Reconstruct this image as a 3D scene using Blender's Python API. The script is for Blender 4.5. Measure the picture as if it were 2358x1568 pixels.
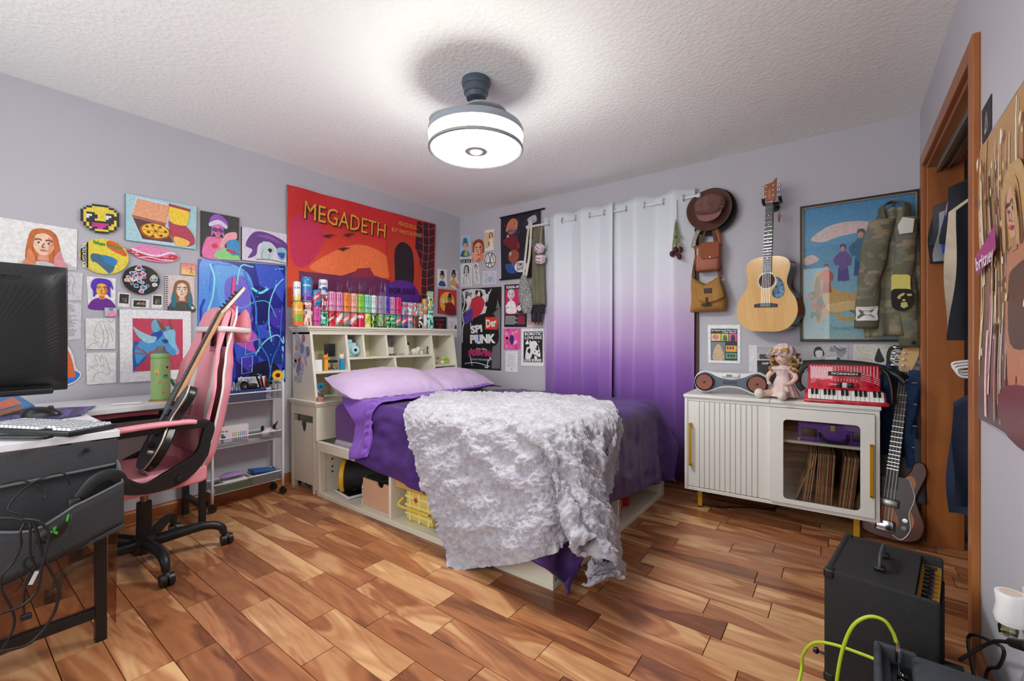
import bpy, bmesh, math, random
import numpy as np
from mathutils import Vector, Matrix, noise
from math import sin, cos, pi, radians as R
rnd = random.Random(7)
for o in list(bpy.data.objects): bpy.data.objects.remove(o)
SC = bpy.context.scene; COL = SC.collection
# ---------------------------------------------------------------- camera, world, exposure
FPX, YAW, HY, CX, CY, CZ = 1013.1, R(37.0155), 780.0, 3.366, -3.513, 1.107
RW, RH, RY = 3.7245, 2.44, -4.35           # room: x 0..RW, y RY..0, z 0..RH
cd = bpy.data.cameras.new('camera'); cam = bpy.data.objects.new('camera', cd); COL.objects.link(cam)
cd.sensor_width = 36; cd.lens = FPX/2358*36; cd.shift_y = (HY-784)/2358*1.0; cd.clip_start = .02
cam.location = (CX, CY, CZ); cam.rotation_euler = (pi/2, 0, YAW); SC.camera = cam
SC.view_settings.view_transform = 'Standard'; SC.view_settings.look = 'None'
SC.view_settings.gamma = 1; SC.view_settings.use_curve_mapping = False; SC.view_settings.exposure = 0.36
W = bpy.data.worlds.new('world'); SC.world = W; W.use_nodes = True
W.node_tree.nodes['Background'].inputs[0].default_value = (.94, .98, .98, 1)   # even daylight, added as room fill
W.node_tree.nodes['Background'].inputs[1].default_value = 4.0
WF = (.7, 3.2, .75, 2.15)                   # window added for fill light, unseen wall behind camera: x0, x1, z0, z1
ld = bpy.data.lights.new('window_portal', 'AREA'); ld.shape = 'RECTANGLE'; ld.size = WF[1]-WF[0]; ld.size_y = WF[3]-WF[2]; ld.cycles.is_portal = True  # guides sky samples in through the added window
lo = bpy.data.objects.new('window_portal', ld); COL.objects.link(lo); lo.location = ((WF[0]+WF[1])/2, RY-.06, (WF[2]+WF[3])/2); lo.rotation_euler = (pi/2, 0, 0)
RING_STRENGTH, DISC_STRENGTH = 34.0, 44.0
# ---------------------------------------------------------------- pixel -> place
S_, C_ = sin(YAW), cos(YAW)
def hit(px, py, x=None, y=None, z=None):
    r = (px-1179)/FPX; u = (HY-py)/FPX; q = (-S_+r*C_, C_+r*S_, u)
    t = (x-CX)/q[0] if x is not None else (y-CY)/q[1] if y is not None else (z-CZ)/q[2]
    return Vector((CX+t*q[0], CY+t*q[1], CZ+t*q[2]))
# ---------------------------------------------------------------- materials
def lin(c):
    return tuple(((v/255)/12.92 if v <= 10.31 else ((v/255+.055)/1.055)**2.4) for v in c[:3])
MATS = {}
def mat(name, rgb, rough=.5, metal=0, var=.0, vs=8, bump=0, bs=60, spec=.5, trans=0, alpha=1, emit=0, sheen=0, coat=0, vdark=None):
    """principled material; var mixes towards a second tone by noise, bump adds fine relief"""
    if name in MATS: return MATS[name]
    m = bpy.data.materials.new(name); m.use_nodes = True; nt = m.node_tree; b = nt.nodes['Principled BSDF']
    c = lin(rgb); I = b.inputs
    I['Base Color'].default_value = (*c, 1); I['Roughness'].default_value = rough; I['Metallic'].default_value = metal
    I['Specular IOR Level'].default_value = spec; I['Transmission Weight'].default_value = trans; I['Alpha'].default_value = alpha
    I['Sheen Weight'].default_value = sheen; I['Coat Weight'].default_value = coat
    if emit: I['Emission Color'].default_value = (*c, 1); I['Emission Strength'].default_value = emit
    tc = nt.nodes.new('ShaderNodeTexCoord')
    if var:
        n = nt.nodes.new('ShaderNodeTexNoise'); n.inputs['Scale'].default_value = vs; n.inputs['Detail'].default_value = 5
        nt.links.new(tc.outputs['Object'], n.inputs['Vector'])
        mx = nt.nodes.new('ShaderNodeMix'); mx.data_type = 'RGBA'
        d = lin(vdark) if vdark else tuple(v*(1-var) for v in c)
        mx.inputs[6].default_value = (*c, 1); mx.inputs[7].default_value = (*d, 1)
        rp = nt.nodes.new('ShaderNodeMapRange'); rp.inputs[1].default_value = .38; rp.inputs[2].default_value = .62
        nt.links.new(n.outputs[0], rp.inputs[0]); nt.links.new(rp.outputs[0], mx.inputs[0]); nt.links.new(mx.outputs[2], I['Base Color'])
    if bump:
        n = nt.nodes.new('ShaderNodeTexNoise'); n.inputs['Scale'].default_value = bs; n.inputs['Detail'].default_value = 4
        nt.links.new(tc.outputs['Object'], n.inputs['Vector'])
        bp = nt.nodes.new('ShaderNodeBump'); bp.inputs['Strength'].default_value = bump; bp.inputs['Distance'].default_value = .01
        nt.links.new(n.outputs[0], bp.inputs['Height']); nt.links.new(bp.outputs[0], I['Normal'])
    MATS[name] = m; return m
def glassy(name, rgb, mixfac, rough=.03):
    """thin clear sheet: tinted see-through mixed with a glossy coat by Fresnel"""
    if name in MATS: return MATS[name]
    m = bpy.data.materials.new(name); m.use_nodes = True; nt = m.node_tree; nt.nodes.clear()
    o = nt.nodes.new('ShaderNodeOutputMaterial'); t = nt.nodes.new('ShaderNodeBsdfTransparent'); g = nt.nodes.new('ShaderNodeBsdfGlossy')
    t.inputs[0].default_value = (*lin(rgb), 1); g.inputs['Roughness'].default_value = rough
    f = nt.nodes.new('ShaderNodeFresnel'); f.inputs[0].default_value = 1.35
    a = nt.nodes.new('ShaderNodeMath'); a.operation = 'MULTIPLY_ADD'; a.inputs[1].default_value = 1.0; a.inputs[2].default_value = mixfac
    mx = nt.nodes.new('ShaderNodeMixShader'); nt.links.new(f.outputs[0], a.inputs[0]); nt.links.new(a.outputs[0], mx.inputs[0])
    nt.links.new(t.outputs[0], mx.inputs[1]); nt.links.new(g.outputs[0], mx.inputs[2]); nt.links.new(mx.outputs[0], o.inputs[0])
    MATS[name] = m; return m
def wood(name, dark, mid, light, scale=1, along='X', rough=.35, rand=True, contrast=1.0, coat=.0, figure=1.0):
    if name in MATS: return MATS[name]
    m = bpy.data.materials.new(name); m.use_nodes = True; nt = m.node_tree; b = nt.nodes['Principled BSDF']; L = nt.links.new
    g = nt.nodes.new('ShaderNodeNewGeometry'); oi = nt.nodes.new('ShaderNodeObjectInfo')
    ml = nt.nodes.new('ShaderNodeVectorMath'); ml.operation = 'MULTIPLY'
    s = {'X': (1.3, 7, 7), 'Y': (7, 1.3, 7), 'Z': (7, 7, 1.3)}[along]; ml.inputs[1].default_value = tuple(v*scale for v in s)
    L(g.outputs['Position'], ml.inputs[0])
    ad = nt.nodes.new('ShaderNodeVectorMath'); ad.operation = 'ADD'; L(ml.outputs[0], ad.inputs[0])
    if rand:
        mr = nt.nodes.new('ShaderNodeMath'); mr.operation = 'MULTIPLY'; mr.inputs[1].default_value = 97; L(oi.outputs['Random'], mr.inputs[0])
        cx = nt.nodes.new('ShaderNodeCombineXYZ'); [L(mr.outputs[0], cx.inputs[i]) for i in range(3)]; L(cx.outputs[0], ad.inputs[1])
    n1 = nt.nodes.new('ShaderNodeTexNoise'); n1.inputs['Scale'].default_value = .7; n1.inputs['Detail'].default_value = 3; n1.inputs['Distortion'].default_value = 1.2*figure
    L(ad.outputs[0], n1.inputs['Vector'])
    n2 = nt.nodes.new('ShaderNodeTexNoise'); n2.inputs['Scale'].default_value = 4.5; n2.inputs['Detail'].default_value = 6; n2.inputs['Distortion'].default_value = .6
    L(ad.outputs[0], n2.inputs['Vector'])
    wv = nt.nodes.new('ShaderNodeMath'); wv.operation = 'SINE'
    k = nt.nodes.new('ShaderNodeMath'); k.operation = 'MULTIPLY'; k.inputs[1].default_value = 42; L(n1.outputs[0], k.inputs[0]); L(k.outputs[0], wv.inputs[0])
    a1 = nt.nodes.new('ShaderNodeMath'); a1.operation = 'MULTIPLY_ADD'; a1.inputs[1].default_value = .085*contrast; L(wv.outputs[0], a1.inputs[0])
    a0 = nt.nodes.new('ShaderNodeMath'); a0.operation = 'MULTIPLY_ADD'; a0.inputs[1].default_value = 1.5*contrast; a0.inputs[2].default_value = .5-.75*contrast; L(n1.outputs[0], a0.inputs[0])
    L(a0.outputs[0], a1.inputs[2])
    a2 = nt.nodes.new('ShaderNodeMath'); a2.operation = 'MULTIPLY_ADD'; a2.inputs[1].default_value = .30*contrast; L(n2.outputs[0], a2.inputs[0]); L(a1.outputs[0], a2.inputs[2])
    a3 = nt.nodes.new('ShaderNodeMath'); a3.operation = 'MULTIPLY_ADD'; a3.inputs[1].default_value = (.36*contrast if rand else 0)
    ad3 = nt.nodes.new('ShaderNodeMath'); ad3.operation = 'ADD'; ad3.inputs[1].default_value = -.15*contrast-(.18*contrast if rand else 0)
    L(oi.outputs['Random'], a3.inputs[0]); L(a2.outputs[0], ad3.inputs[0]); L(ad3.outputs[0], a3.inputs[2])
    rp = nt.nodes.new('ShaderNodeValToRGB'); e = rp.color_ramp.elements
    e[0].position = .18; e[0].color = (*lin(dark), 1); e[1].position = .85; e[1].color = (*lin(light), 1)
    x = e.new(.5); x.color = (*lin(mid), 1); L(a3.outputs[0], rp.inputs[0]); L(rp.outputs[0], b.inputs['Base Color'])
    b.inputs['Roughness'].default_value = rough; b.inputs['Coat Weight'].default_value = coat; b.inputs['Coat Roughness'].default_value = .12
    bp = nt.nodes.new('ShaderNodeBump'); bp.inputs['Strength'].default_value = .06; bp.inputs['Distance'].default_value = .004
    L(n2.outputs[0], bp.inputs['Height']); L(bp.outputs[0], b.inputs['Normal'])
    MATS[name] = m; return m
def attr_mat(name, rough=.55, bump=0, bs=90, sheen=0, coat=0, var=.06):
    """colour taken from the mesh's own 'Col' attribute (flat print, dyed cloth)"""
    if name in MATS: return MATS[name]
    m = mat(name, (200, 200, 200), rough, bump=bump, bs=bs, sheen=sheen, coat=coat); nt = m.node_tree; b = nt.nodes['Principled BSDF']
    a = nt.nodes.new('ShaderNodeAttribute'); a.attribute_name = 'Col'
    n = nt.nodes.new('ShaderNodeTexNoise'); n.inputs['Scale'].default_value = 70; n.inputs['Detail'].default_value = 5
    mr = nt.nodes.new('ShaderNodeMapRange'); mr.inputs[1].default_value = .3; mr.inputs[2].default_value = .7; mr.inputs[3].default_value = 1-var; mr.inputs[4].default_value = 1+var
    v = nt.nodes.new('ShaderNodeVectorMath'); v.operation = 'SCALE'
    tc = nt.nodes.new('ShaderNodeTexCoord'); nt.links.new(tc.outputs['Object'], n.inputs['Vector'])
    nt.links.new(n.outputs[0], mr.inputs[0]); nt.links.new(a.outputs['Color'], v.inputs[0]); nt.links.new(mr.outputs[0], v.inputs['Scale'])
    nt.links.new(v.outputs[0], b.inputs['Base Color']); return m
# ---------------------------------------------------------------- mesh collector
BASE = {}
def root(o):
    while o.parent: o = o.parent
    return o
def frame(d, up=(0, 0, 1)):
    d = Vector(d).normalized(); u = Vector(up)
    if abs(d.dot(u)) > .98: u = Vector((1, 0, 0))
    x = u.cross(d).normalized(); y = d.cross(x); return x, y, d
class MB:
    def __init__(s): s.v = []; s.f = []; s.c = []; s.col = None; s.mi = 0; s.m = []
    def add(s, vs, fs, col=None):
        k = len(s.v); s.v += [tuple(p) for p in vs]
        for f in fs:
            s.f.append(tuple(i+k for i in f)); s.c.append(col if col is not None else s.col); s.m.append(s.mi)
        return s
    def box(s, a, b, mtx=None):
        a, b = Vector(a), Vector(b); P = [Vector((x, y, z)) for z in (a.z, b.z) for y in (a.y, b.y) for x in (a.x, b.x)]
        if mtx: P = [mtx @ p for p in P]
        return s.add(P, [(0, 2, 3, 1), (4, 5, 7, 6), (0, 1, 5, 4), (2, 6, 7, 3), (0, 4, 6, 2), (1, 3, 7, 5)])
    def rbox(s, a, b, r=.01, seg=2, mtx=None):
        bm = bmesh.new(); bmesh.ops.create_cube(bm, size=1); a, b = Vector(a), Vector(b); d = b-a
        for v in bm.verts: v.co = Vector((a[i]+(v.co[i]+.5)*d[i] for i in range(3)))
        r = min(r, min(abs(q) for q in d)*.49)
        bmesh.ops.bevel(bm, geom=bm.edges[:], offset=r, segments=seg, profile=.5, affect='EDGES')
        return s.bm(bm, mtx)
    def bm(s, bm, mtx=None):
        bm.verts.index_update(); vs = [(mtx @ v.co if mtx else v.co.copy()) for v in bm.verts]
        fs = [tuple(v.index for v in f.verts) for f in bm.faces]; bm.free(); return s.add(vs, fs)
    def cyl(s, p, q, r, r2=None, n=16, caps=True):
        p, q = Vector(p), Vector(q); r2 = r if r2 is None else r2; x, y, d = frame(q-p)
        A = [p+(x*cos(2*pi*i/n)+y*sin(2*pi*i/n))*r for i in range(n)]; B = [q+(x*cos(2*pi*i/n)+y*sin(2*pi*i/n))*r2 for i in range(n)]
        fs = [(i, (i+1) % n, n+(i+1) % n, n+i) for i in range(n)]
        if caps: fs += [tuple(range(n-1, -1, -1)), tuple(range(n, 2*n))]
        return s.add(A+B, fs)
    def lathe(s, prof, o=(0, 0, 0), n=24, axis=(0, 0, 1), mtx=None):
        """prof: list of (radius, height) along axis"""
        o = Vector(o); x, y, d = frame(axis); vs = []; fs = []; k = len(prof)
        for r, h in prof:
            vs += [o+d*h+(x*cos(2*pi*i/n)+y*sin(2*pi*i/n))*r for i in range(n)]
        for j in range(k-1):
            fs += [(j*n+i, j*n+(i+1) % n, (j+1)*n+(i+1) % n, (j+1)*n+i) for i in range(n)]
        if prof[0][0] > 1e-5: fs.append(tuple(range(n-1, -1, -1)))
        if prof[-1][0] > 1e-5: fs.append(tuple(range((k-1)*n, k*n)))
        if mtx: vs = [mtx @ v for v in vs]
        return s.add(vs, fs)
    def tube(s, pts, r, n=8, smooth=4, closed=False, flat=None):
        """round (or flat=(w,t) strap) section swept along a smooth path"""
        P = spline([Vector(p) for p in pts], smooth, closed); rs = r if isinstance(r, (list, tuple)) else None
        N = len(P); vs = []; fs = []; px = None
        for i, p in enumerate(P):
            t = (P[(i+1) % N]-P[i-1]) if closed else (P[min(i+1, N-1)]-P[max(i-1, 0)])
            t = t.normalized() if t.length > 1e-9 else Vector((0, 0, 1))
            if px is None: px, py, _ = frame(t)
            else:
                px = (px-t*px.dot(t)); px = px.normalized() if px.length > 1e-6 else frame(t)[0]; py = t.cross(px)
            if rs: u = i/(N-1)*(len(rs)-1); a = int(min(u, len(rs)-2)); rr = rs[a]+(rs[a+1]-rs[a])*(u-a)
            else: rr = r
            for k in range(n):
                a = 2*pi*k/n; ca, sa = cos(a), sin(a)
                if flat: ca = math.copysign(abs(ca)**.4, ca)*flat[0]; sa = math.copysign(abs(sa)**.4, sa)*flat[1]; vs.append(p+px*ca+py*sa)
                else: vs.append(p+(px*ca+py*sa)*rr)
        M = N if closed else N-1
        for j in range(M):
            fs += [(j*n+i, j*n+(i+1) % n, ((j+1) % N)*n+(i+1) % n, ((j+1) % N)*n+i) for i in range(n)]
        if not closed: fs += [tuple(range(n-1, -1, -1)), tuple(range((N-1)*n, N*n))]
        return s.add(vs, fs)
    def sph(s, c, r, nu=16, nv=10, mtx=None):
        r = Vector(r) if hasattr(r, '__len__') else Vector((r, r, r)); c = Vector(c); vs = []; fs = []
        for j in range(nv+1):
            t = pi*j/nv
            vs += [Vector((r.x*sin(t)*cos(2*pi*i/nu), r.y*sin(t)*sin(2*pi*i/nu), r.z*cos(t))) for i in range(nu)]
        vs = [(mtx @ v if mtx else v)+c for v in vs]
        for j in range(nv): fs += [(j*nu+i, (j+1)*nu+i, (j+1)*nu+(i+1) % nu, j*nu+(i+1) % nu) for i in range(nu)]
        return s.add(vs, fs)
    def prism(s, poly, o, ux, uy, t):
        """poly in the (ux,uy) plane at o, thickness t along ux x uy (centred start at o)"""
        o, ux, uy = Vector(o), Vector(ux).normalized(), Vector(uy).normalized(); d = ux.cross(uy)*t; n = len(poly)
        if sum(poly[i-1][0]*poly[i][1]-poly[i][0]*poly[i-1][1] for i in range(n)) < 0: poly = poly[::-1]
        A = [o+ux*a+uy*b for a, b in poly]; B = [p+d for p in A]
        return s.add(A+B, [tuple(range(n-1, -1, -1)), tuple(range(n, 2*n))]+[(i, (i+1) % n, n+(i+1) % n, n+i) for i in range(n)])
    def grid(s, fn, nu, nv, cu=False, colfn=None):
        vs = [fn(i/nu, j/nv) for j in range(nv+1) for i in range(nu+(0 if cu else 1))]; w = nu if cu else nu+1; k = len(s.v); s.v += [tuple(p) for p in vs]
        for j in range(nv):
            for i in range(nu):
                s.f.append((k+j*w+i, k+j*w+(i+1) % w if cu else k+j*w+i+1, k+(j+1)*w+((i+1) % w if cu else i+1), k+(j+1)*w+i))
                s.c.append(colfn((i+.5)/nu, (j+.5)/nv) if colfn else s.col); s.m.append(s.mi)
        return s
    def build(s, name, mats, parent=None, smooth=None, bev=0, sub=0, solid=0, local=False):
        b = Vector((0, 0, 0)) if (parent is None or local) else BASE.get(root(parent).name, Vector((0, 0, 0)))
        me = bpy.data.meshes.new(name)
        me.from_pydata([tuple(Vector(p)-b) for p in s.v] if b.length else s.v, [], s.f)
        for m in (mats if isinstance(mats, (list, tuple)) else [mats]): me.materials.append(m)
        if any(s.m): me.polygons.foreach_set('material_index', s.m)
        if any(c is not None for c in s.c):
            at = me.color_attributes.new('Col', 'FLOAT_COLOR', 'CORNER'); buf = []
            for f, c in zip(s.f, s.c):
                if c is None: c = (200, 200, 200)
                if hasattr(c[0], '__len__'): [buf.extend((*lin(q), 1)) for q in c]
                else: q = (*lin(c), 1); buf.extend(q*len(f))
            at.data.foreach_set('color', buf)
        o = bpy.data.objects.new(name, me); COL.objects.link(o)
        if parent: o.parent = parent
        if smooth is not None:
            me.polygons.foreach_set('use_smooth', [True]*len(me.polygons))
            if smooth < 180: me.set_sharp_from_angle(angle=R(smooth))
        if solid: md = o.modifiers.new('thickness', 'SOLIDIFY'); md.thickness = solid; md.offset = 0
        if bev: md = o.modifiers.new('bevel', 'BEVEL'); md.width = bev; md.segments = 2; md.limit_method = 'ANGLE'
        if sub: md = o.modifiers.new('sub', 'SUBSURF'); md.levels = md.render_levels = sub
        return o
def spline(P, k=4, closed=False):
    """Catmull-Rom through P, k pieces per span"""
    n = len(P)
    if n < 3 or k < 2: return P
    out = []
    for i in range(n if closed else n-1):
        a, b, c, d = ((P[i-1], P[i], P[(i+1) % n], P[(i+2) % n]) if closed else (P[max(i-1, 0)], P[i], P[i+1], P[min(i+2, n-1)]))
        for j in range(k):
            t = j/k; out.append(b*(1)+(c-a)*(.5*t)+(a*2-b*5+c*4-d)*(.5*t*t)+(b*3-a-c*3+d)*(.5*t**3))
    if not closed: out.append(P[-1])
    return out
def sp2(P, k=4, closed=True): return [(v.x, v.y) for v in spline([Vector((a, b, 0)) for a, b in P], k, closed)]
def tag(o, label, cat, group=None):
    o['label'] = label; o['category'] = cat
    if group: o['group'] = group
    return o
def thing(name, label, cat, loc=(0, 0, 0), rz=0, group=None, world=True):
    o = bpy.data.objects.new(name, None); COL.objects.link(o); o.empty_display_size = .05
    o.location = loc; o.rotation_euler = (0, 0, rz)
    if world: BASE[o.name] = Vector(loc)
    return tag(o, label, cat, group)
def struct(o): o['kind'] = 'structure'; return o
def copy_tree(o, loc=None, rz=None, label=None):
    def cp(q, par):
        c = q.copy(); COL.objects.link(c); c.parent = par
        for ch in q.children: cp(ch, c)
        return c
    c = cp(o, None)
    if loc is not None: c.location = loc
    if rz is not None: c.rotation_euler = (0, 0, rz)
    if label: c['label'] = label
    return c
_txt = {}
def text_tris(s, bold=0.0, shear=0):
    """letters of the built-in font as (verts2d, faces), height 1 = cap height, left at 0, also width"""
    key = (s, bold, shear)
    if key in _txt: return _txt[key]
    cu = bpy.data.curves.new('t', 'FONT'); cu.body = s; cu.size = 1; cu.offset = bold; cu.resolution_u = 2; cu.shear = shear
    ob = bpy.data.objects.new('t', cu); me = ob.to_mesh()
    vs = [(v.co.x/.69, v.co.y/.69) for v in me.vertices]; fs = [tuple(p.vertices) for p in me.polygons]
    ob.to_mesh_clear(); bpy.data.objects.remove(ob); bpy.data.curves.remove(cu)
    x0 = min([v[0] for v in vs] or [0]); w = max([v[0] for v in vs] or [1])-x0
    _txt[key] = ([(a-x0, b) for a, b in vs], fs, w); return _txt[key]
# ---------------------------------------------------------------- room shell
def wall_mat():
    m = mat('lavender wall paint', (192, 190, 199), .75, bump=.10, bs=220, var=.03, vs=1.5); return m
def ceil_mat():
    m = mat('textured ceiling paint', (246, 247, 245), .9); nt = m.node_tree; b = nt.nodes['Principled BSDF']
    tc = nt.nodes.new('ShaderNodeTexCoord'); n = nt.nodes.new('ShaderNodeTexNoise'); n.inputs['Scale'].default_value = 60; n.inputs['Detail'].default_value = 3; n.inputs['Distortion'].default_value = 1.5
    n2 = nt.nodes.new('ShaderNodeTexVoronoi'); n2.inputs['Scale'].default_value = 42
    mx = nt.nodes.new('ShaderNodeMath'); mx.operation = 'MULTIPLY'; bp = nt.nodes.new('ShaderNodeBump'); bp.inputs['Strength'].default_value = .5; bp.inputs['Distance'].default_value = .009
    nt.links.new(tc.outputs['Object'], n.inputs['Vector']); nt.links.new(tc.outputs['Object'], n2.inputs['Vector'])
    nt.links.new(n.outputs[0], mx.inputs[0]); nt.links.new(n2.outputs[0], mx.inputs[1]); nt.links.new(mx.outputs[0], bp.inputs['Height']); nt.links.new(bp.outputs[0], b.inputs['Normal']); return m
WM = wall_mat(); TRIM = wood('oak trim', (120, 66, 30), (158, 92, 44), (186, 118, 62), .5, 'Z', .35, False, .6)
TRIMX = wood('oak base trim', (120, 66, 30), (150, 86, 40), (180, 112, 58), .5, 'Y', .35, False, .6)
struct(MB().box((-.12, RY-.12, -.1), (0, .12, RH)).build('wall_left', WM))
struct(MB().box((0, 0, -.1), (RW+1.0, .12, RH)).build('wall_back', WM))
CL0, CL1, CLH = -.245, -1.375, 2.05          # closet opening in the right wall
w = MB().box((RW, CL0, -.1), (RW+.12, 0, RH)).box((RW, CL1, CLH), (RW+.12, CL0, RH)).box((RW, RY-.12, -.1), (RW+.12, CL1, RH))
struct(w.build('wall_right', WM))
a_, b_, c_, d_ = WF
struct(MB().box((0, RY-.12, -.1), (a_, RY, RH)).box((b_, RY-.12, -.1), (RW, RY, RH)).box((a_, RY-.12, -.1), (b_, RY, c_)).box((a_, RY-.12, d_), (b_, RY, RH)).build('wall_front', WM))
w = MB()
for q0, q1 in (((a_-.07, RY, c_-.07), (a_, RY+.02, d_+.07)), ((b_, RY, c_-.07), (b_+.07, RY+.02, d_+.07)), ((a_, RY, d_), (b_, RY+.02, d_+.07)), ((a_-.09, RY, c_-.09), (b_+.09, RY+.05, c_-.05)), (((a_+b_)/2-.025, RY-.08, c_), ((a_+b_)/2+.025, RY-.04, d_))): w.box(q0, q1)
struct(w.build('window_2', TRIM, bev=.003))  # casing of the window put in to brighten the room
struct(MB().box((-.12, RY-.12, RH), (RW+1.0, .12, RH+.1)).build('ceiling', ceil_mat()))
# closet interior
CI = mat('closet interior paint', (150, 142, 138), .8)
struct(MB().box((RW+.86, -1.9, -.1), (RW+.98, .0, RH)).build('wall_closet_back', CI))
struct(MB().box((RW+.12, -2.0, -.1), (RW+.98, -1.9, RH)).build('wall_closet_side', CI))
# floor: sub floor with the planks on it
FB = struct(MB().box((-.12, RY-.12, -.12), (RW+1, .12, -.012)).build('floor', mat('floor joint shadow', (84, 50, 32), .8)))  # dark brown base colour seen between the planks
PL = wood('acacia plank', (112, 66, 42), (168, 108, 70), (218, 172, 124), .85, 'X', .27, True, .92, figure=1.3)
row_off = {0: .318, -1: .03, -2: .147, -3: .409, -4: .206, 1: .103}
py0 = -2.008; pit = .1245; plen = .497; g = .0005
for k in range(-19, 17):
    y1 = py0+k*pit; y0 = y1-pit
    if y0 > .0 or y1 < RY: continue
    off = row_off.get(k, rnd.random()*plen); x = off-plen
    while x < RW+.9:
        a, b = max(x, 0), min(x+plen, RW+.86); x += plen
        if b-a < .02 or (y1 < -2.0 and a > RW): continue
        if y1 < -3.62 and k % 2 and False: continue
        m_ = MB(); c_ = .0012; ya, yb = max(y0, RY)+g, min(y1, 0)-g
        m_.add([(a+g, ya, -.012), (b-g, ya, -.012), (b-g, yb, -.012), (a+g, yb, -.012), (a+g+c_, ya+c_, 0), (b-g-c_, ya+c_, 0), (b-g-c_, yb-c_, 0), (a+g+c_, yb-c_, 0)],
               [(4, 5, 6, 7), (0, 1, 5, 4), (1, 2, 6, 5), (2, 3, 7, 6), (3, 0, 4, 7)])
        m_.build('plank', PL, FB)
# skirting
def skirt(name, a, b, nrm, m):
    a, b, nrm = Vector(a), Vector(b), Vector(nrm); d = (b-a).normalized(); L = (b-a).length
    prof = [(0, 0), (.022, 0), (.022, .012), (.014, .02), (.013, .075), (.008, .085), (.006, .092), (0, .092)]
    M = MB(); vs = []; n = len(prof)
    for t in (a, b): vs += [t+nrm*p+Vector((0, 0, q)) for p, q in prof]
    M.add(vs, [(i, (i+1) % n, n+(i+1) % n, n+i) for i in range(n)]+[tuple(range(n-1, -1, -1)), tuple(range(n, 2*n))])
    struct(M.build(name, m))
skirt('baseboard_left', (0, RY, 0), (0, 0, 0), (1, 0, 0), TRIMX)
skirt('baseboard_back', (0, 0, 0), (RW, 0, 0), (0, -1, 0), wood('oak base trim x', (120, 66, 30), (150, 86, 40), (180, 112, 58), .5, 'X', .35, False, .6))
skirt('baseboard_right', (RW, RY, 0), (RW, CL1-.07, 0), (-1, 0, 0), TRIMX)
skirt('baseboard_front', (0, RY, 0), (RW, RY, 0), (0, 1, 0), MATS['oak base trim x'])
# closet door frame: casing on the room side, deep jambs, sliding-door track
def frame_part(n, a, b, bev=.004): struct(MB().box(a, b).build(n, TRIM, bev=bev))
frame_part('trim_1', (RW-.02, CL0, 0), (RW, CL0+.065, CLH+.065))
frame_part('trim_2', (RW-.02, CL1-.065, 0), (RW, CL1, CLH+.065))
struct(MB().box((RW-.02, CL1, CLH), (RW, CL0, CLH+.065)).build('trim_3', MATS['oak base trim'], bev=.004))
frame_part('trim_4', (RW-.001, CL0-.02, 0), (RW+.145, CL0, CLH))
struct(MB().box((RW-.001, CL1, CLH-.02), (RW+.145, CL0-.02, CLH)).build('trim_5', MATS['oak base trim'], bev=.003))
frame_part('trim_6', (RW-.001, CL1, 0), (RW+.145, CL1+.02, CLH-.02))
struct(MB().box((RW+.035, CL1+.02, CLH-.055), (RW+.05, CL0-.02, CLH-.02)).box((RW+.075, CL1+.02, CLH-.05), (RW+.083, CL0-.02, CLH-.02)).box((RW+.05, CL1+.02, CLH-.028), (RW+.12, CL0-.02, CLH-.02)).build('trim_7', mat('track metal', (150, 148, 140), .4, .8)))
# window behind the curtain: casing, sash bars and pane
WX0, WX1, WZ0, WZ1 = 1.22, 2.42, .80, 2.02
wn = MB()
for a, b in (((WX0-.07, -.02, WZ0-.07), (WX0, 0, WZ1+.07)), ((WX1, -.02, WZ0-.07), (WX1+.07, 0, WZ1+.07)), ((WX0, -.02, WZ1), (WX1, 0, WZ1+.07)), ((WX0-.09, -.024, WZ0-.09), (WX1+.09, 0, WZ0-.05))): wn.box(a, b)
WN = struct(wn.build('window_1', wood('dark window casing', (70, 34, 18), (96, 50, 28), (120, 66, 38), .5, 'Z', .4, False, .5), bev=.003))
MB().box((WX0, -.004, WZ0-.05), (WX1, -.002, WZ1)).build('pane', glassy('window glass', (90, 100, 110), .25), WN)
# ---------------------------------------------------------------- ceiling fan lamp
LX, LY = 1.85, -1.81
lamp = thing('ceiling_fan_light', 'round white drum ceiling light with folded fan blades and slate canopy', 'ceiling light', (LX, LY, RH))
SLATE = mat('slate blue enamel', (74, 84, 98), .35); HOUSE = mat('grey blue housing', (146, 154, 166), .35, .2)
MB().lathe([(.0, 2.44), (.073, 2.44), (.075, 2.425), (.07, 2.405), (.066, 2.403), (.062, 2.37), (.056, 2.367), (.05, 2.345), (.0, 2.343)], (LX, LY, 0), 40).build('canopy', SLATE, lamp, 35)
MB().cyl((LX, LY, 2.345), (LX, LY, 2.2), .013).lathe([(.016, 2.32), (.022, 2.325), (.022, 2.335), (.012, 2.345)], (LX, LY, 0), 20).build('rod', SLATE, lamp, 35)
MB().lathe([(.0, 2.205), (.10, 2.203), (.215, 2.198), (.238, 2.19), (.244, 2.178), (.244, 2.152), (.0, 2.152)], (LX, LY, 0), 64).build('housing', HOUSE, lamp, 35)
BL = mat('smoked clear blade', (196, 198, 200), .12, alpha=.75)
for k in range(4):
    a0 = k*pi/2+.5
    def bl(u, v, a0=a0): a = a0+u*1.75; r = .145+.075*v*sin(pi*min(1, u*1.15+.1)**.7)+.02; return Vector((LX+r*cos(a), LY+r*sin(a), 2.207+.004*k/3+.012*u*v))
    MB().grid(bl, 22, 5).build('fan_blade', BL, lamp, 180, solid=.003)
GLOW = mat('lit diffuser', (250, 253, 246), .5, emit=RING_STRENGTH)
GLOW2 = mat('lit disc', (250, 253, 246), .5, emit=DISC_STRENGTH)
MB().lathe([(.236, 2.152), (.239, 2.148), (.239, 2.094), (.234, 2.088)], (LX, LY, 0), 64).build('diffuser_ring', GLOW, lamp, 35)
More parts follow.
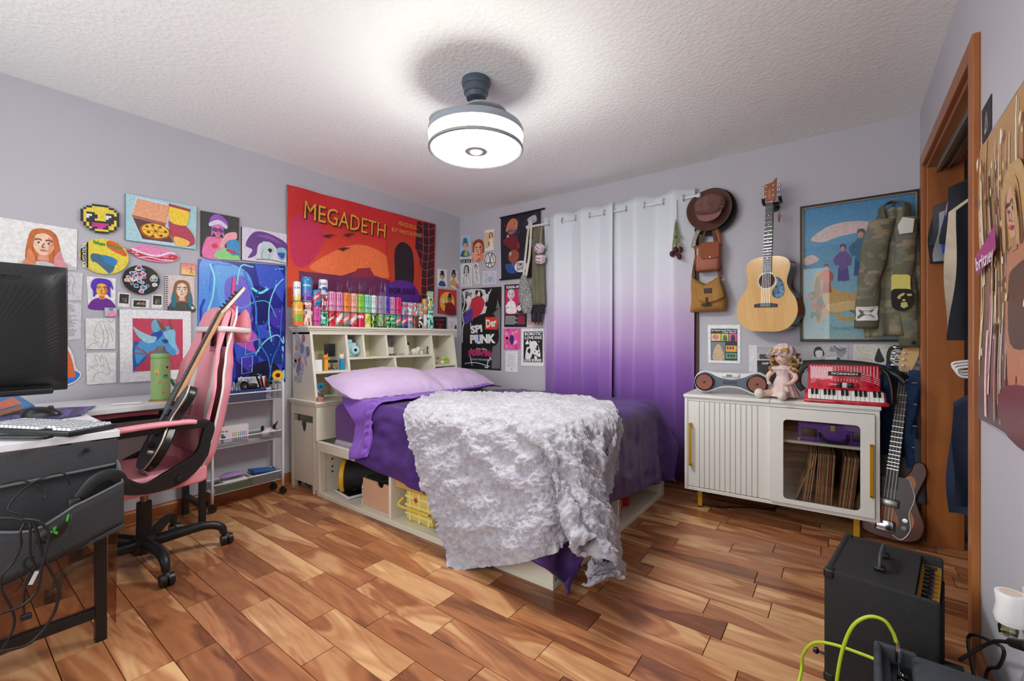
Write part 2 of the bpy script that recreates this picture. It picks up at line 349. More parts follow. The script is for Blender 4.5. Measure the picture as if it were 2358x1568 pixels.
MB().lathe([(.232, 2.086), (.224, 2.082), (.06, 2.078)], (LX, LY, 0), 64).build('diffuser_disc', GLOW2, lamp, 35)
MB().lathe([(.238, 2.094), (.244, 2.092), (.244, 2.080), (.236, 2.076), (.228, 2.080), (.232, 2.086)], (LX, LY, 0), 64).build('rim', mat('satin rim', (170, 172, 176), .3, .6), lamp, 35)
sn = MB().lathe([(.062, 2.079), (.058, 2.072), (.036, 2.070), (.033, 2.076)], (LX, LY, 0), 32).build('centre_ring', mat('centre ring grey', (186, 186, 186), .4), lamp, 35)
MB().lathe([(.033, 2.076), (.03, 2.068), (.014, 2.06), (.0, 2.058)], (LX, LY, 0), 24).build('lens', mat('lens plastic', (235, 235, 235), .2, emit=.6), sn, 60)
# ---------------------------------------------------------------- bed
CREAM = mat('cream painted wood', (232, 226, 208), .42, var=.04, vs=3)
CREAM_IN = CREAM
BX0, BX1, BY0, BY1 = .40, 2.349, -1.865, -.402
bed = thing('storage_bed', 'cream wooden platform bed with open storage cubbies along side and foot', 'bed', (BX1, BY0, 0))
def part(n, a, b, m=CREAM, par=None, bev=.003): return MB().box(a, b).build(n, m, par if par else bed, bev=bev)
part('side_rail', (BX0, BY0, .318), (BX1, BY0+.03, .383))
part('foot_rail', (BX1-.03, BY0+.03, .318), (BX1, BY1, .383))
part('back_rail', (BX0, BY1, .0), (BX1, BY1+.03, .383))
part('platform', (BX0, BY0+.03, .318), (BX1-.03, BY1, .345))
part('bottom_board', (BX0, BY0, 0), (BX1, BY1, .032))
part('post', (BX0-.03, BY0, .032), (BX0+.035, BY0+.05, .318))
part('cubby_side', (BX0, BY0+.05, .032), (BX0+.03, BY0+.56, .318))
part('cubby_back', (BX0+.03, BY0+.56, .032), (BX1-.44, BY0+.58, .318))
part('cubby_divider', (1.20, BY0+.002, .032), (1.222, BY0+.56, .318))
part('corner_panel', (1.915, BY0, .032), (BX1, BY0+.02, .318))
part('cubby_divider', (1.915, BY0+.02, .032), (1.935, BY1, .318))
part('cubby_divider', (1.935, -1.165, .032), (BX1-.002, -1.143, .318))
part('post', (BX1-.4, BY1-.045, .032), (BX1, BY1, .318))
for z in (.245, .19, .155): MB().lathe([(.0, .0), (.008, 0), (.007, .003), (.0, .003)], (BX0+.03, BY0+.10, z), 12, (1, 0, 0)).build('bolt', mat('bolt steel', (140, 138, 120), .35, .9), bed, 30)
# mattress with fitted sheet
MT = thing('mattress', 'mattress in a deep purple fitted sheet on the cream bed', 'mattress', (1.4, -1.13, .345))
MB().rbox((.50, -1.795, .345), (2.32, -.47, .40), .02, 3).build('mattress_base', mat('mattress ticking', (206, 198, 206), .8, var=.05, vs=20), MT, 180)
SHEET = mat('deep purple cotton', (96, 42, 128), .75, var=.14, vs=5, sheen=.3, bump=.12, bs=40)
MB().rbox((.485, -1.80, .385), (2.33, -.46, .655), .055, 5).build('fitted_sheet', SHEET, MT, 180)
# ---------------------------------------------------------------- cloth: draped over the bed by a small position solver
def vnoise(P, seed=0):
    """smooth value noise on an (N,3) array, 0..1"""
    I = np.floor(P).astype(np.int64); F = P-I; F = F*F*(3-2*F); out = 0
    for dx in (0, 1):
        for dy in (0, 1):
            for dz in (0, 1):
                h = (I[..., 0]+dx)*374761393+(I[..., 1]+dy)*668265263+(I[..., 2]+dz)*2147483647+seed*974634777
                h = (h ^ (h >> 13))*1274126177; h = (h ^ (h >> 16)) & 0xffff
                wgt = (F[..., 0] if dx else 1-F[..., 0])*(F[..., 1] if dy else 1-F[..., 1])*(F[..., 2] if dz else 1-F[..., 2])
                out = out+wgt*(h/65535.0)
    return out
def push_box(P, lo, hi, r, off):
    lo = np.array(lo)+r; hi = np.array(hi)-r; Q = np.clip(P, lo, hi); D = P-Q; L = np.sqrt((D*D).sum(-1)); inside = L < 1e-6
    need = L < r+off; s = np.where(need & ~inside, (r+off)/np.maximum(L, 1e-6), 1.0)[..., None]; N = Q+D*s
    T = P.copy(); T[..., 2] = hi[2]+r+off; return np.where(inside[..., None], T, N), need
from mathutils.bvhtree import BVHTree
def drape(P, off, steps=150, iters=12, bend=.25, top=.655, damp=.975, over=None, gap=.012, flat=None, lock=None):
    """position-based cloth: P start, flat = shape that gives the rest lengths, lock = points kept at their xy"""
    tree = None; flat = P if flat is None else flat
    if over is not None:
        n_, k_ = over.shape[:2]; tree = BVHTree.FromPolygons([tuple(p) for p in over.reshape(-1, 3)], [(i*k_+j, i*k_+j+1, (i+1)*k_+j+1, (i+1)*k_+j) for i in range(n_-1) for j in range(k_-1)])
    X = P.copy(); V = np.zeros_like(X); dt = .016; n, m = X.shape[:2]; s_ = slice; al = s_(None); grp = []
    def add(A, B, k): D = flat[B]-flat[A]; grp.append((A, B, np.sqrt((D*D).sum(-1)), k))
    for o in (0, 1):
        e = n-1-((n-1-o) % 2); add((s_(o, e, 2), al), (s_(o+1, e+1, 2), al), 1)
        f = m-1-((m-1-o) % 2); add((al, s_(o, f, 2)), (al, s_(o+1, f+1, 2)), 1)
        add((s_(o, e, 2), s_(0, m-1)), (s_(o+1, e+1, 2), s_(1, m)), .4); add((s_(o, e, 2), s_(1, m)), (s_(o+1, e+1, 2), s_(0, m-1)), .4)
    for o in range(4):
        i = np.arange(o, n-2, 4); add((i, al), (i+2, al), bend); i = np.arange(o, m-2, 4); add((al, i), (al, i+2), bend)
    for st in range(steps):
        V[..., 2] -= 2.2*dt; V *= damp; O = X.copy(); X = X+V*dt
        for it in range(iters):
            for A, B, L, k in grp:
                D = X[B]-X[A]; l = np.sqrt((D*D).sum(-1))+1e-9; c = D*((l-L)/l*.5*k)[..., None]; X[A] += c; X[B] -= c
            if lock is not None: X[..., :2] = np.where(lock[..., None], P[..., :2], X[..., :2])
            X, h1 = push_box(X, (-1, -1.80, -1), (2.335, -.45, top), .06, off)
            X, h2 = push_box(X, (-1, -1.865, -1), (2.35, -.40, .383), .008, off)
            X[..., 2] = np.maximum(X[..., 2], .006)
        hh = h1 | h2 | (X[..., 2] < .008)
        if tree:
            F = X.reshape(-1, 3); hf = hh.reshape(-1)
            for q in range(len(F)):
                p = Vector(F[q]); loc, nr, ix, dist = tree.find_nearest(p, .12)
                if loc is None: continue
                nr = nr*tsg(nr, loc); dd = (p-loc).dot(nr)
                if dd < gap: F[q] = np.array(p+nr*(gap-dd)); hf[q] = True
        V = (X-O)/dt; V = np.where(hh[..., None], V*.2, V)
    return X
def tsg(nr, loc):
    # outward = away from the middle of the bed
    c = Vector((min(loc.x, 2.2), max(loc.y, -1.7), .3)); return 1 if nr.dot(loc-c) > 0 else -1
def upsample(X, k):
    def up(A, k):
        n = A.shape[0]; t = np.linspace(0, n-1, (n-1)*k+1); i = np.minimum(t.astype(int), n-2); f = (t-i)[:, None, None]
        p = lambda j: A[np.clip(j, 0, n-1)]
        a, b, c, d = p(i-1), p(i), p(i+1), p(i+2)
        return b+.5*f*(c-a+f*(2*a-5*b+4*c-d+f*(3*(b-c)+d-a)))
    return up(up(X, k).transpose(1, 0, 2), k).transpose(1, 0, 2)
def normals(X):
    N = np.cross(np.gradient(X, axis=0), np.gradient(X, axis=1)); return N/(np.sqrt((N*N).sum(-1))[..., None]+1e-9)
def cloth_mesh(name, X, m, par=None, solid=0, colfn=None):
    n, k = X.shape[:2]; M = MB(); M.v = [tuple(p) for p in X.reshape(-1, 3)]
    M.f = [(i*k+j, i*k+j+1, (i+1)*k+j+1, (i+1)*k+j) for i in range(n-1) for j in range(k-1)]
    M.m = [0]*len(M.f); M.c = [None]*len(M.f) if colfn is None else [colfn(i/(n-2), j/(k-2)) for i in range(n-1) for j in range(k-1)]
    return M.build(name, m, par, 180, solid=solid)
def rect(c, e1, e2, l1, l2, sp, z):
    n, m = int(l1/sp)+1, int(l2/sp)+1; c = np.array([*c, z]); e1 = np.array([*e1, 0.]); e2 = np.array([*e2, 0.])
    u = np.linspace(0, l1, n)[:, None, None]; v = np.linspace(0, l2, m)[None, :, None]; return c+u*e1+v*e2, (l1/(n-1), l2/(m-1))
# duvet
X, rs = rect((.90, -2.13), (cos(R(6)), -sin(R(6))), (sin(R(6)), cos(R(6))), 1.76, 1.94, .032, .70)
X[..., 2] += .012*np.sin(X[..., 0]*9+X[..., 1]*5)+.02*vnoise(X*7, 3)
FL = X.copy(); X = drape(X, .018, bend=.5, flat=FL, lock=(X[..., 0] < 2.26) & (X[..., 1] > -1.72)); DX = X.copy()
X = upsample(X, 3); N = normals(X); N *= np.sign(N[..., 2].mean())
X = X+N*((vnoise(X*14, 5)-.5)*.016+(vnoise(X*np.array([9, 9, 22]), 8)-.5)*.018)[..., None]
DUV = mat('plum satin', (70, 36, 112), .45, var=.10, vs=4, sheen=.08, bump=.15, bs=18)
duvet = tag(cloth_mesh('duvet', X, DUV, solid=.014), 'dark plum satin duvet hanging over the bed foot under the grey throw', 'duvet')
# flat sheet turned back over the duvet, with a ruched band
X, rs = rect((0, -2.11), (1, 0), (0, 1), 1, 1.74, .032, .72)
w_ = np.clip((-1.72-X[..., 1])/.16, 0, 1); w_ = w_*w_*(3-2*w_); xl = .50+w_*.36; xr = 1.05-(X[..., 1]+2.11)*.10
X[..., 0] = xl+(xr-xl)*X[..., 0]; FL = X.copy(); X[..., 2] += .02*vnoise(X*6, 4)
X = drape(X, .038, steps=90, bend=.5, flat=FL, lock=X[..., 1] > -1.70); X = upsample(X, 2); N = normals(X); N *= np.sign(N[..., 2].mean())
X = X+N*((vnoise(X*12, 6)-.5)*.014)[..., None]
sh = thing('flat_sheet', 'bright violet sheet folded back over the duvet with a ruched band', 'bed sheet', (.8, -1.1, .68))
VIO = mat('violet cotton', (122, 66, 178), .6, var=.10, vs=6, sheen=.3, bump=.1, bs=30)
n1 = int(X.shape[0]*.70)
cloth_mesh('sheet_panel', X[:n1+1], VIO, sh, solid=.006)
Y = upsample(X[n1-1:], 2); N = normals(Y); N *= np.sign(N[..., 2].mean()); k = Y.shape[1]
Y = Y+N*(.007+.006*np.sin(np.arange(k)[None, :]*.95+vnoise(Y*16, 2)*7)*np.sin(np.linspace(0, pi, Y.shape[0]))[:, None])[..., None]
cloth_mesh('ruched_band', Y, VIO, sh, solid=.006)
# throw: rectangle turned on the bed, one corner folded back
c0 = np.array([.95, -1.22]); e1 = np.array([.49, -.872]); e2 = np.array([.872, .49])
X, rs = rect(c0, e1, e2, 1.56, 1.58, .026, .72)
f0 = np.array([1.72, -.80]); f1 = np.array([2.42, -1.04]); t = (f1-f0)/np.linalg.norm(f1-f0); nn = np.array([-t[1], t[0]])
vv = np.linspace(0, 1.58, X.shape[1]); u0 = np.maximum(0, -((c0+vv[:, None]*e2-f0)@nn)/(e1@nn)*np.where(((c0+vv[:, None]*e2-f0)@nn) > 0, 1, 0))
uu = u0[None, :]+(1.56+.13*np.sin(pi*vv/1.58)[None, :]-u0[None, :])*np.linspace(0, 1, X.shape[0])[:, None]
X[..., :2] = c0+uu[..., None]*e1+vv[None, :, None]*e2; FL = X.copy(); X[..., 2] += .03*vnoise(X*8, 9)
X = drape(X, .045, steps=170, iters=14, bend=.10, over=DX, gap=.04, flat=FL, lock=(X[..., 0] < 2.24) & (X[..., 1] > -1.70))
X = upsample(X, 5); N = normals(X); N *= np.sign(N[..., 2].mean())
n, m = X.shape[:2]; u = np.linspace(0, 1.56, n)[:, None]; v = np.linspace(0, 1.58, m)[None, :]
uv = np.stack([u+0*v, v+0*u, 0*u+0*v], -1)
band = np.sin(u*62+4.0*vnoise(uv*5, 1)+3*vnoise(uv*11, 14))
tuft = (vnoise(uv*np.array([210, 130, 1]), 21)-.5)*.010+(vnoise(uv*np.array([95, 60, 1]), 22)-.5)*.012
wr = (vnoise(uv*np.array([16, 9, 1]), 23)-.5)*.03
X = X+N*(band*.0045+tuft+wr)[..., None]
FUR = mat('silver plush fur', (196, 193, 200), .62, var=.10, vs=30, sheen=.5, bump=.9, bs=160, vdark=(172, 164, 180))
tag(cloth_mesh('throw_blanket', X, FUR), 'silver grey plush throw blanket spread over the bed corner', 'blanket')
# pillows
def pillow(cx, cy, cz, L, Wd, T, tilt, rz, label, seed, droop=0):
    P = thing('pillow', label, 'pillow', (cx, cy, cz-T*.4), group='lilac pillows against the headboard')
    mtx = Matrix.Rotation(rz, 3, 'Z') @ Matrix.Rotation(tilt, 3, 'Y')
    def pt(s):
        def f(u, v):
            a, b = u*2-1, v*2-1
            ta = (1-abs(a)**2.6)*(1-abs(b)**2.4); pin = 1-.09*(1-ta)*(abs(a*b))**1.2
            q = Vector((b*Wd/2*(1-.10*a*a*(1-b*b*.5)), a*L/2*(1-.06*b*b), s*T/2*max(ta, 0)**.62))
            w = noise.noise(Vector((q.x*9+seed, q.y*7, s)))*.014*ta+noise.noise(Vector((q.x*26, q.y*20+seed, s*3)))*.006
            edge = (1-ta)*.003*sin(a*34+seed+b*9)*abs(b)**3
            q.z += w*1.2+edge; return mtx @ q+Vector((cx, cy, cz))
        return f
    M = MB().grid(pt(1), 44, 30).grid(pt(-1), 44, 30); k = 45*31
    M.f = M.f[:44*30]+[f[::-1] for f in M.f[44*30:]]
    M.build('pillowcase', mat('lilac cotton', (203, 176, 214), .75, var=.05, vs=8, sheen=.3), P, 180)
pillow(.60, -1.40, .765, .86, .46, .21, R(16), R(-4), 'lilac pillow nearest the camera against the cream headboard', 1.0)
pillow(.62, -.74, .745, .74, .46, .18, R(14), R(3), 'lilac pillow farther from camera beside the wall posters', 5.0)
# ---------------------------------------------------------------- bookcase headboard
hb = thing('bookcase_headboard', 'cream bookcase headboard with slanted cubby hutch and crown moulding', 'headboard', (.2, -1.12, 0))
HY0, HY1 = -1.865, -.372
def hp(n, a, b, bev=.003, m=CREAM, par=None): return MB().box(a, b).build(n, m, par or hb, bev=bev)
xf = lambda z: .35-(z-.66)*.168
hp('base_post', (.03, HY0, 0), (.065, HY0+.04, .64)); hp('base_post', (.345, HY0, .0), (.368, HY0+.05, .64))
hp('base_front', (.368, HY0+.0, .384), (.398, HY1, .64)); hp('base_back', (.012, HY0+.04, .02), (.03, HY1, .64))
hp('base_panel', (.065, HY0+.004, .55), (.345, HY0+.02, .64)); hp('base_end', (.03, HY1-.02, .0), (.398, HY1, .64))
hp('base_inner_wall', (.03, -1.30, 0), (.368, -1.28, .64))
hp('ledge', (.0225, HY0-.018, .643), (.418, HY1+.01, .66)); hp('ledge_moulding', (.0225, HY0-.01, .625), (.408, HY1+.005, .643), .006)
def slab(name, y0, y1, z0, z1, x0=.045):
    return MB().prism([(x0, z0), (xf(z0), z0), (xf(z1), z1), (x0, z1)], (0, y1, 0), (1, 0, 0), (0, 0, 1), y1-y0).build(name, CREAM, hb, bev=.002)
def shelf(y0, y1, z): return hp('shelf', (.045, y0, z-.018), (xf(z)-.002, y1, z), .002)
ZB, ZT = .66, 1.158
MB().prism([(.0225, ZB), (xf(ZB)+.004, ZB), (xf(ZT)+.004, ZT), (.0225, ZT)], (0, HY0+.038, 0), (1, 0, 0), (0, 0, 1), .02).build('side_panel', CREAM, hb, bev=.002)
MB().prism([(.0225, ZB), (xf(ZB)+.004, ZB), (xf(ZT)+.004, ZT), (.0225, ZT)], (0, HY1-.0, 0), (1, 0, 0), (0, 0, 1), .02).build('side_panel', CREAM, hb, bev=.002)
hp('back_panel', (.028, HY0+.038, ZB), (.045, HY1-.02, ZT), 0, mat('cubby back paint', (222, 218, 178), .6))
hp('top_board', (.0225, HY0+.018, ZT-.02), (xf(ZT)+.006, HY1, ZT))
hp('crown_step', (.0225, HY0+.008, ZT), (xf(ZT)+.008, HY1+.01, ZT+.013)); hp('crown_step', (.0225, HY0-.002, ZT+.013), (xf(ZT)+.018, HY1+.02, ZT+.026)); hp('crown_top', (.0225, HY0-.012, ZT+.026), (xf(ZT)+.028, HY1+.03, ZT+.042))
CT = ZT+.042
yd = lambda px: hit(px, 790, x=.27).y
yA, yB = yd(800), yd(993); yl = HY0+.038; yr = HY1-.02
slab('divider', yA-.02, yA, ZB, ZT-.02); slab('divider', yB-.01, yB+.01, ZB, ZT-.02)
zl, zm, zr = .868, .962, .862
shelf(yl, yA-.02, zl); shelf(yA, yB-.01, zm); shelf(yB+.01, yr, zr)
for px in (836, 889, 934): y_ = yd(px); slab('divider', y_-.009, y_+.009, zm, ZT-.02)
y_ = hit(908, 850, x=.29).y; slab('divider', y_-.01, y_+.01, ZB, zm-.018)
# pull-out bin in the end of the headboard
bn = thing('rolling_bin', 'cream pull-out bin on casters with a heart cut-out, in headboard end', 'storage bin', (.2, -1.8, 0))
x0, x1, z0, z1 = .075, .335, .058, .50
cxh = (x0+x1)/2; front = [(x0, z0), (x1, z0), (x1, z1)]
front += [(cxh+.044, z1), (cxh+.043, z1-.03), (cxh+.03, z1-.062), (cxh, z1-.092), (cxh-.03, z1-.062), (cxh-.043, z1-.03), (cxh-.044, z1), (x0, z1)]
MB().prism(front, (0, HY0+.02, 0), (1, 0, 0), (0, 0, 1), .016).build('front_panel', CREAM, bn)
MB().box((x0, HY0+.02, z0), (x1, -1.33, z0+.012)).box((x0, HY0+.02, z0), (x0+.012, -1.33, z1-.06)).box((x1-.012, HY0+.02, z0), (x1, -1.33, z1-.06)).box((x0, -1.34, z0), (x1, -1.33, z1-.06)).build('box_body', CREAM, bn)
for x in (.15, .295):
    wv = MB().cyl((x-.012, HY0+.05, .026), (x+.012, HY0+.05, .026), .026, n=20).build('caster', mat('grey rubber', (150, 148, 146), .6), bn, 40)
    MB().cyl((x-.014, HY0+.05, .026), (x+.014, HY0+.05, .026), .009, n=12).box((x-.016, HY0+.045, .026), (x+.016, HY0+.055, .058)).build('axle', mat('dark axle', (40, 40, 42), .4, .5), wv)
# ---------------------------------------------------------------- drink cans on the headboard
SIL = mat('can aluminium', (206, 208, 212), .25, 1.0); CANM = attr_mat('printed can', .22, coat=.3)
def can(px, zb, r, h, cols, kind, label, txt=None, tc=(255, 255, 255), xx=.135):
    c = hit(px, 745, x=xx); y = c.y
    T = thing('drink_can', label, 'can', (xx, y, zb), group='drink cans on the headboard')
    prof = [(.78, .0), (.9, .012), (1, .035), (1, .06), (1, .2), (1, .34), (1, .48), (1, .62), (1, .76), (1, .86), (.99, .90), (.9, .955), (.84, .975)]
    if kind == 'slim': prof = [(.86, 0), (.97, .015), (1, .03)]+[(1, q/10) for q in range(1, 10)]+[(.97, .93), (.9, .965), (.86, .98)]
    n = 24; fa = math.atan2(CY-y, CX-xx); M = MB(); vs = []
    for rr, hh in prof: vs += [(xx+r*rr*cos(2*pi*i/n), y+r*rr*sin(2*pi*i/n), zb+h*hh) for i in range(n)]
    fs = []; cs = []; rr_ = random.Random(int(px*7)+int(zb*100))
    ph = rr_.random()*6
    for j in range(len(prof)-1):
        hh = (prof[j][1]+prof[j+1][1])/2
        for i in range(n):
            a = (2*pi*(i+.5)/n-fa+pi) % (2*pi)-pi; fs.append((j*n+i, j*n+(i+1) % n, (j+1)*n+(i+1) % n, (j+1)*n+i))
            c0, c1 = cols[0], cols[1] if len(cols) > 1 else cols[0]; c2 = cols[2] if len(cols) > 2 else c1; col = c0
            if hh < .03: col = (190, 192, 196)
            elif kind == 'claw': col = c0 if hh > .32 else tuple(int(v*.93) for v in c0)
            elif kind == 'dew': d = hh-.5-.28*a; col = c1 if abs(d) < .2 else (c2 if hh < .25 else c0)
            elif kind == 'mix': q = noise.noise(Vector((a*2.2+ph, hh*6, ph))); col = c0 if q > .12 else c1 if q > -.15 else c2
            elif kind in ('land', 'slim'): q = noise.noise(Vector((a*2+ph, hh*3, ph)))*.16; col = c0 if hh > .42+q else c1 if hh > .22+q else c2
            cs.append(col)
    k = len(M.v); M.v += vs; M.f += fs; M.c += cs; M.m += [0]*len(fs)
    bd = M.build('can_body', CANM, T, 50)
    MB().lathe([(r*.84, h*.975), (r*.86, h*.992), (r*.82, h), (r*.78, h*.985), (0, h*.985)], (xx, y, zb), n).build('lid', SIL, T, 40)
    wrap = lambda a, z: (xx+(r+.0006)*cos(fa+a), y+(r+.0006)*sin(fa+a), zb+z)
    L = MB()
    if kind == 'claw':
        dk = tuple(int(v*.42) for v in cols[0])
        for q in (-.42, 0, .42):
            pts = [(q-.07, .86), (q+.07, .90), (q+.05, .75), (q+.10, .62), (q+.03, .50), (q+.05, .36), (q-.03, .48), (q-.05, .62), (q-.02, .72)]
            L.add([wrap(a, z*h) for a, z in pts], [tuple(range(len(pts)))], dk)
        vs, fs, w_ = text_tris('ULTRA', .02); L.add([wrap((a-w_/2)*.32, h*(.22+b*.09)) for a, b in vs], fs, dk)
    if txt:
        vs, fs, w_ = text_tris(txt, .03, .2 if kind == 'dew' else 0); sc = 1.55/w_; hh = min(sc*r*1.35, h*.3)
        L.add([wrap((a-w_/2)*sc, h*(.62 if kind != 'dew' else .45)+b*hh+(a/w_-.5)*(.25*h if kind == 'dew' else 0)) for a, b in vs], fs, tc)
    if L.f: L.build('can_print', CANM, bd)
    return zb+h
cpx = lambda c: 650+c/5.06
K = dict(s=(.0335, .158), d=(.0335, .122), a=(.037, .185), w=(.036, .122), t=(.026, .146))
U = 'in the upper row of cans'; Lw = 'in the bottom row of cans'
bottom = [  # centre, size, colours, pattern, label, text
 (180, 'a', [(245, 178, 58), (140, 190, 70), (238, 120, 60)], 'land', 'tall mango yellow can at the left end '+Lw, 'Arizona'),
 (292, 'a', [(238, 232, 205), (225, 120, 150), (70, 60, 60)], 'mix', 'tall cream can with busy black and pink print, second '+Lw, 'ARIZONA'),
 (392, 's', [(226, 88, 176)], 'claw', 'magenta can with dark claw marks '+Lw, None),
 (480, 'd', [(60, 190, 150), (190, 240, 225), (20, 90, 80)], 'mix', 'sea green patterned can left of the first red can '+Lw, None),
 (570, 'd', [(206, 40, 50), (150, 24, 34), (220, 60, 60)], 'dew', 'scarlet can, first of the red ones '+Lw, 'DEW'),
 (655, 'd', [(208, 66, 76), (240, 230, 230), (70, 130, 70)], 'dew', 'red and green can, second of the red ones '+Lw, 'DEW'),
 (740, 'd', [(120, 130, 140), (230, 120, 70), (90, 96, 110)], 'dew', 'grey can with an orange flash '+Lw, 'DEW'),
 (824, 'd', [(206, 84, 96), (230, 200, 200), (180, 40, 70)], 'dew', 'dusty red can between grey and crimson ones '+Lw, 'DEW'),
 (912, 'w', [(206, 28, 78), (206, 28, 78), (206, 28, 78)], 'mix', 'crimson can with small white marks '+Lw, 'vvv'),
 (985, 'd', [(232, 226, 90), (170, 200, 60), (240, 240, 170)], 'dew', 'lemon yellow can '+Lw, 'V'),
 (1062, 'd', [(70, 130, 50), (190, 220, 90), (30, 60, 26)], 'mix', 'leaf green patterned can '+Lw, 'V'),
 (1142, 'd', [(170, 220, 120), (220, 240, 190), (110, 180, 90)], 'mix', 'pale green can behind the clear stand '+Lw, None),
 (1212, 'd', [(60, 150, 60), (20, 40, 24), (160, 220, 120)], 'mix', 'green and black can right of the clear stand '+Lw, 'DEW'),
 (1275, 'd', [(40, 150, 110), (20, 30, 30), (120, 220, 150)], 'mix', 'black and emerald can left of the teal one '+Lw, 'DEW'),
 (1345, 'd', [(30, 150, 140), (230, 90, 90), (20, 90, 90)], 'dew', 'teal can with red flash '+Lw, 'DEW'),
 (1415, 'd', [(30, 90, 190), (230, 60, 70), (20, 50, 130)], 'dew', 'royal blue can with red flash '+Lw, 'DEW'),
 (1482, 'd', [(130, 170, 190), (220, 120, 120), (90, 100, 130)], 'mix', 'grey blue patterned can '+Lw, 'DEW'),
 (1546, 'd', [(30, 28, 28), (190, 60, 40), (60, 70, 40)], 'mix', 'black can with red patch '+Lw, None),
 (1604, 'd', [(26, 26, 28), (230, 230, 230), (26, 26, 28)], 'mix', 'black and white can right of the black one '+Lw, None),
 (1656, 't', [(240, 238, 238), (236, 230, 230), (200, 160, 170)], 'slim', 'slim white can with red specks '+Lw, None),
 (1718, 'a', [(90, 210, 180), (230, 250, 240), (30, 110, 90)], 'mix', 'tall mint patterned can at the right end '+Lw, 'ARIZONA')]
top = [
 (172, 't', [(246, 246, 246), (240, 240, 220), (240, 220, 90)], 'slim', 'slim white can standing on the mango yellow can', 'ALANI', (40, 70, 150)),
 (286, 'a', [(40, 140, 200), (130, 110, 200), (100, 60, 170)], 'land', 'tall blue can fading to purple, highest of the stacked cans', 'ARIZONA', (245, 245, 255)),
 (394, 'd', [(60, 150, 205), (230, 60, 70), (30, 100, 180)], 'dew', 'sky blue can with red flash standing on the magenta can', 'DEW', (240, 240, 250)),
 (480, 'd', [(236, 232, 236), (200, 50, 80), (80, 40, 60)], 'mix', 'white and crimson can second in the three-can stack', 'DEW', (180, 30, 60)),
 (570, 's', [(236, 150, 196)], 'claw', 'candy pink clawed can left of its twin '+U, None),
 (656, 's', [(232, 140, 192)], 'claw', 'candy pink clawed can next to the orange one '+U, None),
 (742, 's', [(250, 140, 50)], 'claw', 'bright orange clawed can '+U, None),
 (826, 's', [(246, 182, 158)], 'claw', 'peach clawed can '+U, None),
 (906, 's', [(150, 216, 60)], 'claw', 'lime green clawed can '+U, None),
 (984, 's', [(136, 222, 196)], 'claw', 'mint clawed can '+U, None),
 (1061, 's', [(232, 234, 238)], 'claw', 'white clawed can '+U, None),
 (1140, 's', [(206, 170, 220)], 'claw', 'lavender clawed can '+U, None),
 (1208, 's', [(92, 74, 200)], 'claw', 'indigo clawed can '+U, None),
 (1273, 's', [(226, 150, 200)], 'claw', 'pale pink clawed can between indigo and hot pink '+U, None),
 (1345, 's', [(226, 44, 118)], 'claw', 'hot pink clawed can '+U, None),
 (1415, 'd', [(130, 190, 190), (220, 120, 160), (60, 80, 120)], 'mix', 'multicoloured short can just right of hot pink '+U, 'DEW', (220, 50, 90)),
 (1482, 'd', [(120, 200, 190), (230, 110, 170), (240, 240, 240)], 'mix', 'pink and aqua short can standing on the grey blue one', 'DEW', (220, 50, 110)),
 (1546, 'd', [(60, 180, 160), (230, 240, 235), (220, 70, 60)], 'mix', 'turquoise short can standing on the black one', 'DEW', (220, 60, 60)),
 (1604, 'd', [(220, 130, 110), (90, 190, 170), (240, 220, 200)], 'mix', 'coral and turquoise short can standing on the black and white one', 'DEW', (60, 140, 130)),
 (1657, 't', [(206, 160, 90), (230, 200, 150), (200, 120, 70)], 'slim', 'slim gold can standing on the slim white one', None),
 (1720, 'a', [(50, 110, 110), (180, 220, 200), (200, 180, 80)], 'mix', 'tall dark teal can on top of the right-end can', 'ARIZONA', (240, 240, 240))]
tops = []
for c, sz, cols, kd, lb, tx in bottom: tops.append(can(cpx(c), CT, *K[sz], cols, kd, lb, tx, (250, 250, 250), xx=.13 if sz != 'a' else .135)+.001)
for (c, sz, cols, kd, lb, tx, *tc), zb in zip(top, tops):
    z2 = can(cpx(c), zb, *K[sz], cols, kd, lb, tx, tc[0] if tc else (255, 255, 255))
    if c == 480: can(cpx(476), z2+.001, *K['d'], [(238, 240, 244), (60, 90, 150), (200, 205, 215)], 'slim', 'white can with blue lettering on top of the three-can stack', 'BUSCH', (40, 60, 130))
# clear stand before the pale green can
t = thing('display_stand', 'clear acrylic stand on dark foot in front of the cans', 'display stand', (.20, yd(885), CT))
yy = hit(877, 745, x=.21).y
MB().box((.195, yy-.035, CT), (.245, yy+.035, CT+.014)).build('foot', mat('dark wood foot', (70, 58, 48), .5), t, bev=.002)
MB().box((.2, yy-.03, CT+.014), (.24, yy+.03, CT+.30)).build('clear_cover', glassy('clear acrylic', (246, 248, 248), .04), t)
# ---------------------------------------------------------------- small things in the cubbies
def dispenser(px, py, zb, body, head, hat, label, x=.27):
    c = hit(px, py, x=x); T = thing('candy_dispenser', label, 'candy dispenser', (x, c.y, zb), group=None)
    MB().rbox((x-.012, c.y-.014, zb), (x+.012, c.y+.014, zb+.085), .003).build('stem', mat('stem '+label[:12], body, .35), T, 60)
    h = MB().sph((x, c.y, zb+.10), (.018, .021, .02)).build('head', mat('head '+label[:12], head, .4), T, 180)
    MB().cyl((x, c.y-.012, zb+.113), (x, c.y-.015, zb+.128), .006, .002, 8).cyl((x, c.y+.012, zb+.113), (x, c.y+.015, zb+.128), .006, .002, 8).build('knob', mat('hat '+label[:12], hat, .4), h)
    MB().sph((x+.017, c.y-.007, zb+.104), (.002, .004, .002)).sph((x+.017, c.y+.007, zb+.104), (.002, .004, .002)).build('eye', mat('black dot', (20, 20, 20), .4), h)
dispenser(750, 843, zl, (244, 160, 40), (240, 150, 40), (214, 120, 30), 'orange candy dispenser on the left headboard shelf')
